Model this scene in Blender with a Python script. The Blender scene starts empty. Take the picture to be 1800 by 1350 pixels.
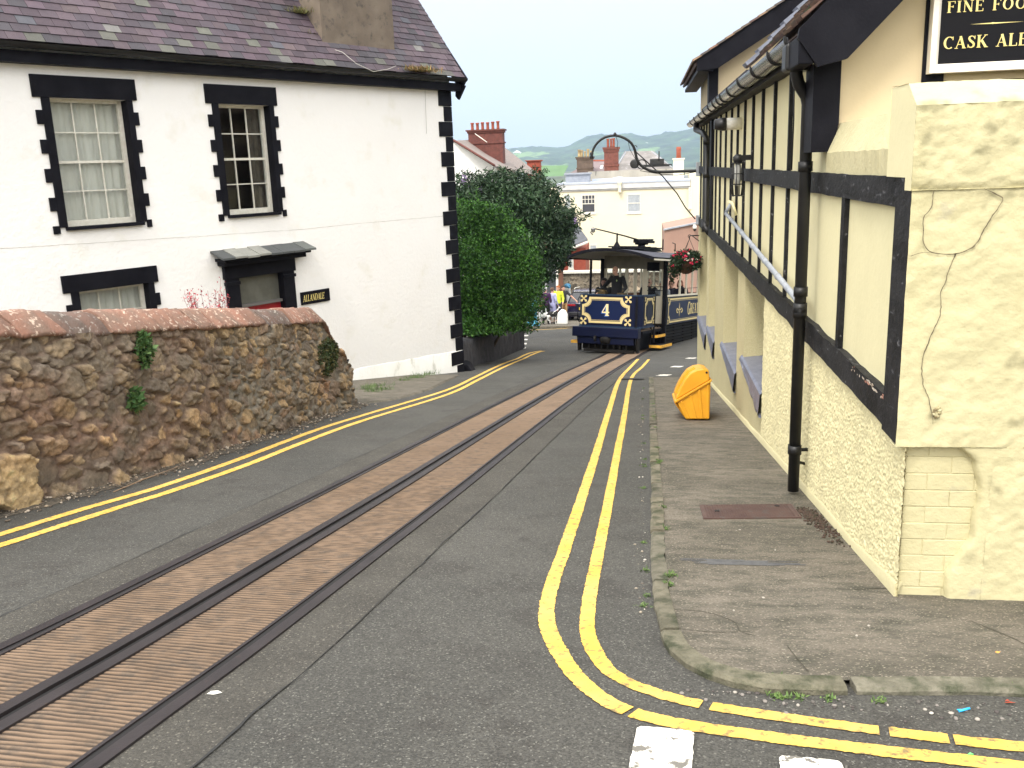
import bpy, bmesh, math, random
import numpy as np
from mathutils import Vector, Matrix, noise as mnoise
random.seed(7); RNG = np.random.default_rng(7)
S = bpy.context.scene
COL = S.collection

# ------------------------------------------------------------------ camera
FPX = 1600.0                                   # focal length in pixels of an 1800 px wide frame
def unit(v):
    v = np.array(v, float); return v/np.linalg.norm(v)
_r = math.atan(.0365)
_nh = np.array([-math.sin(_r), math.cos(_r)])
_up = -unit([-_nh[0]*FPX*FPX/379.7, -_nh[1]*FPX*FPX/379.7, -FPX])
_cr = lambda px, py: unit([px-900, 675-py, -FPX])
_y = _cr(1127, 287); _y = unit(_y-_up*_y.dot(_up)); _x = np.cross(_y, _up)
CM = np.array([_x, _y, _up])                   # camera -> world; the world Y axis runs down the street
cam = bpy.data.cameras.new('camera'); cam_o = bpy.data.objects.new('camera', cam); COL.objects.link(cam_o)
cam.sensor_width = 36; cam.lens = 32.0; cam.clip_start = .05; cam.clip_end = 20000
cam_o.matrix_world = Matrix([list(r)+[0] for r in CM]+[[0, 0, 0, 1]])
S.camera = cam_o
# ------------------------------------------------------------------ light
SUN_EL, SUN_AZ = math.radians(52), math.radians(200)     # azimuth clockwise from +Y
w = bpy.data.worlds.new('World'); S.world = w; w.use_nodes = True
nt = w.node_tree; nt.nodes.clear(); N = nt.nodes.new; L = nt.links.new
sky = N('ShaderNodeTexSky'); sky.sky_type = 'NISHITA'; sky.sun_disc = False
sky.sun_elevation = SUN_EL; sky.sun_rotation = SUN_AZ; sky.air_density = 1.2; sky.dust_density = 4
sc = N('ShaderNodeVectorMath'); sc.operation = 'SCALE'; sc.inputs['Scale'].default_value = .9
L(sky.outputs[0], sc.inputs[0])
tc = N('ShaderNodeTexCoord'); mp = N('ShaderNodeMapping'); mp.inputs['Scale'].default_value = (1, 1, 3.2)
L(tc.outputs['Generated'], mp.inputs[0])
nz = N('ShaderNodeTexNoise'); nz.inputs['Scale'].default_value = 2.2; nz.inputs['Detail'].default_value = 6
L(mp.outputs[0], nz.inputs[0])
rp = N('ShaderNodeValToRGB'); rp.color_ramp.elements[0].position = .3; rp.color_ramp.elements[0].color = (.84, .84, .84, 1)
rp.color_ramp.elements[1].position = .7; rp.color_ramp.elements[1].color = (.95, .95, .95, 1)
L(nz.outputs[0], rp.inputs[0])
sp = N('ShaderNodeSeparateXYZ'); L(tc.outputs['Generated'], sp.inputs[0])
mr = N('ShaderNodeValToRGB')                             # cloud brightness rises away from the horizon
mr.color_ramp.elements[0].position = 0; mr.color_ramp.elements[0].color = (3.7, 4.55, 5.0, 1)
mr.color_ramp.elements[1].position = .9; mr.color_ramp.elements[1].color = (10.5, 10.4, 10.2, 1)
e_ = mr.color_ramp.elements.new(.07); e_.color = (4.2, 4.75, 5.05, 1); e_ = mr.color_ramp.elements.new(.2); e_.color = (5.1, 5.2, 5.3, 1)
L(sp.outputs[2], mr.inputs[0])
# the cloud is brighter round the hidden sun, behind the viewer
dt = N('ShaderNodeVectorMath'); dt.operation = 'DOT_PRODUCT'; L(tc.outputs['Generated'], dt.inputs[0])
dt.inputs[1].default_value = (math.sin(SUN_AZ)*math.cos(SUN_EL), math.cos(SUN_AZ)*math.cos(SUN_EL), math.sin(SUN_EL))
dm = N('ShaderNodeMapRange'); dm.interpolation_type = 'SMOOTHSTEP'; dm.inputs[1].default_value = -.15; dm.inputs[2].default_value = .95; L(dt.outputs['Value'], dm.inputs[0])
gl = N('ShaderNodeMix'); gl.data_type = 'RGBA'; L(dm.outputs[0], gl.inputs[0]); L(mr.outputs[0], gl.inputs[6]); gl.inputs[7].default_value = (15.5, 15.2, 14.7, 1)
mx = N('ShaderNodeMix'); mx.data_type = 'RGBA'
L(rp.outputs[0], mx.inputs[0]); L(sc.outputs[0], mx.inputs[6]); L(gl.outputs[2], mx.inputs[7])
bg = N('ShaderNodeBackground'); bg.inputs[1].default_value = .1; L(mx.outputs[2], bg.inputs[0])
wo = N('ShaderNodeOutputWorld'); L(bg.outputs[0], wo.inputs[0])
sun = bpy.data.lights.new('sun', 'SUN'); sun.energy = 1.3; sun.angle = math.radians(14); sun.color = (1, .96, .9)
sun_o = bpy.data.objects.new('sun', sun); COL.objects.link(sun_o)
_d = Vector((math.sin(SUN_AZ)*math.cos(SUN_EL), math.cos(SUN_AZ)*math.cos(SUN_EL), math.sin(SUN_EL)))
sun_o.rotation_euler = _d.to_track_quat('Z', 'Y').to_euler()
vs = S.view_settings; vs.view_transform = 'Standard'; vs.look = 'None'; vs.gamma = 1; vs.exposure = 1.15
S.render.resolution_x = 1024; S.render.resolution_y = 768
S.cycles.max_bounces = 6; S.cycles.volume_bounces = 1

# ------------------------------------------------------------------ geometry helpers
def ray(px, py): return CM @ _cr(px, py)
def gz(y, x=0):
    if y < 26: return -1.52-.152*y
    if y < 60: return -1.52-.152*26-.11*(y-26)
    return -1.52-.152*26-.11*34
def onx(X, px, py): q = ray(px, py); return q*(X/q[0])
def ony(Y, px, py): q = ray(px, py); return q*(Y/q[1])
def ong(px, py, off=0):
    q = ray(px, py); lo, hi = .3, 300
    for _ in range(50):
        m = (lo+hi)/2; p = q*m
        if p[2] > gz(p[1])+off: lo = m
        else: hi = m
    return q*lo
I4 = lambda *p: p

class MB:
    def __init__(s, T=None): s.v = []; s.f = []; s.c = []; s.T = T or (lambda x, y, z: (x, y, z)); s.sm = []
    def face(s, ids, c=None, sm=False): s.f.append(tuple(ids)); s.c.append(c); s.sm.append(sm)
    def pv(s, p): s.v.append(tuple(s.T(*p))); return len(s.v)-1
    def poly(s, pts, c=None): s.face([s.pv(p) for p in pts], c)
    def box(s, x0, x1, y0, y1, z0, z1, c=None):
        a = [s.pv(p) for p in ((x0,y0,z0),(x1,y0,z0),(x1,y1,z0),(x0,y1,z0),(x0,y0,z1),(x1,y0,z1),(x1,y1,z1),(x0,y1,z1))]
        for q in ((0,3,2,1),(4,5,6,7),(0,1,5,4),(1,2,6,5),(2,3,7,6),(3,0,4,7)): s.face([a[i] for i in q], c)
    def hexa(s, b, t, c=None):            # bottom 4 and top 4 points, counter-clockwise
        a = [s.pv(p) for p in list(b)+list(t)]
        for q in ((3,2,1,0),(4,5,6,7),(0,1,5,4),(1,2,6,5),(2,3,7,6),(3,0,4,7)): s.face([a[i] for i in q], c)
    def prism(s, pts, d, c=None):         # polygon pts swept by vector d
        n = len(pts); a = [s.pv(p) for p in pts]; b = [s.pv((p[0]+d[0], p[1]+d[1], p[2]+d[2])) for p in pts]
        s.face(a[::-1], c); s.face(b, c)
        for i in range(n): j = (i+1) % n; s.face((a[i], a[j], b[j], b[i]), c)
    def tube(s, pts, r, n=8, c=None, cap=True, flat=1.0):
        P = [np.array(s.T(*p), float) for p in pts]; rs = r if hasattr(r, '__len__') else [r]*len(P)
        rings = []; up = np.array([.13, .27, .95])
        for i, p in enumerate(P):
            t = unit(P[min(i+1, len(P)-1)]-P[max(i-1, 0)]); a = np.cross(t, up)
            if np.linalg.norm(a) < .2: a = np.cross(t, [1, .1, 0])
            a = unit(a); b = np.cross(a, t); up = b if i else up; up = np.cross(a, t)
            rg = []
            for k in range(n):
                th = 2*math.pi*k/n; s.v.append(tuple(p+(a*math.cos(th)+b*math.sin(th)*flat)*rs[i])); rg.append(len(s.v)-1)
            rings.append(rg)
        for i in range(len(rings)-1):
            for k in range(n): s.face((rings[i][k], rings[i][(k+1)%n], rings[i+1][(k+1)%n], rings[i+1][k]), c, True)
        if cap: s.face(rings[0][::-1], c); s.face(rings[-1], c)
    def lathe(s, x, y, prof, n=20, c=None):    # prof: (r, z)
        rings = []
        for r, z in prof: rings.append([s.pv((x+r*math.cos(2*math.pi*k/n), y+r*math.sin(2*math.pi*k/n), z)) for k in range(n)])
        for i in range(len(rings)-1):
            for k in range(n): s.face((rings[i][k], rings[i][(k+1)%n], rings[i+1][(k+1)%n], rings[i+1][k]), c, True)
        s.face(rings[0][::-1], c); s.face(rings[-1], c)
    def ell(s, cx, cy, cz, rx, ry, rz, n=12, m=8, c=None):
        rings = []
        for i in range(1, m):
            ph = math.pi*i/m; rings.append([s.pv((cx+rx*math.sin(ph)*math.cos(2*math.pi*k/n), cy+ry*math.sin(ph)*math.sin(2*math.pi*k/n), cz-rz*math.cos(ph))) for k in range(n)])
        b = s.pv((cx, cy, cz-rz)); t = s.pv((cx, cy, cz+rz))
        for k in range(n): s.face((b, rings[0][(k+1)%n], rings[0][k]), c, True); s.face((t, rings[-1][k], rings[-1][(k+1)%n]), c, True)
        for i in range(len(rings)-1):
            for k in range(n): s.face((rings[i][k], rings[i][(k+1)%n], rings[i+1][(k+1)%n], rings[i+1][k]), c, True)
    def grid(s, P, c=None, sm=True):           # P: 2-D list of points; c: function(i,j)
        n, m = len(P), len(P[0]); ids = [[s.pv(p) for p in row] for row in P]
        for i in range(n-1):
            for j in range(m-1): s.face((ids[i][j], ids[i+1][j], ids[i+1][j+1], ids[i][j+1]), c(i, j) if callable(c) else c, sm)
    def build(s, name, mat, parent=None, origin=None, bevel=0, smooth=False, fix=True, label=None, sc=False):
        me = bpy.data.meshes.new(name)
        o = bpy.data.objects.new(name, me); COL.objects.link(o)
        V = np.array(s.v, float).reshape(-1, 3)
        if parent is not None:
            R = ROOT[parent.name]; Mi = np.array(R.inverted())
            V = V @ Mi[:3, :3].T + Mi[:3, 3]; o.parent = parent; ROOT[o.name] = R
        else:
            og = np.array(origin if origin is not None else [(V[:, 0].min()+V[:, 0].max())/2, (V[:, 1].min()+V[:, 1].max())/2, V[:, 2].min()])
            V = V-og; o.location = Vector(og.tolist()); ROOT[o.name] = Matrix.Translation(Vector(og.tolist()))
        me.from_pydata(V.tolist(), [], s.f)
        me.polygons.foreach_set('use_smooth', [True]*len(s.f) if smooth else s.sm)
        if sc:
            acc = np.zeros((len(V), 3)); cnt = np.zeros(len(V))
            for f, c in zip(s.f, s.c):
                for k in f: acc[k] += c if c is not None else (1, 1, 1); cnt[k] += 1
            at = me.color_attributes.new('Col', 'FLOAT_COLOR', 'POINT'); at.data.foreach_set('color', np.c_[acc/np.maximum(cnt, 1)[:, None], np.ones(len(V))].ravel())
        elif any(c is not None for c in s.c) or (mat is not None and mat.name in ATTRM):
            at = me.color_attributes.new('Col', 'FLOAT_COLOR', 'CORNER'); arr = []
            for f, c in zip(s.f, s.c):
                c = c if c is not None else (1, 1, 1); arr += [c[0], c[1], c[2], 1.0]*len(f)
            at.data.foreach_set('color', arr)
        if fix and len(s.f) < 20000:
            bm = bmesh.new(); bm.from_mesh(me); bmesh.ops.recalc_face_normals(bm, faces=bm.faces); bm.to_mesh(me); bm.free()
        me.update()
        if mat: me.materials.append(mat)
        if bevel:
            b = o.modifiers.new('bevel', 'BEVEL'); b.width = bevel; b.segments = 2; b.limit_method = 'ANGLE'; b.angle_limit = math.radians(40)
        if label: o['label'] = label
        return o
ROOT = {}
def tag(o, label, cat, group=None):
    o['label'] = label; o['category'] = cat
    if group: o['group'] = group
    return o
def struct(o, kind='structure'): o['kind'] = kind; return o
def thing(name, label, cat, loc, rz=0, group=None, mat=None):
    o = bpy.data.objects.new(name, None); COL.objects.link(o); o.empty_display_size = .2
    o.location = Vector([float(v) for v in loc]); o.rotation_euler = (0, 0, rz)
    ROOT[o.name] = Matrix.Translation(o.location) @ Matrix.Rotation(rz, 4, 'Z')
    return tag(o, label, cat, group)

# ------------------------------------------------------------------ materials
ATTRM = set()
def mat(name, c1, c2=None, scale=4, rough=.8, bump=0, bscale=60, attr=False, metal=0, c3=None, s3=30, t3=(.55, .7), detail=6, spec=.5, stretch=(1,1,1), coat=0, bdist=.01, voro=0, vscale=100):
    m = bpy.data.materials.new(name); m.use_nodes = True; t = m.node_tree; nd = t.nodes; lk = t.links
    b = nd['Principled BSDF']; b.inputs['Roughness'].default_value = rough; b.inputs['Metallic'].default_value = metal
    b.inputs['Specular IOR Level'].default_value = spec; b.inputs['Coat Weight'].default_value = coat
    tcn = nd.new('ShaderNodeTexCoord'); mpn = nd.new('ShaderNodeMapping'); mpn.inputs['Scale'].default_value = stretch
    lk.new(tcn.outputs['Object'], mpn.inputs[0]); vec = mpn.outputs[0]
    def noise(sc_, det=detail):
        n = nd.new('ShaderNodeTexNoise'); n.inputs['Scale'].default_value = sc_; n.inputs['Detail'].default_value = det
        n.inputs['Roughness'].default_value = .62; lk.new(vec, n.inputs[0]); return n.outputs[0]
    def ramp(src, a, bb, ca=(0,0,0,1), cb=(1,1,1,1)):
        r_ = nd.new('ShaderNodeValToRGB'); r_.color_ramp.elements[0].position = a; r_.color_ramp.elements[1].position = bb
        r_.color_ramp.elements[0].color = ca; r_.color_ramp.elements[1].color = cb; lk.new(src, r_.inputs[0]); return r_.outputs[0]
    def mixc(f, a, bb, blend='MIX'):
        x = nd.new('ShaderNodeMix'); x.data_type = 'RGBA'; x.blend_type = blend
        for k, v in ((0, f), (6, a), (7, bb)):
            if isinstance(v, (tuple, list)): x.inputs[k].default_value = (*v[:3], 1)
            elif isinstance(v, (int, float)): x.inputs[k].default_value = v
            else: lk.new(v, x.inputs[k])
        return x.outputs[2]
    cur = tuple(c1)
    if c2 is not None: cur = mixc(ramp(noise(scale), .35, .65), c1, c2)
    if c3 is not None: cur = mixc(ramp(noise(s3, 8), *t3), cur, c3)
    if voro:
        v = nd.new('ShaderNodeTexVoronoi'); v.inputs['Scale'].default_value = vscale; lk.new(vec, v.inputs['Vector'])
        sx = nd.new('ShaderNodeSeparateColor'); lk.new(v.outputs['Color'], sx.inputs[0])
        cur = mixc(1.0, cur, ramp(sx.outputs[0], .0, 1, (1-voro,)*3+(1,), (1+voro,)*3+(1,)), 'MULTIPLY')
        cur = mixc(ramp(sx.outputs[1], .93, .97), cur, tuple(min(1, k*3.2) for k in c1))
    if attr: ATTRM.add(name)
    if attr:
        a = nd.new('ShaderNodeAttribute'); a.attribute_name = 'Col'
        cur = mixc(1.0, cur, a.outputs['Color'], 'MULTIPLY')
    if isinstance(cur, tuple): b.inputs['Base Color'].default_value = (*cur, 1)
    else: lk.new(cur, b.inputs['Base Color'])
    if bump:
        bn = nd.new('ShaderNodeBump'); bn.inputs['Strength'].default_value = bump; bn.inputs['Distance'].default_value = bdist
        lk.new(noise(bscale, 5), bn.inputs['Height']); lk.new(bn.outputs[0], b.inputs['Normal'])
    return m
def glassmat(name, col=(.02, .025, .03), rough=.05):
    m = mat(name, col, rough=rough, spec=.8); return m

M_ = {}
M_['asphalt'] = mat('asphalt', (.048, .0465, .040), (.068, .065, .056), .7, .85, .8, 170, voro=.45, vscale=150, c3=(.045, .042, .036), s3=3, t3=(.52, .62), bdist=.006)
M_['pave'] = mat('pavement_concrete', (.105, .092, .070), (.185, .160, .125), 1.1, .9, 1, 60, c3=(.055, .054, .037), s3=5, t3=(.42, .72), stretch=(1, 2.0, 2.0), bdist=.014, voro=.28, vscale=130)
M_['kerb'] = mat('kerb_stone', (.26, .24, .18), (.36, .33, .26), 5, .9, .6, 60, c3=(.1, .1, .07), s3=14)
M_['yellow'] = mat('yellow_paint', (.70, .42, .065), (.78, .50, .12), 3, .8, .6, 140, c3=(.22, .16, .07), s3=26, t3=(.53, .66))
M_['whitep'] = mat('white_road_paint', (.82, .78, .70), (.74, .70, .60), 9, .7, .4, 120, c3=(.16, .15, .13), s3=13, t3=(.54, .58))
M_['white'] = mat('white_render', (.91, .90, .88), (.89, .875, .85), .8, .85, .4, 12, c3=(.80, .78, .70), s3=1.7, t3=(.56, .78), bdist=.025)
M_['black'] = mat('black_paint', (.006, .006, .009), (.011, .011, .015), 3, .55, .2, 30, spec=.08)
M_['blackw'] = mat('weathered_black_paint', (.009, .009, .010), (.026, .026, .028), 7, .6, .6, 40, spec=.15, c3=(.16, .16, .17), s3=22, t3=(.62, .72), stretch=(1, .4, 1))
M_['cream'] = mat('smooth_cream_render', (.72, .665, .41), (.67, .615, .375), 1.4, .8, .25, 25, c3=(.55, .51, .36), s3=3, t3=(.66, .82), bdist=.01)
M_['creamold'] = mat('worn_cream_render', (.55, .50, .30), (.49, .445, .26), 1.7, .85, .5, 22, c3=(.34, .31, .24), s3=4.5, t3=(.62, .80), bdist=.015, attr=True)
M_['peach'] = mat('peach_render', (.58, .48, .31), (.54, .445, .29), 1.2, .85, .15, 30)
M_['wood_w'] = mat('white_window_paint', (.74, .72, .64), (.62, .59, .50), 12, .6, .3, 60)
M_['brick'] = mat('red_brick', (.26, .05, .028), (.33, .075, .042), 5, .85, .4, 40)
M_['pot'] = mat('clay_pot', (.26, .055, .03), (.32, .09, .05), 6, .8)
M_['stone_chim'] = mat('chimney_render', (.125, .098, .075), (.18, .145, .11), 2, .95, .6, 30, c3=(.07, .06, .05), s3=6)
M_['slate'] = mat('purple_slate', (1, 1, 1), (.8, .8, .82), 9, .7, .4, 60, attr=True)
M_['tile'] = mat('clay_tile', (1, 1, 1), (.75, .75, .75), 9, .8, .4, 60, attr=True)
M_['steel'] = mat('worn_steel', (.11, .085, .085), (.15, .12, .12), 9, .42, .2, 80, metal=.5)
M_['dark'] = mat('matt_black', (.012, .011, .011), rough=.9)  # plain dark colour for gaps, holes and small dark parts
M_['iron'] = mat('black_iron', (.007, .007, .008), (.014, .014, .014), 8, .45, spec=.4)
M_['gutter'] = mat('glossy_black_gutter', (.03, .03, .035), (.06, .06, .065), 6, .22, .1, 20)
M_['lead'] = mat('lead_flashing', (.22, .24, .27), (.35, .37, .40), 6, .5, .2, 30)
M_['glass'] = glassmat('window_glass')
M_['net'] = mat('net_curtain', (.78, .73, .65), (.86, .81, .73), 3, .9, .3, 12, stretch=(4, 4, .6))
M_['leaf'] = mat('leaf', (1, 1, 1), rough=.6, attr=True, spec=.25)
M_['bark'] = mat('bark', (.08, .06, .04), (.12, .09, .06), 12, .9, .6, 30)
M_['soil'] = mat('soil', (.08, .065, .045), (.12, .1, .07), 5, .95, .8, 40)
M_['moss'] = mat('moss', (1, 1, 1), rough=.9, attr=True)

def resample(pts, step):
    P = np.array(pts, float); d = np.r_[0, np.cumsum(np.linalg.norm(np.diff(P, axis=0), axis=1))]
    # Catmull-Rom through the points
    out = []
    n = len(P)
    for i in range(n-1):
        p0 = P[max(i-1, 0)]; p1 = P[i]; p2 = P[i+1]; p3 = P[min(i+2, n-1)]; k = max(2, int((d[i+1]-d[i])/step))
        for t in np.linspace(0, 1, k, endpoint=False):
            out.append(.5*((2*p1)+(-p0+p2)*t+(2*p0-5*p1+4*p2-p3)*t*t+(-p0+3*p1-3*p2+p3)*t**3))
    out.append(P[-1]); return np.array(out)
def normals2(P):
    t = np.gradient(P[:, :2], axis=0); t /= np.linalg.norm(t, axis=1)[:, None]+1e-9
    return np.c_[t[:, 1], -t[:, 0]]
def fb(x, y, z=0, o=4): return mnoise.fractal(Vector((x, y, z)), 1.0, 2.0, o)

# ------------------------------------------------------------------ ground, road, track
m = MB()
ys = list(np.linspace(-40, 60, 41))+[90, 150, 300, 700, 1500, 3000, 5700]; xs = [-5200, -1500, -500, -150, -60, -30, -15, -5, 0, 5, 15, 30, 60, 150, 500, 1500, 5200]
def tz(x, y):
    z = gz(max(y, -40))-.05
    if y > 60: z -= min((y-60)*.06, 7)
    return z
m.grid([[(x, y, tz(x, y)) for x in xs] for y in ys])
struct(m.build('ground', mat('ground', (.05, .08, .03), (.09, .10, .05), .01, .95), origin=(0, 0, 0)))
m = MB(); ys = [-12, -6, 0, 3, 6, 9, 12, 13.2, 16, 20.4, 21, 26, 30, 30.5, 35, 40, 45, 50, 60]
xl = lambda y: -4.98 if y < 6.5 else (-4.7 if y < 20.6 else (-4.6 if y < 30.2 else -16))
m.grid([[(xl(y)+(16-xl(y))*t, y, gz(y)) for t in np.linspace(0, 1, 9)] for y in ys])
struct(m.build('road', M_['asphalt'], origin=(0, 0, -1.5)))
# right pavement: a raised slab round the corner of the pub
kerbp = [(12, 3.36), (3, 3.34), (1.44, 3.32), (1.19, 3.31), (.8, 3.27), (.47, 3.25), (.26, 3.36), (.12, 3.6), (.07, 4.0), (.05, 4.9), (.07, 6.5), (.08, 8.9), (.11, 13), (.15, 18.6)]
kp = resample(kerbp, .12); nk = normals2(kp)         # normals point left of travel (into the road)?
KH = .032
inn = kp[:, :2]+nk*.085
m = MB()
# strip triangulation keeps the slab even
strip = [(p, (1.7 if p[1] > 4.4 else max(p[0], 1.4), max(p[1], 4.6) if p[1] < 4.6 else p[1])) for p in inn]
P = []
for a, b in strip:
    P.append([(a[0]+(b[0]-a[0])*t, a[1]+(b[1]-a[1])*t, gz(a[1]+(b[1]-a[1])*t)+KH-.008) for t in np.linspace(0, 1, 8)])
m.grid(P); struct(m.build('pavement', M_['pave'], origin=(0, 0, -2)))
# kerb stones
m = MB(); k = 0; tot = len(kp)
ko, ki = (kp[:, :2], inn)
i = 0
while i < tot-2:
    ln = random.choice([6, 7, 8, 9]); j = min(i+ln, tot-1); dz = random.uniform(-.006, .008); dx = random.uniform(-.006, .006)
    sh = random.uniform(.75, 1.15); cc = (sh, sh*random.uniform(.95, 1.02), sh*random.uniform(.85, 1))
    rows = []
    for q in range(i, j+1):
        t = .12 if q == i else (-.12 if q == j else 0)
        qq = q
        a = ko[qq]*(1-abs(t))+ko[qq+(1 if t > 0 else (-1 if t < 0 else 0))]*abs(t); b = ki[qq]*(1-abs(t))+ki[qq+(1 if t > 0 else (-1 if t < 0 else 0))]*abs(t)
        a = a+(a-b)*(dx*8+.10*fb(a[0]*9, a[1]*9, 3)); b = b+(b-a)*.12*fb(a[0]*7, a[1]*7, 9); zz = gz(a[1])+.006*fb(a[0]*11, a[1]*11, 5)
        rows.append([(a[0], a[1], zz-.05), (a[0], a[1], zz+KH-.012+dz), (a[0]+(b[0]-a[0])*.15, a[1]+(b[1]-a[1])*.15, zz+KH+dz), (b[0], b[1], zz+KH+dz), (b[0], b[1], zz-.02)])
    m.grid(rows, cc, sm=False)
    m.poly([rows[0][n] for n in range(5)], cc); m.poly([rows[-1][n] for n in range(5)], cc)
    i = j
M_['kerba'] = mat('kerb_granite', (.10, .092, .066), (.20, .18, .14), 9, .9, 1, 45, attr=True, c3=(.05, .055, .03), s3=7, t3=(.48, .62), bdist=.015)
struct(m.build('kerb', M_['kerba'], origin=(0, 0, -2)))

# tramway in the road
TC = [(-3.0, -6), (-2.72, -2), (-2.53, .5), (-2.36, 2.66), (-2.28, 3.5), (-2.18, 5), (-2.05, 7.05), (-1.89, 10.1), (-1.66, 14.1), (-1.32, 19.1), (-.97, 23.3), (-.66, 26.4), (-.1, 29.3), (.9, 32.5), (2.4, 36)]
tp = resample(TC, .2); tn = normals2(tp)              # tn points to the right (+x)
arc = np.r_[0, np.cumsum(np.linalg.norm(np.diff(tp, axis=0), axis=1))]
def at_s(s, off):
    x = np.interp(s, arc, tp[:, 0]); y = np.interp(s, arc, tp[:, 1]); nx = np.interp(s, arc, tn[:, 0]); ny = np.interp(s, arc, tn[:, 1])
    return x+nx*off, y+ny*off
def ribbon(o0, o1, h, s0=0, s1=None, step=.2, mb=None, thick=0, c=None):
    mb = mb or MB(); s1 = s1 or arc[-1]; rows = []
    for s in np.arange(s0, s1, step):
        a = at_s(s, o0); b = at_s(s, o1); za, zb = gz(a[1])+h, gz(b[1])+h
        rows.append([(a[0], a[1], za-thick), (a[0], a[1], za), (b[0], b[1], zb), (b[0], b[1], zb-thick)] if thick else [(a[0], a[1], za), (b[0], b[1], zb)])
    mb.grid(rows, c, sm=False); return mb
m = MB()
for o0, o1 in ((-.50, -.085), (.085, .50)):
    rows = []; s = arc[0]; gc = []; cols_ = []
    while s < arc[-1]:
        yy = np.interp(s, arc, tp[:, 1]); st = .0052 if 1.8 < yy < 7.5 else (.0095 if 1.5 < yy < 13 else .1)
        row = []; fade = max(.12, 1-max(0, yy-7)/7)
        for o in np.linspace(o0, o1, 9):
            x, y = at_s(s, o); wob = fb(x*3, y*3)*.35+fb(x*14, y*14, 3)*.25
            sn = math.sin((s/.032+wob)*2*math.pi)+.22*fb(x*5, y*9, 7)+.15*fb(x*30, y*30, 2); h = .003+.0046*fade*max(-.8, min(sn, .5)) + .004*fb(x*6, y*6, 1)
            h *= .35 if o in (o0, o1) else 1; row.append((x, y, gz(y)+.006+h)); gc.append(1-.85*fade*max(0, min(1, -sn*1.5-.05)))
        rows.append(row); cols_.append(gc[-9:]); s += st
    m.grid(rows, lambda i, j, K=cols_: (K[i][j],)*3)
track = thing('tram_track', 'grooved steel tram rails and cable slot set in ribbed brown concrete down the road', 'tram track', (-2.3, 3, gz(3)))
M_['sett'] = mat('ribbed_concrete', (.18, .118, .072), (.225, .152, .098), 1.3, .92, .6, 120, c3=(.12, .088, .062), s3=11, t3=(.50, .68), bdist=.005, attr=True)
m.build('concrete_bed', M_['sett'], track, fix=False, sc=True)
M_['steelwide'] = mat('slot_steel', (.020, .016, .017), (.034, .027, .028), 3, .55, .15, 90, metal=.2, c3=(.06, .04, .032), s3=16, t3=(.62, .75))
for a, b in ((-.085, -.023), (.023, .085)): ribbon(a, b, .018, thick=.06).build('slot_rail', M_['steelwide'], track)
ribbon(-.0235, .0235, .002).build('slot_gap', M_['dark'], track)
for sgn in (-1, 1):
    r = ribbon(*sorted((sgn*.545, sgn*.605)), .014, thick=.05).build('rail', M_['steelwide'], track)
    ribbon(*sorted((sgn*.51, sgn*.545)), .0065).build('groove', M_['dark'], r)
    ribbon(*sorted((sgn*.495, sgn*.512)), .014, thick=.04).build('guard_lip', M_['steelwide'], r)
M_['seal'] = mat('tar_seal', (.016, .016, .016), (.03, .03, .029), 9, .9)
M_['patch'] = mat('track_side_asphalt', (.049, .045, .037), (.069, .064, .053), 2, .9, .8, 150, voro=.35, vscale=140)
for o0, o1 in ((-.90, -.606), (.606, .90)): struct(ribbon(o0, o1, .004).build('track_margin', M_['patch'], origin=(0, 0, -2)))
for sgn in (-1, 1):
    mb = MB(); rows = []
    for s in np.arange(0, arc[-1], .05):
        wd = .0015+.006*max(0, fb(s*1.2, sgn*9)+.15+.4*fb(s*9, 3)); off = sgn*.90+.02*fb(s*.9, sgn*4)+.006*fb(s*8, sgn)
        a = at_s(s, off-wd); b = at_s(s, off+wd); rows.append([(a[0], a[1], gz(a[1])+.008), (b[0], b[1], gz(b[1])+.008)])
    mb.grid(rows); struct(mb.build('road_seam', M_['seal'], origin=(0, 0, -2)))
# yellow lines
def paint_line(pts, wd, name, gaps=(), h=.0045, matn='yellow'):
    P = resample(pts, .011); n = normals2(P); mb = MB(); rows = []
    for i, (p, q) in enumerate(zip(P, n)):
        if any(abs(p[0]-g[0])+abs(p[1]-g[1]) < g[2] for g in gaps):
            if len(rows) > 1: mb.grid(rows, sm=False)
            rows = []; continue
        a = wd/2*(.97+.08*fb(p[0]*16, p[1]*16, 2)+.10*fb(p[0]*2, p[1]*2, 5)+.14*fb(p[0]*70, p[1]*70, 2)); b = wd/2*(.97+.08*fb(p[0]*16, p[1]*16, 8)+.10*fb(p[0]*2, p[1]*2, 9)+.14*fb(p[0]*70, p[1]*70, 12))
        A = p[:2]-q*a; B = p[:2]+q*b; mid = p[:2]
        rows.append([(A[0], A[1], gz(A[1])+h), (mid[0], mid[1], gz(mid[1])+h), (B[0], B[1], gz(B[1])+h)])
    if len(rows) > 1: mb.grid(rows, sm=False)
    return struct(mb.build(name, M_[matn], origin=(0, 0, -2)))
YA = [(-4.9, 1), (-4.6, 3.5), (-4.37, 5.25), (-4.27, 6.06), (-4.13, 6.95), (-4.07, 8.32), (-4.06, 10.5), (-3.93, 12.2), (-3.57, 15.9), (-3.60, 18.98), (-3.68, 22.5), (-3.66, 25), (-3.5, 27.6), (-3.18, 28.5)]
YB = [(-4.7, 1), (-4.4, 3.4), (-4.16, 5.0), (-4.03, 6.06), (-3.91, 7.0), (-3.84, 8.2), (-3.83, 9.6), (-3.75, 11.55), (-3.37, 15.2), (-3.40, 18.4), (-3.46, 22.2), (-3.42, 26.0), (-3.25, 27.9), (-3.08, 28.4)]
paint_line(YA, .095, 'yellow_line'); paint_line(YB, .095, 'yellow_line')
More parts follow.
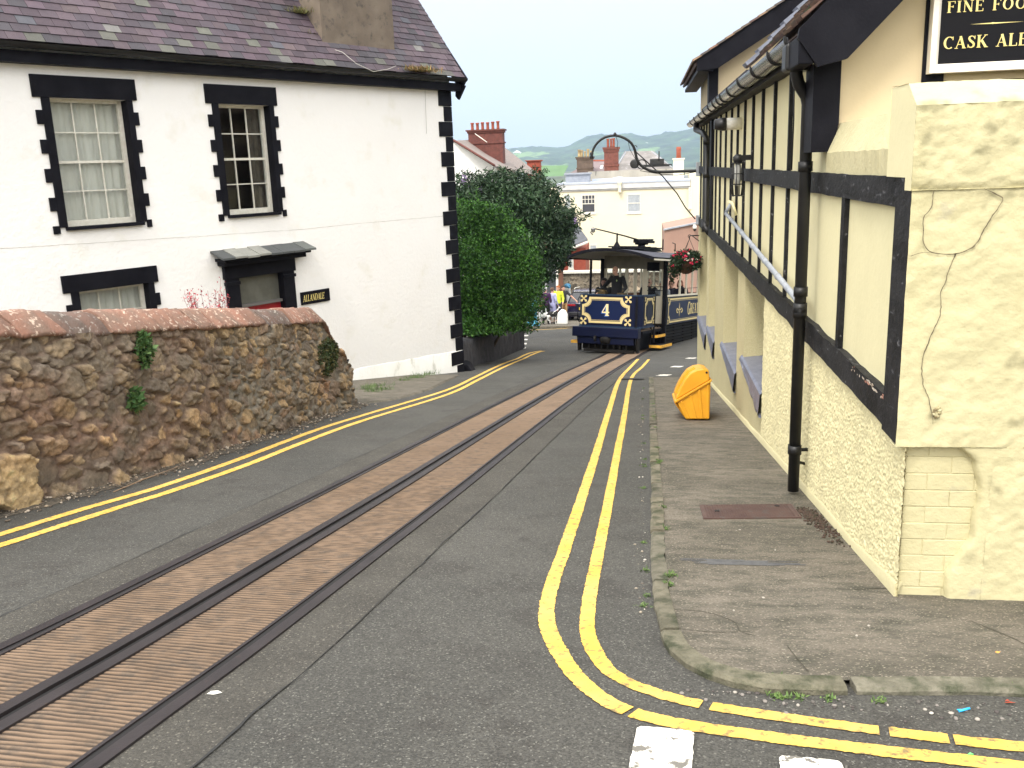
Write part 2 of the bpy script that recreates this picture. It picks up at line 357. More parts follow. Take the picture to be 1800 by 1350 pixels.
YO = [(-.10, 25.4), (-.25, 22.5), (-.45, 18.2), (-.47, 13), (-.465, 8.83), (-.475, 5.62), (-.485, 4.6), (-.47, 4.1), (-.41, 3.75), (-.28, 3.36), (-.15, 3.13), (.0, 3.0), (.34, 2.9), (1.22, 2.76), (2.4, 2.62), (5, 2.4)]
YI = [(.20, 25.2), (.02, 22.2), (-.21, 18.6), (-.24, 11.6), (-.26, 6.3), (-.27, 4.74), (-.265, 4.1), (-.24, 3.75), (-.16, 3.45), (-.09, 3.33), (.0, 3.24), (.21, 3.12), (.64, 3.01), (1.01, 2.94), (1.3, 2.90), (2.4, 2.8), (5, 2.6)]
paint_line(YO, .082, 'yellow_line', gaps=[(-.045, 3.02, .009), (.10, 2.965, .006), (.75, 2.83, .004), (1.27, 2.755, .008)])
paint_line(YI, .075, 'yellow_line', gaps=[(-.03, 3.27, .004), (.235, 3.11, .018), (.84, 2.97, .012), (1.05, 2.93, .004)])
mb = MB()
def blob_poly(cx, cy, wx, wy, rot, seed, h=.0085, n=60):
    pts = []
    for k in range(n):
        a = 2*math.pi*k/n; c_, s_ = math.cos(a), math.sin(a); q = 1/max(abs(c_), abs(s_)); q = min(q, 1.32)
        x = c_*q*wx/2*(1+.05*fb(k*.5, seed)); y = s_*q*wy/2*(1+.05*fb(k*.5, seed+4))
        X = cx+x*math.cos(rot)-y*math.sin(rot); Yy = cy+x*math.sin(rot)+y*math.cos(rot); pts.append((X, Yy, gz(Yy)+h))
    return pts
for k, (x, y) in enumerate([(.065, 2.72), (.53, 2.56), (1.0, 2.42)]): mb.poly(blob_poly(x, y, .20, .36, -.09, k*7))
for a, b in (((1215, 630), 0), ((1190, 645), 1), ((1167, 660), 2)):
    p = ong(*a); mb.poly(blob_poly(p[0], p[1], .26, .45, -.3, b+20))
for y in (29.6, 31.3, 33.2, 35.2): p = ong(929 if y > 31 else 925, 600); mb.poly(blob_poly(-4.0-.11*(y-29.6), y, .35, .6, .1, y))
struct(mb.build('give_way_marking', M_['whitep'], origin=(0, 0, -2)))
paint_line([(-12, 38.3), (-7, 38.2), (-4.6, 38.6), (-2, 40.5), (0, 44), (1, 48)], .13, 'yellow_line')
# dark tarred patches
mb = MB()
for px, py, wx, wy in ((1112, 667, .45, .35),):
    p = ong(px, py); mb.poly(blob_poly(p[0], p[1], wx, wy, -.1, px, h=.017))
struct(mb.build('road_patch', M_['seal'], origin=(0, 0, -2)))
# ------------------------------------------------------------------ the pub (half-timbered, right)
PX = 1.27
pub = thing('pub', 'cream half-timbered public house with black beams and rough cast base along the pavement', 'pub', (PX, 4.42, gz(4.42)))
def slab_with_holes(T, u0, u1, v0, v1, holes, depth, bot=None):
    # front face in the u-v plane with openings and their reveals; T(u, v, d), d = depth behind the face
    mb = MB(T); us = sorted({u0, u1, *[h[0] for h in holes], *[h[1] for h in holes]}); vs_ = sorted({v0, v1, *[h[2] for h in holes], *[h[3] for h in holes]})
    for i in range(len(us)-1):
        for j in range(len(vs_)-1):
            cu, cv = (us[i]+us[i+1])/2, (vs_[j]+vs_[j+1])/2
            if any(h[0] < cu < h[1] and h[2] < cv < h[3] for h in holes): continue
            mb.poly([(us[i], vs_[j], 0), (us[i+1], vs_[j], 0), (us[i+1], vs_[j+1], 0), (us[i], vs_[j+1], 0)])
    for h in holes:
        for (a, b) in (((h[0], h[2]), (h[1], h[2])), ((h[1], h[2]), (h[1], h[3])), ((h[1], h[3]), (h[0], h[3])), ((h[0], h[3]), (h[0], h[2]))):
            mb.poly([(a[0], a[1], 0), (b[0], b[1], 0), (b[0], b[1], depth), (a[0], a[1], depth)])
    return mb
def roughcast():
    m = mat('roughcast', (.74, .675, .41), (.69, .63, .38), 1.5, .95, c3=(.55, .49, .33), s3=2.3, t3=(.66, .85))
    t = m.node_tree; nd = t.nodes; lk = t.links
    c = nd.new('ShaderNodeTexCoord'); v = nd.new('ShaderNodeTexVoronoi'); v.inputs['Scale'].default_value = 125; lk.new(c.outputs['Object'], v.inputs['Vector'])
    n = nd.new('ShaderNodeTexNoise'); n.inputs['Scale'].default_value = 120; n.inputs['Detail'].default_value = 3; lk.new(c.outputs['Object'], n.inputs[0])
    a = nd.new('ShaderNodeMath'); a.operation = 'SUBTRACT'; lk.new(n.outputs[0], a.inputs[0]); lk.new(v.outputs['Distance'], a.inputs[1])
    b = nd.new('ShaderNodeBump'); b.inputs['Strength'].default_value = 1; b.inputs['Distance'].default_value = .011; lk.new(a.outputs[0], b.inputs['Height'])
    lk.new(b.outputs[0], nd['Principled BSDF'].inputs['Normal'])
    r_ = nd.new('ShaderNodeValToRGB'); r_.color_ramp.elements[0].position = -0.0; r_.color_ramp.elements[1].position = .25; r_.color_ramp.elements[0].color = (.84, .82, .76, 1); lk.new(a.outputs[0], r_.inputs[0])  # pits darkened in the colour, standing in for their cavity shade
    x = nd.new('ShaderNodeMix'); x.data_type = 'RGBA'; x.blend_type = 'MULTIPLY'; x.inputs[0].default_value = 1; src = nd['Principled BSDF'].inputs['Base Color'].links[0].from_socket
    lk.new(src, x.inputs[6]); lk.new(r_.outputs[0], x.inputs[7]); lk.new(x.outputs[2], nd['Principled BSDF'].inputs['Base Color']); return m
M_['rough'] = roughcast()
M_['roughs'] = mat('roughcast_far', (.72, .65, .40), (.66, .60, .37), 1.5, .95, .9, 26, bdist=.02)
YN, YF = 4.42, 21.0
ops = [(9.7, 11.5, -2.42, -1.36), (12.35, 14.4, -2.80, -1.36), (16.1, 17.6, -3.1, -1.36), (18.2, 20.4, -3.35, -1.36)]
side = lambda u, v, d: (PX+d, u, v)
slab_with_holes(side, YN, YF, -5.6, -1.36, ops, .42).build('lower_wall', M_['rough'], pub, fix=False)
mb = MB(); mb.box(PX-.03, PX+.02, YN+.02, 18.6, 0, 1)      # base skirting follows the fall of the pavement
mb = MB(); rows = []
for y in np.linspace(YN+.01, 18.6, 60): 
    z = gz(y)+KH; hh = .06+.03*fb(y, 3); rows.append([(PX-.016, y, z-.05), (PX-.016, y, z+hh*.8), (PX-.002, y, z+hh), (PX+.02, y, z+hh)])
mb.grid(rows); mb.poly(rows[0]); mb.build('skirting', M_['creamold'], pub)
# window behind each opening
for (a, b, c, d) in ops:
    f = MB(); f.box(PX+.36, PX+.40, a+.002, b-.002, c+.10, d-.002)
    fo = f.build('window_pane', M_['glass'], pub)
    g = MB()
    for y in np.linspace(a+.04, b-.04, 4): g.box(PX+.33, PX+.37, y-.03, y+.03, c+.08, d-.01)
    g.box(PX+.33, PX+.372, a, b, c+.03, c+.10); g.build('window_frame', M_['wood_w'], fo)
# sloping painted sills
M_['sill'] = mat('painted_sill_sky_sheen', (.10, .11, .15), (.17, .18, .24), 5, .42, .7, 18, spec=1)  # glossy black paint; the pale blue base colour holds the sky's reflection
for (a, b, c, d), seed in zip(ops, (1, 2, 3, 4)):
    rows = []; n = 40
    for k in range(n+1):
        y = a-.06+(b-a+.20)*k/n; t = k/n
        jag = (.05*fb(y*4.5, seed)+.06*(abs(fb(y*2.0, seed+5)))) if seed < 2 else .02*fb(y*3, seed)
        drop = c-.05-.38*(1-t)*(.55 if seed < 3 else .6)+jag
        inside = a < y < b
        x_in = PX+.34 if inside else PX-.004
        zin = c+.035 if inside else c-.01
        rows.append([(x_in, y, zin), (PX-.004, y, c+.005), (PX-.028, y, c-.02), (PX-.040+jag*.15, y, (c-.05+drop)/2), (PX-.048, y, drop+.01), (PX-.036, y, drop-.022), (PX-.002, y, drop-.03)])
    g = MB(); g.grid(rows, sm=False); g.build('window_sill', M_['sill'], pub, fix=False)
# panels between the beams
m = MB(); m.box(PX+.010, PX+.25, YN+.03, 6.7, -1.36, -.12); m.box(PX+.010, PX+.25, 6.7, YF, -1.36, .80); m.build('upper_wall', M_['cream'], pub)
def wob_beam(mb, x0, x1, y0, y1, z0, z1, amp=.006, n=70, seed=0):
    rows = []
    for y in np.linspace(y0, y1, n):
        a = amp*fb(y*2.3, seed)*2; b = amp*fb(y*2.7, seed+3)*2
        rows.append([(x1, y, z0+a), (x0, y, z0+a), (x0, y, z1+b), (x1, y, z1+b)])
    mb.grid(rows, sm=False); mb.poly(rows[0]); mb.poly(rows[-1])
m = MB(); wob_beam(m, PX-.035, PX+.05, YN, YF, -1.365, -1.20, .008, 140, 1); m.build('timber_rail', M_['blackw'], pub)
m = MB(); wob_beam(m, PX-.030, PX+.05, YN, YF, -.255, -.11, .004, 140, 4); m.build('timber_rail', M_['blackw'], pub)
studs = [8.35, 9.3, 10.2, 11.05, 11.9, 12.75, 13.6, 14.5, 15.45, 16.3, 17.95, 18.75, 19.5, 20.3]
def stud(y, z0, z1, w_=.026, x=.02, name='timber_stud', m_='blackw'):
    m = MB(); rows = []
    for z in np.linspace(z0, z1, 12):
        o = .004*fb(z*3, y); rows.append([(PX+.02, y-w_+o, z), (PX-x, y-w_+o, z), (PX-x, y+w_+o, z), (PX+.02, y+w_+o, z)])
    m.grid(rows, sm=False); m.build(name, M_[m_], pub)
for y in studs:
    stud(y, -1.20, -.255); stud(y, -.11, .74)
stud(17.1, -1.20, -.255, .12, .04, 'timber_post', 'black'); stud(17.1, -.11, .74, .17, .045, 'timber_post', 'black')
stud(6.02, -1.20, -.255, .045, .022)
stud(YN+.137, -1.365, -.11, .13, .056, 'corner_post'); 
# fascia, gutter with clips
m = MB(); wob_beam(m, PX-.12, PX+.06, 6.7, YF, .70, .84, .003, 60, 8); m.build('fascia', M_['blackw'], pub)
GXX, GZ0 = 1.07, .80
m = MB(); rows = []
for y in np.linspace(6.78, YF, 40):
    rows.append([(GXX+.085*math.cos(a), y, GZ0+.085*math.sin(a)) for a in np.linspace(math.pi, 2*math.pi, 9)]+[(GXX+.078*math.cos(a), y, GZ0+.078*math.sin(a)) for a in np.linspace(2*math.pi, math.pi, 9)])
m.grid(rows); m.poly(rows[0]); gut = m.build('gutter', M_['gutter'], pub, smooth=False)
for y in (6.85, 7.75, 8.9, 10.1, 11.3, 12.3, 12.9, 13.6, 14.5, 15.6, 16.8, 18.2, 19.6):
    m = MB(); rows = [[(GXX+r*math.cos(a), y+dy, GZ0+r*math.sin(a)) for a in np.linspace(math.pi-.15, 2*math.pi+.15, 11)] for dy, r in ((-.025, .084), (-.025, .097), (.025, .097), (.025, .084))]
    m.grid(rows); m.build('gutter_clip', M_['iron'], gut)
# downpipes
def pipe(pts, r, collars, name, m_='iron', label=None):
    m = MB(); m.tube(pts, r, 14); p = m.build(name, M_[m_], pub, label=label)
    for c in collars:
        m = MB(); a = np.array(c[0]); b = np.array(c[1]); m.tube([a, b], r*1.2, 14); m.build('pipe_collar', M_[m_], p)
    return p
DX, DY = 1.165, 6.93
zb = gz(DY)+KH
dp = pipe([(GXX, 6.86, .72), (GXX, 6.86, .56), (1.09, 6.88, .50), (1.15, 6.92, .42), (DX, DY, .36), (DX, DY, zb+.02)], .043,
     [((DX, DY, z), (DX, DY, z+.07)) for z in (-.10, -1.0, -1.16, -1.62+.5, zb+.32)], 'downpipe')
m = MB(); m.tube([(DX, DY, zb+.35), (PX, DY+.02, zb+.35)], .014); m.tube([(DX, DY, zb+.26), (PX, DY+.12, zb+.20)], .012); m.build('pipe_bracket', M_['iron'], dp)
m = MB(); m.box(GXX-.09, GXX+.09, 6.76, 6.96, .58, .76); m.build('rainwater_head', M_['iron'], dp, bevel=.02)
D2 = 17.75
pipe([(GXX, 18.9, .72), (GXX, 18.9, .60), (1.16, 18.2, .52), (1.20, D2, .40), (1.20, D2, -1.10), (1.19, D2-.05, -1.22), (1.26, D2-.15, -1.32)], .055,
     [((1.20, D2, z), (1.20, D2, z+.10)) for z in (.30, -.30)]+[((1.19, D2-.06, -1.30), (1.19, D2-.02, -1.12))], 'downpipe')
# slanting waste pipe with clips, running down to the downpipe
pa, pb = np.array([1.19, 13.4, -.74]), np.array([1.19, 7.0, -1.08])
wp = pipe([pa+np.array([.07, .0, .14]), pa+np.array([0, .0, .02]), pa, pb, pb+np.array([0, -.05, -.16])], .026, [(pa+(pb-pa)*t, pa+(pb-pa)*(t+.006)) for t in (.12, .32, .5, .66, .8, .97)], 'waste_pipe', 'lead')
pipe([(1.25, 12.6, -.72), (1.20, 12.6, -.56), (1.20, 13.2, -.56), (1.26, 13.2, -.56)], .02, [], 'overflow_pipe', 'cream')
# flue pipe sticking out of the wall
p = onx(1.27, 1303, 217)
m = MB(); m.tube([(1.28, p[1], p[2]), (1.08, p[1], p[2])], .075, 16); fl = m.build('flue_pipe', M_['wood_w'], pub)
m = MB(); m.tube([(1.08, p[1], p[2]), (1.02, p[1], p[2]), (.93, p[1], p[2])], [.082, .082, .06], 16); m.build('flue_cap', M_['iron'], fl)
# caged bulkhead lamp
ly, lz = 11.2, -.30
m = MB()
for a in np.linspace(0, 2*math.pi, 11)[:-1]: m.tube([(1.12+.06*math.cos(a), ly+.06*math.sin(a), -.03), (1.12+.07*math.cos(a), ly+.07*math.sin(a), -.3), (1.12+.055*math.cos(a), ly+.055*math.sin(a), -.42)], .005, 5)
for z in (-.04, -.16, -.28, -.41): m.tube([(1.12+.067*math.cos(a), ly+.067*math.sin(a), z) for a in np.linspace(0, 2*math.pi, 17)], .006, 5)
cg = m.build('lamp_cage', M_['iron'], pub)
m = MB(); m.lathe(1.12, ly, [(.05, -.04), (.06, 0), (.06, .03), (.03, .06)], 14); m.box(1.12, 1.26, ly-.05, ly+.05, -.01, .05); m.build('lamp_bracket', M_['iron'], cg)
m = MB(); m.lathe(1.12, ly, [(.02, -.30), (.04, -.22), (.04, -.10), (.03, -.045)], 14); m.build('lamp_glass', mat('frosted_glass', (.45, .45, .42), rough=.3), cg)
# thin cables on the wall
m = MB(); m.tube([(1.25, 16.9, -.26), (1.245, 16.95, -.55), (1.25, 16.85, -.8), (1.25, 16.9, -1.2)], .008, 5); m.build('wall_cable', M_['iron'], pub); m = MB(); m.tube([(1.23, 8.0, .68), (1.235, 7.98, .3), (1.235, 8.0, -.1)], .007, 5)
m.build('wall_cable', M_['iron'], pub)
m = MB()
for _ in range(26):
    y = random.uniform(4.62, 5.5); z = -1.205+random.uniform(-.035, .003)+.0; a = random.uniform(.006, .035)*(1.2 if y < 5.1 else .5); b = random.uniform(.003, .010); m.poly([(PX-.0375, y-a, z), (PX-.0375, y-a*.3, z-b), (PX-.0375, y+a*.8, z-b*.4), (PX-.0375, y+a, z+b*.5), (PX-.0375, y-a*.1, z+b)], random.choice([(1, 1, 1), (.8, .45, .4), (.9, .85, .8)]))
m.build('peeled_paint', mat('bare_wood_and_undercoat', (.62, .56, .46), (.4, .33, .26), 30, .9, attr=True), pub, fix=False)
# --- low front block at the street corner
fx = lambda u, v, d: (u, YN+d, v)
m = MB(); m.box(PX+.012, 4.5, YN+.05, YN+.4, -1.37, -.16); m.box(PX+.02, 4.5, YN+.051, YN+.4, gz(4.4)-.1, -1.37)
m.build('front_wall', M_['creamold'], pub)
def rough_plane(mb, P00, U, V, Nn, nu, nv, amp, seed, fr=5, edge=None, colf=None):
    P00, U, V, Nn = map(lambda q: np.array(q, float), (P00, U, V, Nn)); lu, lv = np.linalg.norm(U), np.linalg.norm(V); rows = []
    for i in range(nu+1):
        row = []
        for j in range(nv+1):
            p = P00+U*i/nu+V*j/nv; a, b = i/nu*lu, j/nv*lv
            h = amp*(fb(a*fr, b*fr, seed)+.4*fb(a*fr*4, b*fr*4, seed+2))
            if edge: h += edge(a, b)
            row.append(tuple(p+Nn*h))
        rows.append(row)
    mb.grid(rows, (lambda i, j: colf(rows[i][j])) if colf else None)
STAINS = [(1795, 640, .10, .035), (1790, 745, .09, .03), (1752, 858, .035, .05), (1700, 930, .04, .07), (1690, 985, .03, .05), (1640, 735, .035, .05), (1640, 187, .10, .045), (1770, 180, .10, .03), (1735, 226, .05, .03), (1780, 245, .03, .03), (1625, 250, .03, .03), (1735, 268, .06, .05), (1660, 335, .12, .02), (1740, 338, .06, .02), (1770, 345, .12, .02), (1800, 300, .04, .04), (1622, 280, .03, .04)]
STP = [(*onb2, a, b) for (px, py, a, b) in STAINS for onb2 in [tuple(ony(4.41, px, py)[[0, 2]])]]
def stain(p):
    s_ = 0
    for (sx, sz, a, b) in STP: s_ = max(s_, math.exp(-((p[0]-sx)/a)**2-((p[2]-sz)/b)**2))
    n_ = .8*fb(p[0]*18, p[2]*18, 3)+.6*fb(p[0]*45, p[2]*45, 6); k = max(0, min(1, (s_*1.2+n_*1.1-.62)*2.2))
    dr = max(0, min(1, (fb(p[0]*3, p[2]*1.2, 8)-.12)*1.5))
    return (1-.40*k-.06*dr, 1-.40*k-.07*dr, 1-.42*k-.14*dr)
# proud plaster of the front: upper slab over the whole width, lower plaster right of the brick pier
m = MB(); rough_plane(m, (PX-.058, YN-.006, -1.375), (3.2, 0, 0), (0, 0, 1.215), (0, -1, 0), 260, 100, .009, 3, colf=stain); 
rough_plane(m, (PX-.058, YN+.10, -1.375), (3.2, 0, 0), (0, -.106, 0), (0, 0, -1), 60, 2, .006, 4); m.build('plaster', M_['creamold'], pub, fix=False, sc=True)
m = MB(); rough_plane(m, (1.66, YN-.002, gz(4.4)+KH-.03), (2.9, 0, 0), (0, 0, .835), (0, -1, 0), 220, 66, .010, 9, colf=stain); 0
rows = []
for i in range(31):
    z = gz(4.4)+KH-.03+i*.82/30; edge_x = float(np.interp(i, [0, 5, 8, 12, 22, 27, 30], [1.50, 1.50, 1.53, 1.60, 1.62, 1.58, 1.50]))+.010*fb(i*.5, 5)
    rows.append([(edge_x-.004, YN+.055, z), (edge_x+.006, YN+.012, z)]+[(edge_x+.02+(1.665-edge_x-.02)*t, YN+.002-.004*t+.006*fb(z*9, t*3), z) for t in (0, .33, .66, 1)])
m.grid(rows, lambda i, j, R=rows: stain(R[i][j])); m.build('plaster', M_['creamold'], pub, fix=False, sc=True, label='lower stained plaster beside exposed painted bricks')
# painted brick pier
m = MB(); z = gz(4.4)+KH-.06; k = 0
while z < -1.40:
    x = PX+.004; off = .11 if k % 2 else .22
    while x < 1.62:
        x2 = min(x+off, 1.64); o = random.uniform(0, .005); m.box(x+.0015, x2-.0015, YN+.045+o, YN+.09, z+.0015, z+.0845); x = x2; off = .22
    z += .086; k += 1
m.build('brick_pier', M_['creamold'], pub, bevel=.004)
# heavy top course and coping of the front block
zc0, zc1, zc2 = -.165, .205, .31
m = MB()
rough_plane(m, (PX-.065, YN-.014, zc0), (3.2, 0, 0), (0, -.006, zc1-zc0), (0, -1, 0), 260, 40, .010, 12, 6, lambda a, b: -.010*max(0, 1-b/.03), stain)
rough_plane(m, (PX-.065, YN-.020, zc1), (3.2, 0, 0), (0, .15, zc2-zc1), (0, -.5, .8), 200, 14, .007, 14, colf=stain)
rough_plane(m, (PX-.065, YN+.13, zc2), (3.2, 0, 0), (0, .29, .004), (0, 0, 1), 60, 8, .004, 15)
rough_plane(m, (PX-.065, YN+.0-.014, zc0), (3.2, 0, 0), (0, .10, -.002), (0, 0, -1), 40, 2, .003, 15)
m.build('parapet', M_['creamold'], pub, fix=False, sc=True)
m = MB(); m.poly([(PX-.065, YN-.014, zc0), (PX-.065, YN-.018, zc1), (PX-.062, YN+.13, zc2), (PX-.062, YN+.42, zc2), (PX-.065, YN+.42, -.108), (PX-.065, YN+.09, -.108), (PX-.065, YN+.09, zc0)]); m.poly([(PX-.065, YN+.42, -.108), (PX+.5, YN+.42, -.108), (PX+.5, YN+.42, zc2), (PX-.065, YN+.42, zc2)]); m.poly([(PX-.065, YN+.09, -.108), (PX-.065, YN+.42, -.108), (PX+.1, YN+.42, -.108), (PX+.1, YN+.09, -.108)])
m.build('parapet_end', M_['cream'], pub)
# sloping coping along the street side
m = MB(); n = 40; rows = []
for y in np.linspace(YN+.42, 6.62, n):
    w0 = .008*fb(y*5, 2); rows.append([(PX-.02, y, -.112), (PX-.022+w0, y, .025+w0), (PX+.06, y, .215), (PX+.6, y, .22)])
m.grid(rows, sm=False); m.build('coping', M_['creamold'], pub, fix=False)
# gable wall set back behind the block
GY = 6.62
m = MB()
gp = [(PX+.02, GY, .0), (5.5, GY, .0), (5.5, GY, 4.2), (4.6, GY, 4.3), (PX-.02, GY, .64)]
m.prism(gp, (0, .12, 0)); m.build('gable_wall', M_['peach'], pub)
m = MB(); m.prism([(1.14, GY-.03, .03), (PX+.0, GY-.03, .03), (PX+.045, GY-.03, .21), (PX+.045, GY-.03, .70), (1.14, GY-.03, .60)], (0, .3, 0)); m.build('gable_post', M_['black'], pub)
m = MB(); m.box(1.83, 1.965, GY-.02, GY+.01, .22, 2.0); m.build('gable_post', M_['black'], pub)
pub_roof_T = None
# near gable roof: 46 degree slope with tiles, black barge board
sl = math.tan(math.radians(46))
m = MB(); n = 26; tl = .16
def tilecol():
    return random.choice([(.20, .11, .08), (.26, .15, .10), (.15, .09, .08), (.30, .20, .13), (.12, .10, .09), (.17, .13, .10)])
for k in range(n):
    x0 = 1.02+k*tl*.72; z0 = .84+(x0-1.02)*sl
    y = 6.36
    while y < 9.45:
        c = tilecol(); c = (.07, .10, .04) if random.random() < .08 else tuple(v*.6 for v in c); o = random.uniform(-.006, .008)
        x1 = x0+tl*.72*1.15; z1 = z0+tl*.72*1.15*sl
        m.prism([(x0, y+.004, z0+.012+o), (x1, y+.004, z1-.012+o), (x1-.02, y+.004, z1-.002+o-.012), (x0-.014, y+.004, z0+.030+o)], (0, .20-.008, 0), c); y += .20
    c = (.22, .24, .30); m.prism([(x0, 9.45, z0+.03), (x0+tl*.8, 9.45, z0+tl*.8*sl-.005), (x0+tl*.8-.03, 9.45, z0+tl*.8*sl+.03), (x0-.03, 9.45, z0+.065)], (0, .25, 0), c)
m.prism([(1.04, 6.38, .80), (5.5, 6.38, .80+4.46*sl), (5.5, 6.38, .78+4.46*sl), (1.06, 6.38, .78)], (0, 3.2, 0), (.1, .07, .06))
m.build('tiled_roof', M_['tile'], pub, fix=False)
m = MB(); t_ = .21
for y0 in (6.34,):
    m.prism([(.99, y0, .74), (1.12, y0, .56), (1.30, y0, .60), (5.0, y0, .60+3.7*sl), (5.0, y0, .90+3.7*sl), (1.00, y0, .80)], (0, .05, 0))
m.build('barge_board', M_['black'], pub)
m = MB(); m.prism([(1.02, 6.39, .77), (1.16, 6.39, .60), (5.0, 6.39, .62+3.84*sl), (5.0, 6.39, .76+3.9*sl)], (0, .24, 0)); m.build('soffit', M_['black'], pub)
m = MB(); m.box(1.0, 1.10, 6.36, 6.78, .58, .76); m.build('eaves_bracket', M_['black'], pub, bevel=.01)
# low roof between, and the far gable
m = MB(); m.prism([(1.03, 9.7, .86), (5.5, 9.7, 1.15), (5.5, 9.7, 1.10), (1.05, 9.7, .80)], (0, 6.9, 0), (.10, .10, .12)); m.build('low_roof', M_['slate'], pub)
FY = 16.6; s2 = math.tan(math.radians(31))
m = MB(); m.prism([(1.27, FY, .8), (5.5, FY, .8), (5.5, FY, 3.9), (1.27, FY, 1.66)], (0, 4.2, 0)); m.build('far_gable_wall', M_['peach'], pub)
m = MB(); m.box(1.14, 1.30, FY-.04, FY+.25, .74, 1.66); m.build('far_gable_post', M_['black'], pub)
m = MB(); m.prism([(.93, FY-.32, 1.46), (1.28, FY-.32, 1.50), (5.5, FY-.32, 1.50+4.22*s2), (5.5, FY-.32, 1.86+4.22*s2), (.93, FY-.32, 1.66)], (0, .06, 0)); m.build('barge_board', M_['black'], pub)
m = MB()
for k in range(34):
    x0 = .86+k*.13; z0 = 1.66+(x0-.93)*s2
    y = FY-.36
    while y < 21.2: m.prism([(x0, y, z0), (x0+.15, y, z0+.15*s2-.01), (x0+.13, y, z0+.15*s2+.012), (x0-.01, y, z0+.03)], (0, .292, 0), tilecol()); y += .30
m.prism([(.9, FY-.26, 1.60), (5.5, FY-.26, 1.60+4.6*s2), (5.5, FY-.26, 1.56+4.6*s2), (.92, FY-.26, 1.56)], (0, 4.8, 0), (.08, .05, .05))
m.build('tiled_roof', M_['tile'], pub, fix=False)
m = MB(); m.box(.95, 1.2, FY-.3, 21.1, 1.46, 1.52); m.build('soffit', M_['black'], pub)
m = MB(); m.box(PX+.25, 5.5, YF-.25, YF, -5.6, .9); m.box(5.3, 5.5, 6.7, YF, -5, 3); m.build('rear_wall', M_['cream'], pub)
# plaster cracks (open, dark) on the front
def crack(pts, w_, Y=None):
    P = [ony(YN-.012, *p) for p in pts]; mb = MB(); Q = resample([(p[0], p[2], 0) for p in P], .012); rows = []; n2 = normals2(Q)
    for i, (q, nn) in enumerate(zip(Q, n2)):
        ww = w_*(.45+.8*abs(fb(q[0]*30, q[1]*30)))*min(1, (len(Q)-i)/8+.2); j = .004*fb(q[0]*40, q[1]*40, 5)
        rows.append([(q[0]-nn[0]*ww+j, YN-.0155, q[1]-nn[1]*ww), (q[0]+nn[0]*ww+j, YN-.0155, q[1]+nn[1]*ww)])
    mb.grid(rows, sm=False); mb.build('plaster_crack', M_['crack'], pub)
M_['crack'] = mat('open_crack', (.07, .055, .035), (.20, .17, .10), 20, .95)
crack([(1641, 335), (1636, 365), (1623, 383), (1622, 410), (1625, 432), (1640, 444), (1680, 446), (1712, 432), (1728, 406), (1745, 378), (1762, 352), (1752, 342), (1728, 331)], .0036)
crack([(1680, 446), (1668, 474), (1660, 500), (1654, 512), (1652, 555), (1636, 590), (1621, 636), (1622, 675), (1632, 700), (1640, 745)], .0032)
crack([(1601, 450), (1620, 444), (1640, 444)], .0016)
# flaked hole
m = MB(); pc = ony(YN-.015, 1645, 728)
for k in range(14): a = random.uniform(0, 6.28); r = random.uniform(0, .04); m.ell(pc[0]+r*math.cos(a)*.5, YN-.008, pc[2]+r*math.sin(a)*1.3, .012, .007, .009, 5, 4, random.choice([(.35, .3, .26), (.7, .66, .6), (1, 1, 1)]))
m.build('crumbled_render', M_['creamold'], pub)
# --- hanging sign board
sg = thing('pub_sign', 'black sign board with gold serif lettering in a white moulded frame on the peach gable', 'sign', (1.86, GY-.06, .50))
sx0, sz0 = ony(GY-.09, 1641, 121)[[0, 2]]; sx1, sz1 = sx0+1.55, sz0+.95; SYB = GY-.055
m = MB(); m.box(sx0+.03, sx1-.03, SYB-.02, SYB+.02, sz0+.03, sz1-.03); m.build('board', mat('sign_black', (.006, .006, .008), rough=.6, spec=.15), sg)
m = MB()
def frame_run(m, a, b, inn_, d):   # moulded bar from a to b
    m.tube([a, b], .030, 10)
W_ = .028
for a, b in (((sx0, sz0), (sx1, sz0)), ((sx0, sz1), (sx1, sz1)), ((sx0, sz0), (sx0, sz1)), ((sx1, sz0), (sx1, sz1))):
    if a[1] == b[1]: m.prism([(a[0], SYB-.05, a[1]-W_), (a[0], SYB-.05, a[1]+W_*.2), (a[0], SYB-.02, a[1]+W_), (a[0], SYB+.03, a[1]+W_), (a[0], SYB+.03, a[1]-W_)] if a[1] == sz0 else [(a[0], SYB+.03, a[1]-W_), (a[0], SYB-.02, a[1]-W_), (a[0], SYB-.05, a[1]-W_*.2), (a[0], SYB-.05, a[1]+W_), (a[0], SYB+.03, a[1]+W_)], (b[0]-a[0], 0, 0))
    else: q = 1 if a[0] == sx0 else -1; m.prism([(a[0]-q*W_, SYB-.049, a[1]-W_), (a[0]+q*W_*.2, SYB-.049, a[1]-W_), (a[0]+q*W_, SYB-.019, a[1]-W_), (a[0]+q*W_, SYB+.029, a[1]-W_), (a[0]-q*W_, SYB+.029, a[1]-W_)], (0, 0, b[1]-a[1]+2*W_))
m.build('frame', mat('sign_frame_white', (.82, .76, .66), rough=.5), sg)
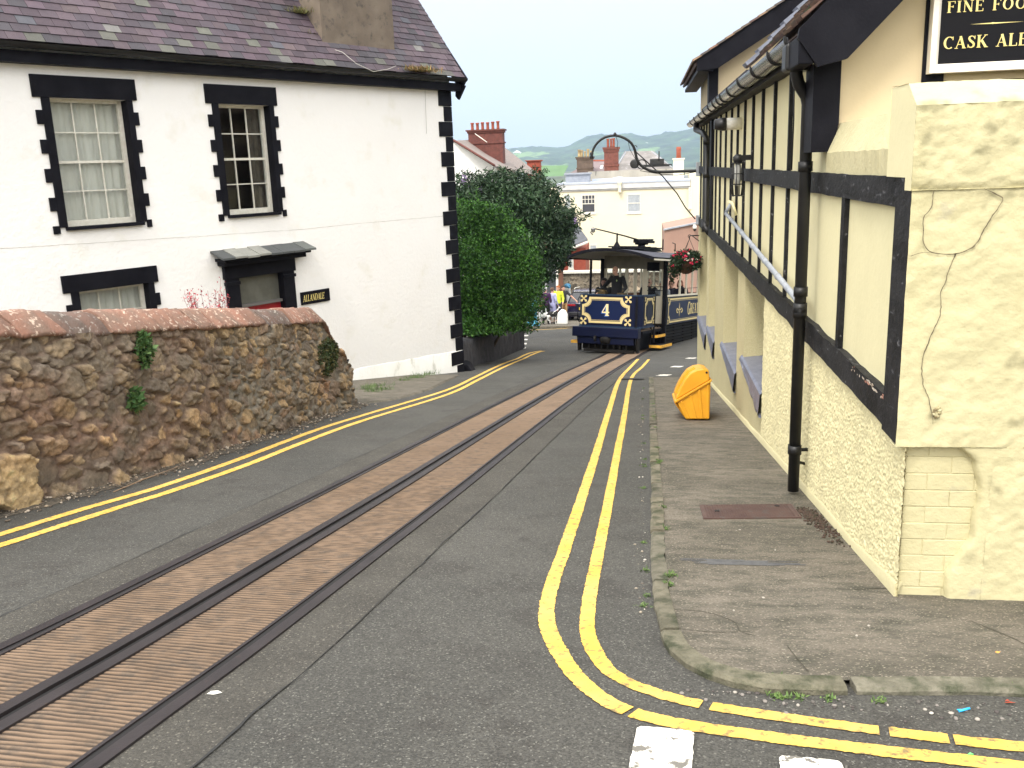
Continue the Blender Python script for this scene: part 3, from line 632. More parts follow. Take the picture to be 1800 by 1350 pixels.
# serif letters made of strokes: (points, widths) in a box of height 1
TK, TN = .17, .055
def arcp(cx, cy, rx, ry, a0, a1, n=16, tk=TK, tn=TN):
    p = []; w_ = []
    for a in np.linspace(math.radians(a0), math.radians(a1), n): p.append((cx+rx*math.cos(a), cy+ry*math.sin(a))); w_.append(tn+(tk-tn)*abs(math.cos(a))**1.5)
    return (p, w_)
def V(x, y0=0, y1=1, w_=TK): return ([(x, y0), (x, y1)], [w_, w_])
def H(x0, x1, y, w_=TN): return ([(x0, y), (x1, y)], [w_, w_])
def Dg(x0, y0, x1, y1, w_): return ([(x0, y0), (x1, y1)], [w_, w_])
def sf(x, y, w_=.30): return H(x-w_/2, x+w_/2, y+(TN/2 if y < .5 else -TN/2))
GL = {
 'F': (.62, [V(.16), sf(.16, 0), sf(.13, 1, .26), H(.16, .58, 1-TN/2), V(.575, .78, 1, TN), H(.16, .42, .52), V(.43, .42, .62, TN)]),
 'I': (.34, [V(.17), sf(.17, 0), sf(.17, 1)]),
 'N': (.80, [V(.14, 0, 1, TN), Dg(.14, .97, .66, .03, TK), V(.66, 0, 1, TN), sf(.14, 0, .24), sf(.12, 1, .2), sf(.66, 1, .24)]),
 'E': (.66, [V(.16), H(.03, .60, TN/2), H(.03, .58, 1-TN/2), V(.6, 0, .24, TN), V(.575, .78, 1, TN), H(.16, .42, .52), V(.43, .42, .62, TN)]),
 'O': (.84, [arcp(.42, .5, .31, .46, 0, 360, 32)]),
 'D': (.80, [V(.16), H(.03, .36, TN/2), H(.03, .36, 1-TN/2), arcp(.34, .5, .33, .475, -90, 90, 18)]),
 'C': (.74, [arcp(.42, .5, .31, .46, 52, 308, 26), V(.66, .70, .98, TN)]),
 'A': (.80, [Dg(.12, .02, .40, .98, TN), Dg(.38, .98, .66, .02, TK), H(.2, .55, .33), sf(.12, 0, .24), sf(.66, 0, .28)]),
 'S': (.60, [([(.50, .80), (.40, .93), (.28, .95), (.15, .88), (.13, .74), (.22, .60), (.38, .46), (.48, .32), (.46, .14), (.33, .05), (.18, .07), (.09, .24)], [TN, TN, .07, .12, .14, .16, .17, .15, .13, .08, .06, TN]), V(.52, .70, .97, TN), V(.075, .03, .30, TN)]),
 'K': (.80, [V(.16), sf(.16, 0), sf(.16, 1), Dg(.2, .42, .60, .97, TN), Dg(.32, .60, .64, .02, TK), sf(.6, 1, .24), sf(.66, 0, .26)]),
 'L': (.62, [V(.16), H(.03, .56, TN/2), sf(.16, 1), V(.56, 0, .25, TN)]),
 'R': (.76, [V(.16), sf(.16, 0), H(.03, .38, 1-TN/2), H(.16, .38, .5), arcp(.36, .75, .20, .24, -90, 90, 14), Dg(.36, .5, .62, .02, TK*.9), sf(.66, 0, .2)]),
 'T': (.68, [V(.34), sf(.34, 0), H(.04, .64, 1-TN/2), V(.05, .76, 1, TN), V(.63, .76, 1, TN)]),
 'M': (.96, [V(.14, 0, 1, TN), Dg(.14, .97, .46, .05, TK), Dg(.46, .05, .78, .97, TN), V(.80), sf(.14, 0, .24), sf(.8, 0)]),
 'G': (.80, [arcp(.42, .5, .31, .46, 52, 320, 26), V(.66, .72, .98, TN), V(.64, .08, .42), H(.5, .76, .43)]),
 'Y': (.76, [V(.38, 0, .45), Dg(.12, .97, .38, .45, TK), Dg(.64, .97, .38, .45, TN), sf(.38, 0), sf(.12, 1, .26), sf(.64, 1, .22)]),
 'W': (1.0, [Dg(.12, .97, .32, .03, TK), Dg(.32, .03, .5, .9, TN), Dg(.5, .9, .68, .03, TK), Dg(.68, .03, .86, .97, TN), sf(.12, 1, .24), sf(.86, 1, .24)]),
 '4': (.72, [V(.50, 0, 1, .22), Dg(.08, .34, .46, .98, .08), H(.04, .70, .30, .11), H(.34, .68, .045, .09)]),
 ' ': (.42, [])}
def text(mb, s, T, x, y, h, wd=1.0, gap=.06, th=.004, shear=0):
    """strokes as thin raised plates; T(u, v, d)"""
    for ch in s:
        adv, st = GL[ch]
        for pi_, (P, W) in enumerate(st):
            n = len(P)
            for i in range(n-1):
                (x0, y0), (x1, y1) = P[i], P[i+1]; dx, dy = x1-x0, y1-y0; l = math.hypot(dx, dy) or 1; nx, ny = -dy/l, dx/l; e = .012
                x0e, y0e, x1e, y1e = x0-dx/l*e*(i > 0), y0-dy/l*e*(i > 0), x1+dx/l*e*(i < n-2), y1+dy/l*e*(i < n-2)
                c4 = [(x0e+nx*W[i]/2, y0e+ny*W[i]/2), (x0e-nx*W[i]/2, y0e-ny*W[i]/2), (x1e-nx*W[i+1]/2, y1e-ny*W[i+1]/2), (x1e+nx*W[i+1]/2, y1e+ny*W[i+1]/2)]
                dd = th+.00012*(pi_*7+i % 5)
                mb.poly([T(x+(a+shear*b)*h*wd, y+b*h, dd) for a, b in c4])
        x += (adv+gap)*h*wd
    return x
gold = M_['gold'] = mat('gold_lettering', (.72, .58, .18), (.78, .66, .28), 9, .5)
Ts = lambda u, v, d: (u, SYB-.02-d, v)
m = MB(); 
def px2(px, py): q = ony(SYB-.02, px, py); return q[0], q[2]
x0, z0 = px2(1664, 23); hh = px2(1664, 3)[1]-z0; text(m, 'FINE FOOD', Ts, x0, z0, hh, 1.16, gap=.12); m.build('lettering', gold, sg, fix=False); m = MB()
x0, z0 = px2(1657, 87); hh = px2(1657, 65)[1]-z0; text(m, 'CASK ALES', Ts, x0, z0, hh, 1.14, gap=.06); m.build('lettering', gold, sg, fix=False); m = MB()
xa, za = px2(1705, 43); xb, zb2 = px2(1800, 41); m.poly([Ts(xa, za, .003), Ts((xa+xb)/2-.03, za-.004, .003), Ts((xa+xb)/2-.03, za+.004, .003)]); m.poly([Ts(xb, za, .003), Ts((xa+xb)/2-.02, za+.004, .003), Ts((xa+xb)/2-.02, za-.004, .003)])
m.ell((xa+xb)/2-.025, SYB-.022, za, .012, .003, .006)
m.build('flourish', gold, sg, fix=False)
# ------------------------------------------------------------------ the white house (left)
HC = np.array([-4.383, 20.477, 0.]); HU = np.array([.49313, .86996, 0.]); HN = np.array([HU[1], -HU[0], 0.])
def TH(s, d, z): q = HC+HU*s-HN*d; return (q[0], q[1], z)
def onh(px, py, d=0):
    P = HC-HN*d; q = ray(px, py); p = q*(P.dot(HN)/q.dot(HN)); w_ = p-HC; return w_.dot(HU), p[2]
hb = TH(0, 0, 0)
house = thing('white_house', 'white rendered house with black window surrounds and purple slate roof on the left', 'house', (hb[0], hb[1], gz(hb[1])), math.atan2(HU[1], HU[0]))
SE = .36
wins = [(-8.64, -7.42, -.64, 1.25), (-5.73, -4.65, -.64, 1.25), (-8.62, -7.44, -3.2, -1.63)]
door = (-5.70, -4.72, -4.05, -1.70)
Tw = lambda u, v, d: TH(u, d, v)
m = slab_with_holes(Tw, -15, SE, -6.5, 1.95, wins+[door], .22)
m.T = TH; m.poly([(SE, 0, -6.5), (SE, 6, -6.5), (SE, 6, 1.95), (SE, 3, 6.1), (SE, 0, 1.95)]); m.poly([(-15, 0, -6.5), (-15, 6, -6.5), (-15, 6, 1.95), (-15, 3, 6.1), (-15, 0, 1.95)]); m.poly([(-15, 6, -6.5), (SE, 6, -6.5), (SE, 6, 1.95), (-15, 6, 1.95)])
m.build('wall', M_['white'], house)
# stepped black quoins at the corner
m = MB(TH); z = 1.70; k = 0
while z > -5.3:
    wd = (.43 if k % 2 == 0 else .23)*random.uniform(.90, 1.07); h_ = .325
    m.box(SE-wd, SE+.02, -.022-.006*(k % 2 == 0), .3, z-h_+.006, z-.004); z -= h_; k += 1
m.build('corner_quoins', M_['black'], house, bevel=.008)
def surround(o, n_t, low=False):
    a, b, c, d = o; m = MB(TH)
    m.box(a-.24, b+.18, -.034, .05, d+.002, d+.32 if not low else d+.27)
    for s_ in (-1, 1):
        e = a if s_ < 0 else b
        x0, x1 = (e-.12, e+.004) if s_ < 0 else (e-.004, e+.10)
        m.box(x0, x1, -.030, .20, c, d+.001)
        z = d-.18
        for k in range(n_t):
            if z < c+.02: break
            t0, t1 = (e-.22, e-.119) if s_ < 0 else (e+.099, e+.18)
            m.box(t0, t1, -.029, .03, max(z-.2, c-.09), z); z -= .42
    m.build('window_surround', M_['black'], house, bevel=.004)
    m = MB(TH); m.box(a-.03, b+.03, -.07, .2, c-.05, c); m.build('sill', M_['black'], house, bevel=.006)
def sash(o, curtain, rows_=4):
    a, b, c, d = o; D = .15
    f = MB(TH); W = M_['wood_w']
    f.box(a, a+.05, D, D+.07, c, d); f.box(b-.07, b, D-.01, D+.07, c, d); f.box(a+.05, b-.07, D, D+.07, d-.05, d); f.box(a+.05, b-.07, D-.02, D+.07, c, c+.09)
    fr = f.build('window_frame', W, house)
    f = MB(TH); mz = (c+d)/2+.02; f.box(a+.05, b-.07, D+.012, D+.05, mz-.02, mz+.02)
    for k in (1, 2): x = a+.05+(b-a-.12)*k/3; f.box(x-.009, x+.009, D+.015, D+.045, c+.09, d-.05)
    for z in ((c+.09+mz)/2, (mz+d-.05)/2): f.box(a+.05, b-.07, D+.017, D+.043, z-.009, z+.009)
    f.build('glazing_bars', W, fr)
    g = MB(TH); g.box(a+.04, b-.06, D+.04, D+.05, c+.05, d-.03)
    gm = mat('pane_glass', (.02, .02, .022), rough=.04); 
    bs = gm.node_tree.nodes['Principled BSDF']; bs.inputs['Transmission Weight'].default_value = 1; bs.inputs['IOR'].default_value = 1.25; bs.inputs['Base Color'].default_value = (.85, .9, .9, 1)
    g.build('glass', gm, fr)
    g = MB(TH); rws = []
    for k in range(60):
        x = a+.03+(b-a-.08)*k/59; dd = D+.10+.012*math.sin(k*.9)+.01*fb(k*.3, a)
        rws.append([(x, dd, c+.02), (x, dd, d-.02)])
    if curtain: g.grid(rws); g.build('net_curtain', M_['net'], house)
    else:
        q = MB(TH); q.box(a-.3, b+.3, D+.6, D+.62, c-.3, d+.3); q.build('dark_room', mat('dark_interior', (.02, .014, .01), (.05, .03, .02), 2), house)
        g = MB(TH); g.grid(rws[44:]); g.build('curtain', mat('drape', (.07, .05, .04), (.10, .08, .06), 9), house)
for o, cu, n_ in zip(wins, (True, False, True), (5, 5, 3)): surround(o, n_, o[3] < 0); sash(o, cu)
# door case
a, b, c, d = door
m = MB(TH)
m.box(-5.97, a+.004, -.06, .18, c-.6, -1.75); m.box(b-.004, -4.45, -.06, .18, c-.6, -1.75)
m.box(-5.99, a+.01, -.085, .0, -1.86, -1.80); m.box(b-.01, -4.43, -.085, 0, -1.86, -1.80)
m.box(-6.0, -4.42, -.08, .18, -1.75, -1.50); m.box(-6.08, -4.26, -.22, .02, -1.50, -1.42); m.box(-6.12, -4.2, -.30, .02, -1.42, -1.37)
m.build('door_surround', M_['black'], house, bevel=.008)
m = MB(TH); 
for k in range(8):
    x = -6.2+k*.26; o_ = random.uniform(-.006, .012); c_ = random.choice([(.12, .13, .12), (.17, .18, .155), (.07, .075, .075), (.26, .26, .23)])
    m.hexa([(x, -.36, -1.38+o_), (x+.255, -.36, -1.38+o_), (x+.255, .0, -1.26+o_), (x, .0, -1.26+o_)], [(x, -.36, -1.345+o_), (x+.255, -.36, -1.345+o_), (x+.255, .0, -1.225+o_), (x, .0, -1.225+o_)], c_)
m.build('door_canopy', M_['slate'], house)
m = MB(TH); m.box(a, b, .10, .13, -2.26, -1.70); m.build('fanlight', mat('fanlight_glass', (.10, .10, .085), (.14, .14, .12), 3, .2), house)
m = MB(TH); m.box(a, b, .02, .14, -2.30, -2.25); m.build('transom', mat('grey_ledge', (.14, .13, .12)), house)
m = MB(TH); red = mat('red_door_paint', (.32, .012, .02), rough=.4); m.box(a, b, .09, .14, -2.42, -2.30); m.box(a, a+.12, .09, .14, c, -2.42); m.box(b-.12, b, .09, .14, c, -2.42); m.box(a+.12, b-.12, .10, .14, c, -3.2)
dr = m.build('front_door', red, house); m = MB(TH); m.box(a+.12, b-.12, .115, .13, -3.2, -2.42); m.build('door_pane', mat('door_glass', (.10, .10, .09), rough=.15), dr)
# eaves
m = MB(TH); m.box(-15, SE+.19, -.20, .02, 1.70, 1.86); m.build('fascia', M_['black'], house)
m = MB(TH); rows = [[(s, -.29+.09*math.cos(t), 1.95+.075*math.sin(t)) for t in np.linspace(math.pi, 2*math.pi, 8)]+[(s, -.29+.08*math.cos(t), 1.95+.065*math.sin(t)) for t in np.linspace(2*math.pi, math.pi, 8)] for s in np.linspace(-15, SE+.2, 30)]
m.grid(rows); m.poly(rows[-1]); m.build('gutter', M_['iron'], house)
m = MB(TH); m.prism([(SE+.17, -.36, 1.95), (SE+.17, -.16, 1.70), (SE+.17, 3.05, 6.1), (SE+.17, 3.05, 6.4)], (.05, 0, 0)); m.prism([(SE+.16, -.30, 1.80), (SE+.16, -.10, 1.52), (SE+.16, -.02, 1.60), (SE+.16, -.05, 1.95)], (.06, 0, 0)); m.build('barge_board', M_['black'], house)
RD, RZ = math.cos(math.radians(53.7)), math.sin(math.radians(53.7))
def rs(s, t, h): return (s, -.30+t*RD-h*RZ, 1.985+t*RZ+h*RD)
m = MB(TH); EX, SWD = .158, .262
pal = [(.165, .115, .145), (.19, .13, .165), (.145, .105, .13), (.21, .15, .18), (.13, .115, .135), (.18, .13, .15), (.155, .12, .15)]
for k in range(27):
    s = -15+(k % 2)*SWD/2
    while s < SE+.2:
        e = min(s+SWD-.006, SE+.22); c = random.choice(pal); r_ = random.random()
        gn = fb(s*.5, k*.3, 5)
        if r_ < .03+.13*max(0, gn+.1): c = random.choice([(.26, .25, .23), (.24, .245, .20), (.34, .33, .31), (.21, .20, .18)])
        elif r_ < .10: c = random.choice([(.17, .17, .20), (.22, .16, .17)])
        if k < 2 and random.random() < .18: c = (.24, .24, .20)
        q = random.uniform(.40, .60)*(.92+.2*fb(s*.3, k*.2)); c = tuple(x*q for x in c); o_ = random.uniform(0, .006); sk = random.uniform(-.006, .006)
        t0, t1 = k*EX-.012+sk, (k+1)*EX+.05
        if e-s > .03: m.hexa([rs(s, t0, .004+o_), rs(e, t0+sk, .004+o_), rs(e, t1, -.008), rs(s, t1, -.008)], [rs(s, t0, .014+o_), rs(e, t0+sk, .014+o_), rs(e, t1, .0), rs(s, t1, .0)], c)
        s += SWD
m.poly([rs(-15, 0, -.01), rs(SE+.2, 0, -.01), rs(SE+.2, 5.5, -.01), rs(-15, 5.5, -.01)], (.05, .045, .05)); m.poly([(-15, 3, 6.42), (SE+.2, 3, 6.42), (SE+.2, 6.3, 1.9), (-15, 6.3, 1.9)], (.15, .12, .14))
m.poly([rs(-15, 4.2, .02), rs(SE+.2, 4.2, .02), rs(SE+.2, 5.52, .02), rs(-15, 5.52, .02)], (.16, .12, .15))
roof = m.build('slate_roof', M_['slate'], house, fix=False)
# chimney
m = MB(TH); c0, c1 = -3.2, -1.26
def chim_grid(P0, U_, V_, nn, a1, a2, sd):
    rough_plane(m, P0, U_, V_, nn, a1, a2, .012, sd, 3)
rough_plane(m, (c0, .04, 2.0), (c1-c0, 0, 0), (0, 0, 6), (0, -1, 0), 40, 100, .010, 3, 3)
rough_plane(m, (c0, 1.15, 2.0), (0, -1.11, 0), (0, 0, 6), (-1, 0, 0), 24, 100, .012, 5, 3)
rough_plane(m, (c1, .04, 2.0), (0, 1.11, 0), (0, 0, 6), (1, 0, 0), 24, 100, .010, 7, 3)
m.poly([(c0, 1.15, 2), (c1, 1.15, 2), (c1, 1.15, 8), (c0, 1.15, 8)]); m.poly([(c0, .04, 8), (c1, .04, 8), (c1, 1.15, 8), (c0, 1.15, 8)])
ch = m.build('chimney', M_['stone_chim'], house, fix=False)
m = MB(TH); m.box(c0-.12, c1+.06, -.09, .06, 2.06, 2.125); m.box(c0-.05, c1+.1, -.14, -.085, 2.05, 2.09); m.build('lead_flashing', M_['lead'], ch)
m = MB(TH); 
W3 = [onh(x, y, -.12) for x, y in ((522, 0), (545, 40), (575, 75), (600, 92))]+[onh(x, y, -.38) for x, y in ((625, 112), (655, 126), (680, 122), (695, 116))]
m.tube([(W3[i][0], .9*(1-i/3)-.15 if i < 4 else -.40, W3[i][1]+(.0 if i else 0)) for i in range(8)], .006, 5); 
W4 = [onh(x, y, -.03) for x, y in ((746, 130), (748, 180), (750, 235))]
m.tube([(q[0], -.03, q[1]) for q in W4], .004, 5); m.build('aerial_cable', mat('grey_cable', (.5, .48, .44)), house)
def tuft(mb, c, r, n, ln, pal_, wd=.006, T=None):
    for _ in range(n):
        a = random.uniform(0, 6.283); e = random.uniform(.1, 1.2); L_ = ln*random.uniform(.5, 1.2); bx = c[0]+random.gauss(0, r); by = c[1]+random.gauss(0, r*.6); bz = c[2]+random.uniform(-.01, .01)
        d_ = (math.cos(a)*math.cos(e), math.sin(a)*math.cos(e), math.sin(e)); w0 = (-math.sin(a)*wd, math.cos(a)*wd, 0)
        cc = random.choice(pal_)
        mb.poly([(bx-w0[0], by-w0[1], bz), (bx+w0[0], by+w0[1], bz), (bx+w0[0]*.7+d_[0]*L_*.6, by+w0[1]*.7+d_[1]*L_*.6, bz+d_[2]*L_*.6), (bx+d_[0]*L_, by+d_[1]*L_, bz+d_[2]*L_*.9)], cc)
m = MB(TH); mp_ = [(.22, .13, .05), (.12, .13, .04), (.28, .18, .07), (.16, .10, .04)]
tuft(m, (-.95, -.35, 2.02), .20, 700, .15, mp_, .009); tuft(m, (-3.35, .45, 3.0), .12, 420, .16, [(.14, .15, .05), (.2, .17, .06)]); tuft(m, (-3.35, .22, 2.6), .06, 120, .12, [(.14, .15, .05), (.22, .19, .06)])
m.build('moss_tuft', M_['moss'], house, fix=False)
# crumbling cement line and stained plinth
m = MB(TH); rows = []
for s in np.linspace(-3.9, SE-.02, 60):
    zt = -4.0-.06*(s+2)+.02*fb(s*2, 5); rows.append([(s, -.012, -5.3), (s, -.022-.006*fb(s*4, 3), zt-.02), (s, -.003, zt)])
m.grid(rows); m.build('plinth', mat('damp_plinth_paint', (.80, .79, .75), (.74, .73, .67), 1.5, .9, .5, 14, c3=(.36, .35, .27), s3=4, t3=(.56, .76), stretch=(1, 1, .6), bdist=.02), house, fix=False)
# name plate
m = MB(TH); Q_ = [onh(*p) for p in ((-60, 441), (0, 437), (120, 430), (270, 420), (400, 412), (540, 402), (640, 392), (792, 379))]; Q_ = resample([(a, b, 0) for a, b in Q_], .05); rows = []
for q in Q_: w_ = .003+.003*fb(q[0]*3, 4); j = .012*fb(q[0]*1.3, 2)+.004*fb(q[0]*9, 3); rows.append([(q[0], -.0035, q[1]-w_+j), (q[0], -.0035, q[1]+w_+j)])
m.grid(rows); m.build('render_joint', mat('joint_grey', (.42, .40, .36), (.62, .6, .55), 6), house)  # thin light grey crack line across the render
hs = thing('house_name_sign', 'small black plate with tilted gold name beside the front door of the white house', 'sign', TH(-3.95, -.03, -2.42), math.atan2(HU[1], HU[0]))
m = MB(TH); m.box(-4.32, -3.60, -.035, -.004, -2.435, -2.19); m.build('plate', M_['black'], hs, bevel=.004)
m = MB(); text(m, 'ALLANDALE', lambda u, v, d: TH(u, -.035-d, v), -4.29, -2.375, .125, .66, gap=.0, th=.003, shear=.2); m.build('lettering', gold, hs, fix=False)

# ------------------------------------------------------------------ the rubble garden wall (left foreground)
def wx(y): return float(np.interp(y, [3, 5, 6, 7, 8, 13.5], [-5.1, -4.93, -4.80, -4.60, -4.50, -4.47]))
y0w, y1w = 4.2, 13.36; st = .0125; hw = 1.36
ny_, nz_ = int((y1w-y0w)/st)+1, int(hw/st)+1
Yg = np.linspace(y0w, y1w, ny_); Zg = np.linspace(-.06, hw, nz_)
YY, ZZ = np.meshgrid(Yg, Zg, indexing='ij')
# warped lookup so that stones are irregular
def vnoise(X, Y, seed, o=3):
    out = np.zeros_like(X); amp = 1; r = np.random.default_rng(seed)
    for k in range(o):
        G = r.random((64, 64))*2-1; x = X*(2**k) % 63; y = Y*(2**k) % 63; xi = x.astype(int); yi = y.astype(int); fx_ = x-xi; fy_ = y-yi; fx_ = fx_*fx_*(3-2*fx_); fy_ = fy_*fy_*(3-2*fy_)
        out += amp*((G[xi, yi]*(1-fx_)+G[xi+1, yi]*fx_)*(1-fy_)+(G[xi, yi+1]*(1-fx_)+G[xi+1, yi+1]*fx_)*fy_); amp *= .5
    return out
wy = YY+.035*vnoise(YY*6, ZZ*6+9, 1)+.014*vnoise(YY*22, ZZ*22, 31); wz = ZZ+.028*vnoise(YY*6+20, ZZ*6, 2)+.012*vnoise(YY*22, ZZ*22, 32)
seeds = []
tries = 0
while len(seeds) < 620 and tries < 60000:
    tries += 1; y = random.uniform(y0w, y1w); z = random.uniform(0, hw); r = random.choice([.04, .05, .06, .08, .10, .13])*(1.2 if y < 8.5 else 1.0)*(1.3 if z < .5 else .85)
    if all(((y-a)/1.5)**2+(z-b)**2 > ((r+c)*.56)**2 for a, b, c in seeds): seeds.append((y, z, r))
seeds += [(5.98, .22, .30)]
seeds = [s for s in seeds if s == (5.98, .22, .30) or ((s[0]-5.98)**2+(s[1]-.22)**2) > .25**2]
SA = np.array(seeds)
D1 = np.full(YY.shape, 9.); D2 = np.full(YY.shape, 9.); ID = np.zeros(YY.shape, int)
for k, (a, b, r) in enumerate(seeds):
    i0, i1 = np.searchsorted(Yg, [a-.7, a+.7]); dd = np.sqrt(((wy[i0:i1]-a)/1.45)**2+(wz[i0:i1]-b)**2)-r*.8
    s1, s2_, si = D1[i0:i1], D2[i0:i1], ID[i0:i1]
    c_ = dd < s1; s2_[:] = np.where(c_, s1, np.minimum(s2_, dd)); si[c_] = k; s1[:] = np.where(c_, dd, s1)
edge = (D2-D1)
rk = RNG.random((len(seeds), 6)); rr = rk[ID]
cover = vnoise(YY*1.1, ZZ*2+3, 5)*.5+.5                    # how much mortar smears over the stones
gapw = .004+.030*np.clip(cover*1.5-.25, 0, 1.2)+.006*(YY < 8)
stone = np.clip((edge-gapw)/.02, 0, 1); stone = stone*stone*(3-2*stone)
hgt = stone*(.012+.045*rr[..., 0]**1.6)+stone*((YY-SA[ID, 0])*(rr[..., 1]-.5)*.35+(ZZ-SA[ID, 1])*(rr[..., 2]-.5)*.5)
hgt += .012*vnoise(YY*22, ZZ*22, 7, 4)*stone+.009*vnoise(YY*30, ZZ*30, 8, 3)+.03*vnoise(YY*1.3, ZZ*1.3, 9)
big = (ID == len(seeds)-1); hgt[big] += .05*stone[big]
buried = (rr[..., 3] < .10); hgt[buried] *= .3
for yj, amt in ((7.72, .03), (9.0, .035)):                  # straight vertical joints
    hgt += np.where(np.abs(YY-yj-.02*np.sin(ZZ*7)) < .02, -amt, 0)
PALS = np.array([(.30, .215, .12), (.34, .25, .15), (.20, .16, .12), (.15, .125, .10), (.21, .145, .105), (.26, .20, .14), (.38, .29, .19), (.18, .15, .13), (.12, .10, .085), (.22, .17, .12)])
PALS = PALS*np.array((1.05, 1.02, .92)); base = PALS[(rk[:, 4]*len(PALS)).astype(int)]; base[-1] = (.40, .29, .15)
colS = base[ID]*(.72+.5*rr[..., 5])[..., None]*(1+.45*vnoise(YY*16, ZZ*16, 11, 4))[..., None]
topmask = np.clip((ZZ-.75)/.5, 0, 1)[..., None]*(YY < 8.6)[..., None]*.45
grey = np.array((.25, .21, .17)); colS = colS*(1-topmask)+grey*topmask*(1+.3*vnoise(YY*12, ZZ*12, 13))[..., None]
mort = np.array((.165, .122, .092))*(1-.0*YY[..., None])*(1+.35*vnoise(YY*9, ZZ*9, 12, 4))[..., None]
mort = np.where((YY > 9.3)[..., None], mort*np.array((1.15, 1.4, 1.5)), mort)
colS = colS*.72+np.array((.225, .18, .13))*.28; colr = mort*(1-stone[..., None])+colS*stone[..., None]
redm = vnoise(YY*1.7+7, ZZ*2.2, 15)[..., None]; colr = colr*(1+np.clip(redm, 0, 1)*np.array((.10, -.04, -.10)))*1.16
colr = np.clip(colr, .02, .6)
zr = np.array([gz(y) for y in Yg])
# the far end of the wall ramps down
capz = np.interp(Yg, [4.2, 12.55, 13.36], [hw, hw, .62])
me = bpy.data.meshes.new('rubble_face')
wxs = np.array([wx(y) for y in Yg])
zfac = np.minimum(ZZ, capz[:, None])
X = wxs[:, None]-.09*ZZ/hw+hgt; Vv = np.stack([X, YY+.03*vnoise(YY*20, ZZ*20, 21)*0, zr[:, None]+zfac], -1).reshape(-1, 3)
wallr = thing('garden_wall', 'rough brown rubble stone wall with pinkish sandstone coping along the left kerb', 'stone wall', (wx(9), 9, gz(9)))
def npgrid(name, Vv, n, m_, colr, matr, parent, keep=None):
    i = np.arange(n-1)[:, None]*m_+np.arange(m_-1)[None, :]; F = np.stack([i, i+m_, i+m_+1, i+1], -1).reshape(-1, 4)
    me = bpy.data.meshes.new(name); o = bpy.data.objects.new(name, me); COL.objects.link(o); o.parent = parent; R = ROOT[parent.name]; ROOT[o.name] = R
    Mi = np.array(R.inverted()); Q = Vv @ Mi[:3, :3].T+Mi[:3, 3]
    me.from_pydata(Q.tolist(), [], F.tolist()); at = me.color_attributes.new('Col', 'FLOAT_COLOR', 'POINT')
    at.data.foreach_set('color', np.c_[colr.reshape(-1, 3), np.ones(len(Vv))].ravel()); me.polygons.foreach_set('use_smooth', [True]*len(F)); me.materials.append(matr); me.update(); return o
M_['rubble'] = mat('rubble_stone', (1, .98, .95), (.74, .73, .72), 28, .95, .9, 75, attr=True, bdist=.012, voro=.12, vscale=60)
M_['coping'] = mat('sandstone_coping', (.27, .135, .092), (.19, .13, .098), 3.2, .92, .9, 40, c3=(.50, .38, .30), s3=21, t3=(.57, .62), attr=True, bdist=.012)
npgrid('rubble_face', Vv, ny_, nz_, colr, M_['rubble'], wallr)
# thrown roughcast: real grit relief on the near stretch of the pub's base wall
gy_, gz2 = np.arange(YN+.004, 9.66, .0068), np.linspace(0, 1, 185)
GY_, GT = np.meshgrid(gy_, gz2, indexing='ij'); zlo = np.array([gz(y) for y in gy_])[:, None]+.01; GZ_ = zlo+(-1.362-zlo)*GT
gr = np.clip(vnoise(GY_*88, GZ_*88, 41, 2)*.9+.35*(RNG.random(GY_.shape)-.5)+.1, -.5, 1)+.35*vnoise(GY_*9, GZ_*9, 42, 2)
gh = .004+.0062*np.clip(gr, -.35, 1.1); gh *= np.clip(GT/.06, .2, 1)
npgrid('roughcast_relief', np.stack([PX-gh, GY_, GZ_], -1).reshape(-1, 3), len(gy_), len(gz2), (.86+.16*np.clip(gr+.3, 0, 1))[..., None]*np.ones(3)*np.array((1, .995, .97)), mat('roughcast_grit', (.74, .675, .41), (.69, .63, .38), 1.5, .95, .5, 160, attr=True, c3=(.60, .54, .34), s3=2.3, t3=(.66, .85), bdist=.005), pub)  # relief pits tinted darker too, cavity shade put into the colour
# end face and back of the wall
m = MB()
m.poly([(wx(13)-.02, y1w, gz(13.36)-.1), (wx(13)-.1, y1w, gz(13.36)+.62), (-4.95, y1w-.02, gz(13.36)+.62), (-4.95, y1w-.02, gz(13.36)-.1)], (.2, .15, .11))
m.poly([(-5.35, y0w, gz(y0w)-.2), (-4.95, y1w, gz(y1w)-.2), (-4.95, y1w, gz(y1w)+.6), (-4.95, 12.5, gz(12.5)+1.35), (-5.35, y0w, gz(y0w)+1.35)], (.2, .15, .11))
m.build('wall_back', M_['rubble'], wallr)
# coping stones with lichen
m = MB(); y = y0w; k = 0
while y < y1w-.05:
    ln = random.uniform(.42, .95) if y < 12 else .30; e = min(y+ln, y1w+.02); o1 = random.uniform(-.03, .03); dark = random.random() < .28; cc = (.62, .72, .80) if dark else (random.uniform(.85, 1.15),)*3
    rows = []; nn_ = max(4, int((e-y)/.03))
    for i in range(nn_+1):
        yy = y+.003+(e-y-.006)*i/nn_; zt = gz(yy)+np.interp(yy, [4.2, 12.45, 13.36], [hw, hw, .60]); xf = wx(yy)-.09
        ed = .012*(i in (0, nn_)); row = []
        for (dx, dz) in ((-.36, -.02), (.045+o1, -.02), (.062+o1, -.005), (.055+o1, .02), (-.02, .105), (-.09, .175), (-.15, .198), (-.30, .195), (-.38, .15), (-.40, .05)):
            q = .019*fb(yy*7, dx*9+dz*7, k)+.011*fb(yy*22, dx*25, dz*20); row.append((xf+dx*(1-ed*2)+q, yy, zt+dz*(1-ed*3)+q-(.02 if dark else 0)))
        rows.append(row)
    m.grid(rows, cc); m.poly(rows[0], cc); m.poly(rows[-1], cc); y = e; k += 1
m.build('coping', M_['coping'], wallr, fix=False)
m = MB()
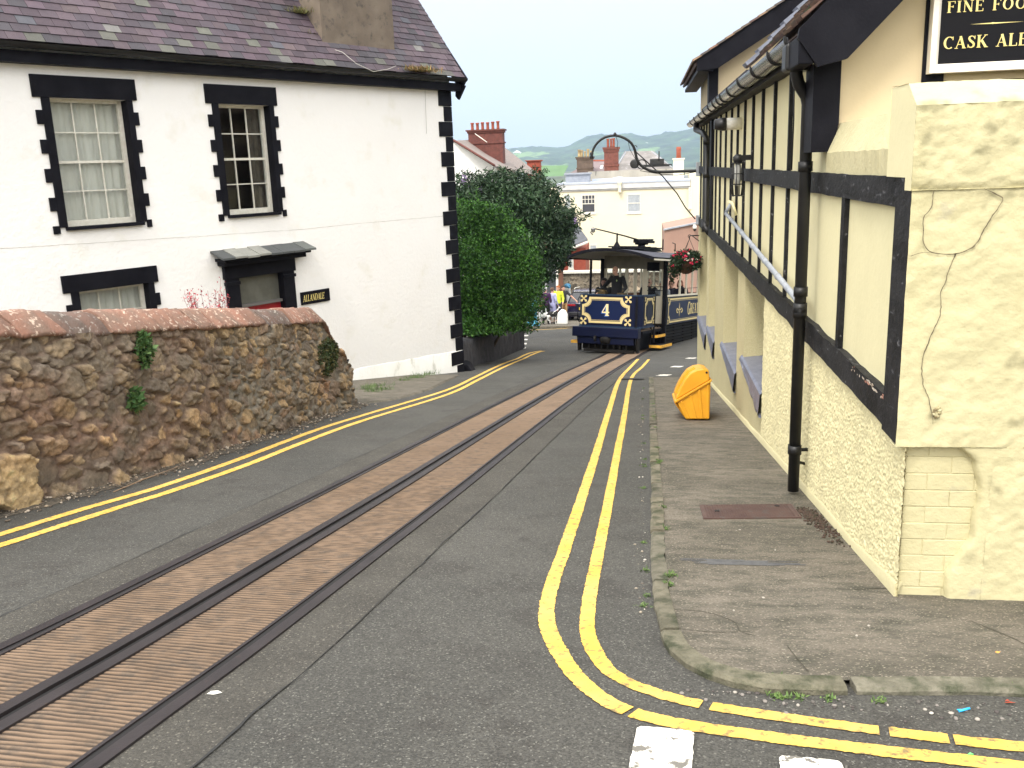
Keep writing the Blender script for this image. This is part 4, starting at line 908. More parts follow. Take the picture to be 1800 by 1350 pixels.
for (y, z) in ((13.40, .42), (13.36, .78)):
    zz = gz(13.4)+z-.12; m.hexa([(-4.95, y-.1, zz+.02), (-4.62, y-.1, zz-.02), (-4.60, y+.24, zz-.02), (-4.95, y+.24, zz)], [(-4.97, y-.1, zz+.10), (-4.66, y-.1, zz+.05), (-4.58, y+.27, zz+.04), (-4.97, y+.25, zz+.09)])
m.build('projecting_stone', M_['black'], wallr, bevel=.012)
# garden behind the wall
m = MB(); m.grid([[(-30, y, gz(y)-.02), (-12, y, gz(y)-.02), (min(-4.95, wx(y)-.35), y, gz(y)+.15)] for y in (2, 5, 8, 11, 13.3)]); struct(m.build('garden', M_['soil'], origin=(0, 0, -2)))
# debris strip of grit and twigs at the foot of the wall
m = MB(); rows = []
for y in np.linspace(4.5, 13.6, 90):
    w_ = .12+.08*abs(fb(y*1.4, 2)); rows.append([(wx(y)-.05, y, gz(y)+.035), (wx(y)+w_*.4, y, gz(y)+.02), (wx(y)+w_+.05*fb(y*6, 5), y, gz(y)+.0035)])
m.grid(rows); struct(m.build('verge', mat('gutter_grit', (.06, .05, .038), (.11, .09, .065), 9, .97, .9, 60, voro=.4, vscale=90), origin=(0, 0, -2)))
m = MB()
def pebble(mb, x, y, z, r, c):
    mb.ell(x, y, z, r*random.uniform(.7, 1.3), r*random.uniform(.7, 1.3), r*random.uniform(.4, .8), 6, 4, c)
for _ in range(900):
    y = random.uniform(5, 13.5); x = wx(y)+abs(random.gauss(.02, .12)); pebble(m, x, y, gz(y)+.008+max(0, .03-(x-wx(y))*.2), random.choice([.005, .007, .010, .016]), random.choice([(.3, .24, .17), (.16, .12, .09), (.45, .38, .3), (.1, .08, .06)]))
for _ in range(200):
    t = random.uniform(0, 1); x = random.uniform(.15, 2.2); y = random.gauss(3.17, .05) if x > .5 else random.gauss(3.28-.2*0, .07); pebble(m, x, min(y, 3.24), gz(min(y, 3.24))+.003, random.choice([.003, .004, .006, .009]), random.choice([(.2, .18, .16), (.10, .09, .08), (.33, .30, .26), (.07, .06, .055)]))
for _ in range(90):
    y = random.uniform(3.9, 16); x = .02+abs(random.gauss(0, .03))*-1; pebble(m, x, y, gz(y)+.003, random.choice([.003, .005, .008]), random.choice([(.3, .26, .2), (.14, .12, .1), (.5, .46, .4)]))
for _ in range(60):
    x = random.uniform(.25, 1.2); y = random.uniform(3.5, 10); pebble(m, x, y, gz(y)+KH-.006, random.choice([.003, .004, .007]), random.choice([(.30, .27, .22), (.36, .33, .28), (.12, .11, .09)]))
pg = m.build('gravel', mat('loose_grit', (1, 1, 1), rough=.95, attr=True), origin=(0, 0, -2), fix=False); pg['kind'] = 'stuff'
# forecourt beside the house
fp = [ong(622, 713), ong(655, 709), ong(690, 705), ong(722, 697), ong(758, 686), ong(780, 674), ong(808, 661)]
m = MB(); rows = []
for q in fp:
    far = HC+HU*((q-HC).dot(HU)-.8)-HN*.1; rows.append([(q[0]+(far[0]-q[0])*t, q[1]+(far[1]-q[1])*t, gz(q[1])+(gz(far[1])-gz(q[1]))*t+.03+.02*t-(.045 if t == 0 else 0)) for t in (0, .02, .25, .5, .75, 1)])
fa = HC+HU*(-6)-HN*.1; rows.insert(0, [(-4.9+(fa[0]+4.9)*t, 13.3+(fa[1]-13.3)*t, gz(13.3)*(1-t)+gz(fa[1])*t+.02) for t in (0, .02, .25, .5, .75, 1)])
m.grid(rows, sm=False); struct(m.build('forecourt', M_['pave'], origin=(0, 0, -3)))
# plants on and by the wall
def leaves(mb, n, fn, size, pal_, asp=.5, droop=0):
    for _ in range(n):
        p, shade = fn(); c = random.choice(pal_); q = random.uniform(.75, 1.25)*shade; c = tuple(x*q for x in c); s = size*random.choice([.5, .7, .85, 1, 1.2, 1.5])
        a = random.uniform(0, 6.283); e = random.uniform(-1.1, 1.1)-droop; d_ = np.array([math.cos(a)*math.cos(e), math.sin(a)*math.cos(e), math.sin(e)]); t = np.cross(d_, [random.gauss(0, 1), random.gauss(0, 1), random.gauss(0, 1)]); t = t/(np.linalg.norm(t)+1e-6)*s*asp/2
        p = np.array(p); mb.poly([tuple(p-t*.3), tuple(p+d_*s*.5-t), tuple(p+d_*s), tuple(p+d_*s*.5+t)], c)
def wall_plant(px, py, ry, rz_, n, label, sz, pal_):
    q = ray(px, py); x = wx(8)-.02
    for _ in range(4): p = q*(x/q[0]); x = wx(p[1])-.02
    m = MB()
    def fn():
        while True:
            a, b = random.uniform(-1, 1), random.uniform(-1, 1)
            if a*a+b*b < 1 and fb(a*2+px, b*2) > -.25: break
        return (p[0]+random.uniform(0, .07)*(1.1-a*a-b*b), p[1]+a*ry, p[2]+b*rz_), 1
    leaves(m, n, fn, sz, pal_, .55); return tag(m.build('wall_fern', M_['leaf'], origin=(p[0], p[1], p[2]-rz_), fix=False), label, 'plant', 'small plants growing out of the wall')
gp_ = [(.06, .12, .035), (.045, .10, .03), (.09, .15, .05)]
wall_plant(252, 612, .10, .16, 420, 'small green fern hanging just under the pink coping of the rubble wall', .05, gp_)
wall_plant(236, 703, .10, .10, 300, 'small green fern low on the rubble wall, below the other fern', .05, gp_)
wall_plant(575, 628, .42, .26, 1500, 'dark bushy ivy clump near the far end of the rubble wall', .045, [(.05, .07, .025), (.035, .055, .02), (.09, .085, .03)])
# red-leaved shrub behind the wall
bx = TH(-6.6, -.9, 0); 
m = MB(); q0 = ray(365, 530); c0_ = q0*(math.hypot(-6.3, 11.4)/math.hypot(q0[0], q0[1])); stems = []
for k in range(22):
    a = random.gauss(0, .55); top = c0_+np.array([math.sin(a)*.42, random.gauss(0, .1), random.uniform(-.05, .25)*(1+.6*math.sin(a))]); b0 = c0_+np.array([random.gauss(0, .05), 0, -1.2]); stems.append((b0, top)); m.tube([b0, (b0+top)/2+np.array([0, 0, .1]), top], [.006, .004, .002], 4, (.16, .03, .03))
def fn():
    b0, t = random.choice(stems); u_ = random.uniform(.6, 1.02); return b0+(t-b0)*u_+np.array([random.gauss(0, .02), random.gauss(0, .03), random.gauss(0, .02)]), 1
leaves(m, 700, fn, .036, [(.45, .06, .08), (.36, .04, .06), (.55, .16, .16), (.25, .03, .04)], .45)
tag(m.build('red_shrub', M_['leaf'], origin=(c0_[0], c0_[1], c0_[2]-1.2), fix=False), 'pinkish red twiggy shrub peeping over the rubble wall left of the front door', 'shrub')
# weeds
def weeds(name, pts, label, n, ln, r):
    m = MB()
    for (x, y, z) in pts: tuft(m, (x, y, z), r, n, ln, [(.08, .14, .035), (.12, .18, .05), (.06, .10, .03)], .004)
    o = m.build(name, M_['leaf'], fix=False); o['kind'] = 'stuff'; return o
pts = []
for _ in range(34): y = random.choice([random.gauss(4.6, .35), random.uniform(3.9, 17), random.gauss(8.2, .5), random.gauss(12.5, 1.5)]); y = max(3.9, y); x = random.choice([.02, .155])+random.gauss(0, .008); pts.append((x, y, gz(y)+(.0 if x < .08 else KH)))
for _ in range(9): x = random.choice([random.gauss(.52, .05), random.gauss(.85, .1), random.uniform(.3, 2)]); pts.append((x, 3.35, gz(3.4)+KH-.01)); pts.append((x+.03, 3.21, gz(3.2)))
weeds('kerb_weeds', pts, '', 34, .022, .014)
pts = [tuple(ong(px, py)+np.array([0, 0, .03])) for px, py in [(645, 688), (650, 684), (668, 682), (675, 688), (712, 672), (725, 668), (735, 667), (745, 663), (756, 660), (655, 692), (790, 652)]]
weeds('wall_foot_weeds', pts, '', 90, .12, .09)
# ------------------------------------------------------------------ low black wall, hedge, buddleia
bw = thing('low_black_wall', 'low black painted stone wall under the hedge, beyond the house corner', 'wall', (-4.35, 21.2, gz(21.2)))
m = MB(); rows = []
for y in np.linspace(20.75, 29.6, 90):
    x = float(np.interp(y, [20.7, 24, 29.6], [-4.30, -4.32, -3.88])); g = gz(y); hh = .72+.05*fb(y*1.5, 3)
    rows.append([(x+.02+.03*fb(y*3, k*1.7, 4), y, g-.1+(hh+.1)*k/6) for k in range(7)]+[(x-.15, y, g+hh+.05), (x-.35, y, g+hh), (x-.38, y, g-.1)])
m.grid(rows); m.poly(rows[0]); m.poly(rows[-1])
m.build('wall', mat('black_stone', (.022, .02, .022), (.045, .042, .045), 4, .8, .8, 9, c3=(.09, .08, .075), s3=5, t3=(.62, .7), bdist=.04), bw, fix=False)
m = MB(); m.hexa([(-4.42, 20.95, gz(21)-.1), (-3.98, 20.95, gz(21)-.1), (-4.0, 21.5, gz(21.5)-.1), (-4.42, 21.5, gz(21.5)-.1)], [(-4.42, 20.97, gz(21)+.22), (-4.12, 20.97, gz(21)+.14), (-4.14, 21.5, gz(21.5)+.2), (-4.42, 21.5, gz(21.5)+.3)])
m.build('buttress', M_['black'], bw, bevel=.03)
m = MB()
for k in range(14):
    y = 27+k*.19; x = float(np.interp(y, [20.7, 24, 29.6], [-4.30, -4.32, -3.88]))-.12; m.box(x-.012, x+.012, y-.012, y+.012, gz(y)+.7, gz(y)+1.35)
m.build('railing', M_['iron'], bw)
def crown(lobes, n, size, pal_, asp, holes=.0, shell=.35, droop=0, seed=0, mb=None, minh=-9):
    mb = mb or MB(); vol = [a[3]*a[4]+a[4]*a[5]+a[3]*a[5] for a in lobes]; tot = sum(vol)
    for l, v in zip(lobes, vol):
        k = int(n*v/tot); tone = random.uniform(.68, 1.32)
        def fn():
            while True:
                d_ = unit(RNG.normal(size=3)); r = 1-shell*abs(random.gauss(0, .6)); r *= 1+.22*fb(d_[0]*2.3+seed, d_[1]*2.3, d_[2]*2.3+l[0])+.12*fb(d_[0]*7, d_[1]*7+seed, d_[2]*7)
                p = (l[0]+d_[0]*l[3]*r, l[1]+d_[1]*l[4]*r, l[2]+d_[2]*l[5]*r)
                if fb(p[0]*2.6, p[1]*2.6, p[2]*2.6+seed) > holes-.5 and p[2] > gz(p[1])+minh+.12*fb(p[0]*2, p[1]*2): break
            return p, tone*(1+.35*fb(p[0]*1.3+5, p[1]*1.3, p[2]*1.3))
        leaves(mb, k, fn, size, pal_, asp, droop)
    return mb
hd = thing('hedge', 'large rounded bright green bush bulging over the low black wall', 'bush', (-4.9, 25.3, gz(25)))
lob = []
def at_px(px, py, y): q = ony(y, px, py); return q
for px, py, y, r in ((835, 420, 25, .95), (865, 400, 25.2, .75), (880, 450, 25, 1.0), (905, 470, 25.5, .85), (850, 500, 24.6, 1.1), (895, 520, 24.8, .95), (920, 520, 25.8, .65), (870, 560, 24.5, .9), (840, 570, 24, 1.0), (905, 565, 25, .65), (815, 480, 24, 1.0), (925, 480, 26, .5), (845, 380, 25, .45), (810, 600, 23, .7), (850, 605, 23.4, .6), (806, 400, 26, .9), (808, 450, 26, 1.0), (808, 510, 25.5, 1.0), (806, 560, 25, .9), (830, 540, 25.5, 1.0)):
    q = at_px(px, py, y); lob.append((q[0], q[1], q[2], r, r, r*.95))
gp2 = [(.030, .095, .012), (.048, .14, .018), (.022, .07, .010), (.08, .19, .028), (.014, .046, .008)]
mm = crown(lob, 95000, .070, gp2, .55, holes=-.1, shell=.42, seed=1, minh=.86)
for _ in range(170):
    l = random.choice(lob); d_ = unit(RNG.normal(size=3)+np.array([.1, -.3, .5])); b = np.array(l[:3])+d_*l[3]*.9
    if b[2] < gz(b[1])+1.0: continue
    t = b+(d_+np.array([0, 0, .5]))*random.uniform(.12, .38)
    for j in range(12): p = b+(t-b)*j/11; leaves(mm, 2, lambda: (p, 1.1), .065, gp2[:4], .5)
mm.build('foliage', M_['leaf'], hd, fix=False)
m = MB()
for k in range(9): a = (-4.9+random.gauss(0, .3), 25+random.gauss(0, .5)); q = random.choice(lob); m.tube([(a[0], a[1], gz(25)-.1), ((a[0]+q[0])/2, (a[1]+q[1])/2, (gz(25)+q[2])/2), q[:3]], [.05, .035, .012], 6)
m.build('branches', M_['bark'], hd)
bd = thing('buddleia', 'tall dark green buddleia with drooping leaves and small purple flowers behind the bright green bush', 'tree', (-5.6, 33.2, gz(33)))
lob = []
for px, py, y, r in ((828, 345, 33, .85), (868, 335, 33, .8), (908, 335, 33.5, .8), (942, 328, 34, .55), (968, 345, 34, .4), (915, 370, 33, 1.05), (955, 380, 33.5, .85), (985, 385, 34, .6), (1000, 395, 34, .42), (960, 430, 33.5, .9), (988, 425, 34, .5), (925, 430, 33, 1.0), (952, 468, 33.5, .66), (988, 455, 34, .35), (922, 480, 33, .8), (930, 505, 33.3, .5), (850, 355, 32.5, .95), (880, 370, 32.5, 1.0), (815, 370, 33, 1.0)):
    q = at_px(px, py, y); lob.append((q[0], q[1], q[2], r, r*1.1, r))
dg = [(.018, .042, .016), (.024, .056, .022), (.014, .032, .013), (.040, .075, .032), (.06, .095, .05), (.016, .036, .014)]
mm = crown(lob, 40000, .17, dg, .28, holes=-.05, shell=.42, droop=.35, seed=4)
for l in lob[:10]:
    for k in range(16):
        d_ = unit(RNG.normal(size=3)+np.array([.2, -.3, .2])); b = np.array(l[:3])+d_*l[3]; t = b+np.array([d_[0]*.5, d_[1]*.3, .05+.2*random.random()])*.8
        for j in range(9): p = b+(t-b)*j/8; leaves(mm, 2, lambda: (p, 1), .16, dg, .24)
mm.build('foliage', M_['leaf'], bd, fix=False)
m = MB()
for k in range(14): q = random.choice(lob); m.tube([(-5.6+random.gauss(0, .3), 33.2, gz(33)), ((q[0]-5.6)/2, 33.2, (gz(33)+q[2])/2-.3), q[:3]], [.09, .05, .015], 6)
m.build('trunk', M_['bark'], bd)
m = MB()
for px, py in ((818, 312), (822, 330), (825, 345), (806, 352), (845, 335), (1012, 388), (812, 318)):
    q = ony(32.3 if px < 900 else 33.2, px, py); 
    for _ in range(16): m.ell(q[0]+random.gauss(0, .035), q[1]+random.gauss(0, .03), q[2]+random.gauss(0, .09), .018, .018, .018, 5, 3, random.choice([(.30, .18, .42), (.38, .25, .5), (.24, .15, .3)]))
m.build('flowers', M_['leaf'], bd, fix=False)

# ------------------------------------------------------------------ buildings down the hill
def bsolid(m, x0, x1, y0, y1, z0, z1, c=None): m.box(x0, x1, y0, y1, z0, z1, c)
def fw(parent, y, a, b, c, d, frm, rows_=2, cols_=1, lit='net', sub=None):
    """window on a camera-facing wall at depth y, pixel box"""
    A = ony(y, a, d); B = ony(y, b, c); x0, x1, z0, z1 = A[0], B[0], A[2], B[2]
    m = MB(); m.box(x0-.06, x1+.06, y-.05, y+.03, z0-.14, z0-.03); m.box(x0-.03, x0+.05, y-.03, y+.02, z0-.03, z1+.03); m.box(x1-.05, x1+.03, y-.03, y+.02, z0-.03, z1+.03); m.box(x0+.05, x1-.05, y-.029, y+.02, z1-.05, z1+.03); m.box(x0+.05, x1-.05, y-.029, y+.02, z0-.029, z0+.05)
    mz = (z0+z1)/2; m.box(x0+.05, x1-.05, y-.028, y+.01, mz-.03, mz+.03)
    if sub:
        for k in range(1, 4): xx = x0+(x1-x0)*k/4; m.box(xx-.02, xx+.02, y-.027, y+.01, mz+.03, z1-.05)
        m.box(x0+.05, x1-.05, y-.026, y+.01, (mz+z1)/2-.02, (mz+z1)/2+.02)
    w_ = m.build('window', M_['wood_w'], parent); g = MB(); g.box(x0, x1, y-.012, y+.01, z0, z1); g.build('pane', M_['net2'] if lit == 'net' else M_['dkpane'], w_)
M_['net2'] = mat('far_net', (.30, .33, .36), (.42, .45, .47), 5, .5); M_['dkpane'] = mat('far_dark_pane', (.05, .055, .06), (.08, .08, .09), 1, .2)
M_['cream2'] = mat('pale_cream_wall', (.80, .74, .54), (.74, .68, .50), .5, .9, .1, 8, c3=(.55, .50, .40), s3=.7, t3=(.66, .8))
BY = 62.
pb = thing('pale_building', 'tall pale cream flat-roofed building with sash windows behind the tram', 'building', (-1, BY, -13))
m = MB(); xL = ony(BY, 984, 330)[0]; xM = ony(BY, 1214, 330)[0]; zT = ony(BY, 1100, 322)[2]
m.box(xL, xM, BY, BY+9, -14, zT); m.box(xL-1.6, xL, BY+1.2, BY+9, -14, zT-.3)
m.build('wall', M_['cream2'], pb)
m = MB(); zW = ony(BY, 1215, 306)[2]; m.box(xM, xM+6, BY-.2, BY+8, -14, zW); m.build('side_wing', M_['cream2'], pb)
m = MB(); m.box(xL-.15, xM-.02, BY-.15, BY, zT-.32, zT+.02); m.box(xL-.1, xM-.02, BY-.08, BY, zT-.42, zT-.33); m.build('cornice', mat('grey_white_trim', (.60, .60, .58), (.50, .50, .50), 2), pb)
m = MB(); m.box(xL-.2, xM-.02, BY-.18, BY+4, zT+.02, zT+.14); m.prism([(xL+2, BY+3, zT+.1), (xM, BY+3, zT+.1), (xM, BY+3, zT+.35), (xL+2, BY+3, zT+.30)], (0, .2, 0)); m.build('flat_roof', mat('lead_roof', (.38, .42, .50), (.48, .52, .58), 1.5, .6), pb)
def onb(px, py, y=BY): q = ony(y, px, py); return q[0], q[2]
m = MB(); a = onb(994, 324, BY+1); b = onb(1036, 306, BY+1); m.box(a[0], b[0], BY+1, BY+2.5, a[1], b[1]); m.box(a[0]-.08, b[0]+.08, BY+.9, BY+2.6, b[1], b[1]+.1); m.build('roof_box', mat('grey_box', (.22, .24, .28), (.3, .32, .36), 3), pb)
m = MB(); a = onb(1070, 321, BY+1); b = onb(1105, 311, BY+1); m.ell((a[0]+b[0])/2, BY+1.4, a[1]+.03, (b[0]-a[0])/2, .6, b[1]-a[1], 16, 8); m.build('skylight', mat('skylight_dome', (.55, .62, .70), rough=.3), pb)
m = MB(); a = onb(1034, 316, BY+4.2); b = onb(1165, 297, BY+4.2); m.box(a[0], b[0]+1.4, BY+4.2, BY+4.5, zT-.1, b[1])
m.build('parapet', mat('stained_concrete', (.30, .28, .24), (.40, .37, .31), 1, .95, c3=(.08, .07, .06), s3=2.5, t3=(.58, .66), stretch=(1, 1, .25)), pb)
m = MB(); a = onb(1087, 338); b = onb(1092, 320); m.box(a[0], b[0], BY-.35, BY+.1, a[1], b[1]); m.box(a[0]-.03, b[0]+.03, BY-.38, BY+.1, b[1]-.1, b[1]+.05); m.build('rainwater_box', M_['cream2'], pb)
fw(pb, BY, 1023, 1046, 342, 374, 0, lit='dark', sub=1); fw(pb, BY, 1103, 1126, 341, 373, 0); fw(pb, BY, 993, 1003, 342, 366, 0); fw(pb, BY, 1037, 1049, 430, 450, 0)
fw(pb, BY-.2, 1211, 1215, 330, 364, 0)
m = MB(); a = onb(1184, 300, BY+2); b = onb(1202, 280, BY+2); m.box(a[0], b[0], BY+2, BY+2.7, a[1]-1, b[1]); m.box(a[0]-.06, b[0]+.06, BY+1.94, BY+2.76, b[1], b[1]+.09)
c_ = m.build('chimney', M_['cream2'], pb); m = MB(); cc = onb(1193, 258, BY+2.3); m.lathe(cc[0], BY+2.3, [(.17, b[1]+.05), (.15, b[1]+.5), (.17, cc[1]-.15), (.14, cc[1])], 12); m.build('chimney_pot', M_['pot'], c_)
def chimney_stack(name, label, y, a, b, c, d, pots, mt, potmat, parent=None):
    A = onb(a, d, y); B = onb(b, c, y); t = parent or thing(name, label, 'chimney', (A[0], y, A[1]-2))
    m = MB(); h_ = B[1]-A[1]; m.box(A[0]+.05, B[0]-.05, y+.05, y+.85, A[1]-2.5, B[1]-.18*h_); m.box(A[0], B[0], y, y+.9, B[1]-.18*h_, B[1]-.08*h_); m.box(A[0]-.06, B[0]+.06, y-.06, y+.96, B[1]-.08*h_, B[1])
    m.box(A[0]-.0, B[0]+.0, y+.0, y+.9, A[1]+.25*h_, A[1]+.33*h_)
    s_ = m.build('chimney' if parent else 'stack', mt, t)
    for (p0, p1, pt) in pots:
        u0 = onb(p0, pt, y+.4); u1 = onb(p1, pt, y+.4); r = (u1[0]-u0[0])/2; x = (u0[0]+u1[0])/2; m = MB(); m.lathe(x, y+.4, [(r, B[1]-.02), (r*.85, B[1]+(u0[1]-B[1])*.2), (r*.8, u0[1]-.08), (r*1.05, u0[1]-.06), (r*1.05, u0[1]), (r*.7, u0[1])], 12); m.build('chimney_pot', potmat, s_)
    return t
buff = mat('buff_pot', (.50, .38, .20), (.2, .15, .1), 3, .9); dkbr = mat('sooty_brick', (.07, .05, .04), (.11, .08, .065), 3, .95)
M_['brickrow'] = mat('dull_red_brick', (.105, .035, .027), (.15, .05, .038), 6, .9, c3=(.07, .03, .026), s3=9)
# terrace behind the pale building: two roofs with stacks
rb = thing('slate_roof_house', 'grey hipped slate roofed house behind the pale building', 'house', onb(1120, 300, 76)[:1]+(76, -10))
m = MB(); A = onb(1078, 300, 74); Bq = onb(1186, 300, 74); T0 = onb(1098, 266, 78); T1 = onb(1148, 265, 78); S0 = onb(1186, 294, 74)
m.poly([(A[0], 74, A[1]), (Bq[0], 74, A[1]), (T1[0], 78, T1[1]), (T0[0], 78, T0[1])]); m.poly([(A[0], 74, A[1]), (T0[0], 78, T0[1]), (A[0], 84, A[1])]); m.poly([(Bq[0], 74, A[1]), (Bq[0], 84, A[1]), (T1[0], 78, T1[1])]); m.poly([(A[0], 84, A[1]), (Bq[0], 84, A[1]), (T1[0], 78, T1[1]), (T0[0], 78, T0[1])])
m.build('roof', mat('grey_slate', (.16, .15, .14), (.24, .22, .21), 1.5, .9, .5, 9, c3=(.32, .31, .31), s3=3, t3=(.6, .68)), rb)
m = MB(); m.box(A[0]+.2, Bq[0]-.2, 74.2, 83.8, -14, A[1]); m.build('wall', M_['cream2'], rb)
m = MB(); e0 = onb(1080, 300, 73.9); e1 = onb(1100, 268, 77.9); m.tube([(e0[0], 73.9, e0[1]+.03), (e1[0], 77.9, e1[1]+.03)], .06, 5); e2 = onb(1145, 266, 78); e3 = onb(1184, 296, 73.9); m.tube([(e2[0], 78, e2[1]), (e3[0], 73.9, e3[1])], .06, 5); m.build('ridge_tiles', M_['lead'], rb)
m = MB(); p = onb(1154, 282, 74); m.box(p[0]-1.2, p[0]+1.2, 74.5, 75.6, A[1]-.2, p[1]-.3); m.box(p[0]-.5, p[0]+.6, 74.4, 74.9, p[1]-.3, p[1]+.12); m.tube([(p[0]+.2, 74.4, p[1]), (p[0]+.2, 74.4, p[1]+.7)], .05); m.ell(p[0]-1.7, 74.3, p[1]-.2, .36, .06, .36, 16, 8); m.build('rooftop_equipment', M_['iron'], rb)
r2 = thing('red_ridged_house', 'house with a dull purple roof and red ridge between the two tall chimneys', 'house', onb(1040, 300, 72)[:1]+(72, -10))
m = MB(); A = onb(1002, 304, 72); Bq = onb(1085, 304, 72); T0 = onb(1012, 284, 75); T1 = onb(1086, 283, 75); m.poly([(A[0], 72, A[1]), (Bq[0], 72, A[1]), (T1[0], 75, T1[1]), (T0[0]+1.2, 75, T0[1])]); m.poly([(A[0], 78, A[1]), (Bq[0], 78, A[1]), (T1[0], 75, T1[1]), (T0[0]+1.2, 75, T0[1])]); m.poly([(A[0], 72, A[1]), (T0[0]+1.2, 75, T0[1]), (A[0], 78, A[1])])
m.build('roof', mat('dull_purple_slate', (.17, .13, .13), (.22, .17, .17), 2), r2); m = MB(); m.box(A[0]+.1, Bq[0]-.1, 72.2, 77.8, -14, A[1]); m.build('wall', M_['cream2'], r2); m = MB(); m.tube([(T0[0]+1.2, 75, T0[1]), (T1[0], 75, T1[1])], .1, 6); m.build('ridge', M_['pot'], r2)
m = MB(); q = onb(1056, 296, 73); m.poly([(q[0]-.1, 72.9, q[1]-.1), (q[0]+.14, 72.9, q[1]-.0), (q[0]+.2, 73.2, q[1]+.25), (q[0]-.02, 73.2, q[1]+.2)]); m.build('roof_light', mat('roof_light', (.8, .8, .8)), r2)
chimney_stack('', '', 71.5, 1013, 1043, 275, 304, [(1015, 1021, 263), (1020, 1025, 264), (1026, 1030, 266), (1031, 1036, 262), (1037, 1041, 265)], dkbr, buff, r2)
chimney_stack('', '', 71, 1061, 1088, 258, 304, [(1066, 1071, 244), (1072, 1076, 244), (1076, 1081, 243)], M_['brickrow'], M_['pot'], rb)
# house down the hill on the left
fh = thing('distant_house', 'white gabled house with grey roof and six-pot red chimney behind the buddleia', 'house', (-9, 48, -9))
Y1 = 46.
A = onb(770, 230, Y1); R0 = onb(792, 246, Y1+1); R1 = onb(852, 246, Y1+4)
m = MB(); V0 = onb(798, 247, Y1); V1 = onb(870, 292, Y1-1); Eb = onb(948, 306, Y1+5); Rr = onb(858, 247, Y1+6)
m.poly([(V0[0], Y1, V0[1]), (V1[0], Y1-1, V1[1]), (Eb[0], Y1+7, Eb[1]-.2), (Rr[0], Y1+8, Rr[1]+.15)])
m.poly([(V0[0], Y1, V0[1]), (V0[0]-4, Y1, V0[1]-2.5), (Rr[0]-4, Y1+8, Rr[1]-2.5), (Rr[0], Y1+8, Rr[1]+.15)])
m.build('roof', mat('grey_tile_roof', (.19, .165, .15), (.26, .22, .20), 4, .9, .7, 14, c3=(.30, .2, .18), s3=5, stretch=(1, 1, 4)), fh)
m = MB(); m.tube([(V0[0]-.02, Y1-.05, V0[1]+.02), (V1[0], Y1-1.05, V1[1]+.02)], .06, 5); m.build('verge', M_['brickrow'], fh)
m = MB(); m.prism([(V0[0], Y1+.08, V0[1]-.08), (V1[0]-.1, Y1+.08-.9*.0, V1[1]-.08), (V1[0]-.1, Y1+.08, -14), (V0[0]-4, Y1+.08, -14), (V0[0]-4, Y1+.08, V0[1]-2.6)], (0, 7, 0)); m.build('wall', M_['white'], fh)
chimney_stack('', '', Y1+2.2, 822, 884, 226, 262, [(827, 833, 216), (836, 842, 216), (845, 851, 215), (854, 860, 215), (863, 869, 214), (872, 878, 213)], M_['brickrow'], M_['pot'], fh)
m = MB(); q0_ = onb(835, 235, Y1+2.1); q1_ = onb(856, 250, Y1+1.6); m.tube([(q0_[0], Y1+2.1, q0_[1]), (q1_[0], Y1+1.6, q1_[1])], .02); m.build('cable', M_['wood_w'], fh)
chimney_stack('red_chimney_block', 'plain red brick chimney block above the buddleia', 56, 925, 950, 281, 298, [], M_['brick'], M_['pot'])
# red brick cottage, stone wall, lamp post
cb = thing('red_cottage', 'small red brick house with dark slate roof and white gutter left of the tram', 'house', (-4, 54, -9))
yc = 54.; A = onb(985, 500, yc); B_ = onb(1029, 436, yc)
m = MB(); m.box(A[0]-1, B_[0], yc, yc+4, -14, B_[1]); m.build('wall', M_['brick'], cb)
m = MB(); e0 = onb(978, 447, yc-.3); e1 = onb(1033, 423, yc-.3); r0 = onb(985, 380, yc+3); r1 = onb(1008, 398, yc+3)
m.prism([(e0[0], yc-.3, e0[1]+.1), (e1[0], yc-.3, e1[1]), (r1[0]+.1, yc+3, r1[1]+.2), (r0[0]-.5, yc+3, r1[1]+.2)], (0, .05, .1)); m.build('roof', mat('dark_slate', (.085, .09, .10), (.11, .115, .13), 4), cb)
m = MB(); m.tube([(e0[0], yc-.32, e0[1]+.0), (e1[0], yc-.32, e1[1]-.1)], .08, 6); m.tube([(e1[0], yc-.32, e1[1]-.1), (r1[0]+.15, yc+3, r1[1]+.2)], .06, 6); m.build('gutter', M_['wood_w'], cb)
fw(cb, yc, 1000, 1007, 447, 472, 0)
sw = thing('roadside_stone_wall', 'grey stone wall with a white coping across the road behind the tram', 'stone wall', (-3, 50, -9))
m = MB(); A = onb(960, 520, 50); B_ = onb(1240, 480, 50); zt = onb(1020, 480, 50)[1]; rough_plane(m, (A[0], 50, -12), (B_[0]-A[0], 0, 0), (0, 0, zt+12), (0, -1, 0), 220, 120, .04, 31, 2.2)
m.build('wall', mat('grey_rubble', (.17, .14, .10), (.26, .22, .16), 3, .95, .9, 6, c3=(.09, .075, .055), s3=6, t3=(.5, .56), bdist=.1, voro=.35, vscale=4), sw, fix=False)
m = MB(); m.box(A[0], B_[0], 49.85, 50.35, zt, zt+.12); m.build('coping', M_['wood_w'], sw)
pk = thing('pink_building', 'salmon pink building with a sloping parapet between the pub and the tram', 'building', (4, 48, -9))
A = onb(1168, 405, 48); B_ = onb(1240, 390, 48); m = MB(); m.prism([(A[0], 48, -12), (B_[0]+2, 48, -12), (B_[0]+2, 48, B_[1]+.25), (B_[0], 48, B_[1]), (A[0], 48, A[1])], (0, 6, 0)); m.build('wall', mat('pink_render', (.36, .22, .165), (.31, .19, .145), .7, .9, .3, 6, c3=(.22, .16, .13), s3=1.2), pk)
m = MB(); m.prism([(A[0]-.05, 47.9, A[1]), (B_[0], 47.9, B_[1]), (B_[0], 47.9, B_[1]+.07), (A[0]-.05, 47.9, A[1]+.07)], (0, .3, 0)); m.build('coping', M_['lead'], pk)
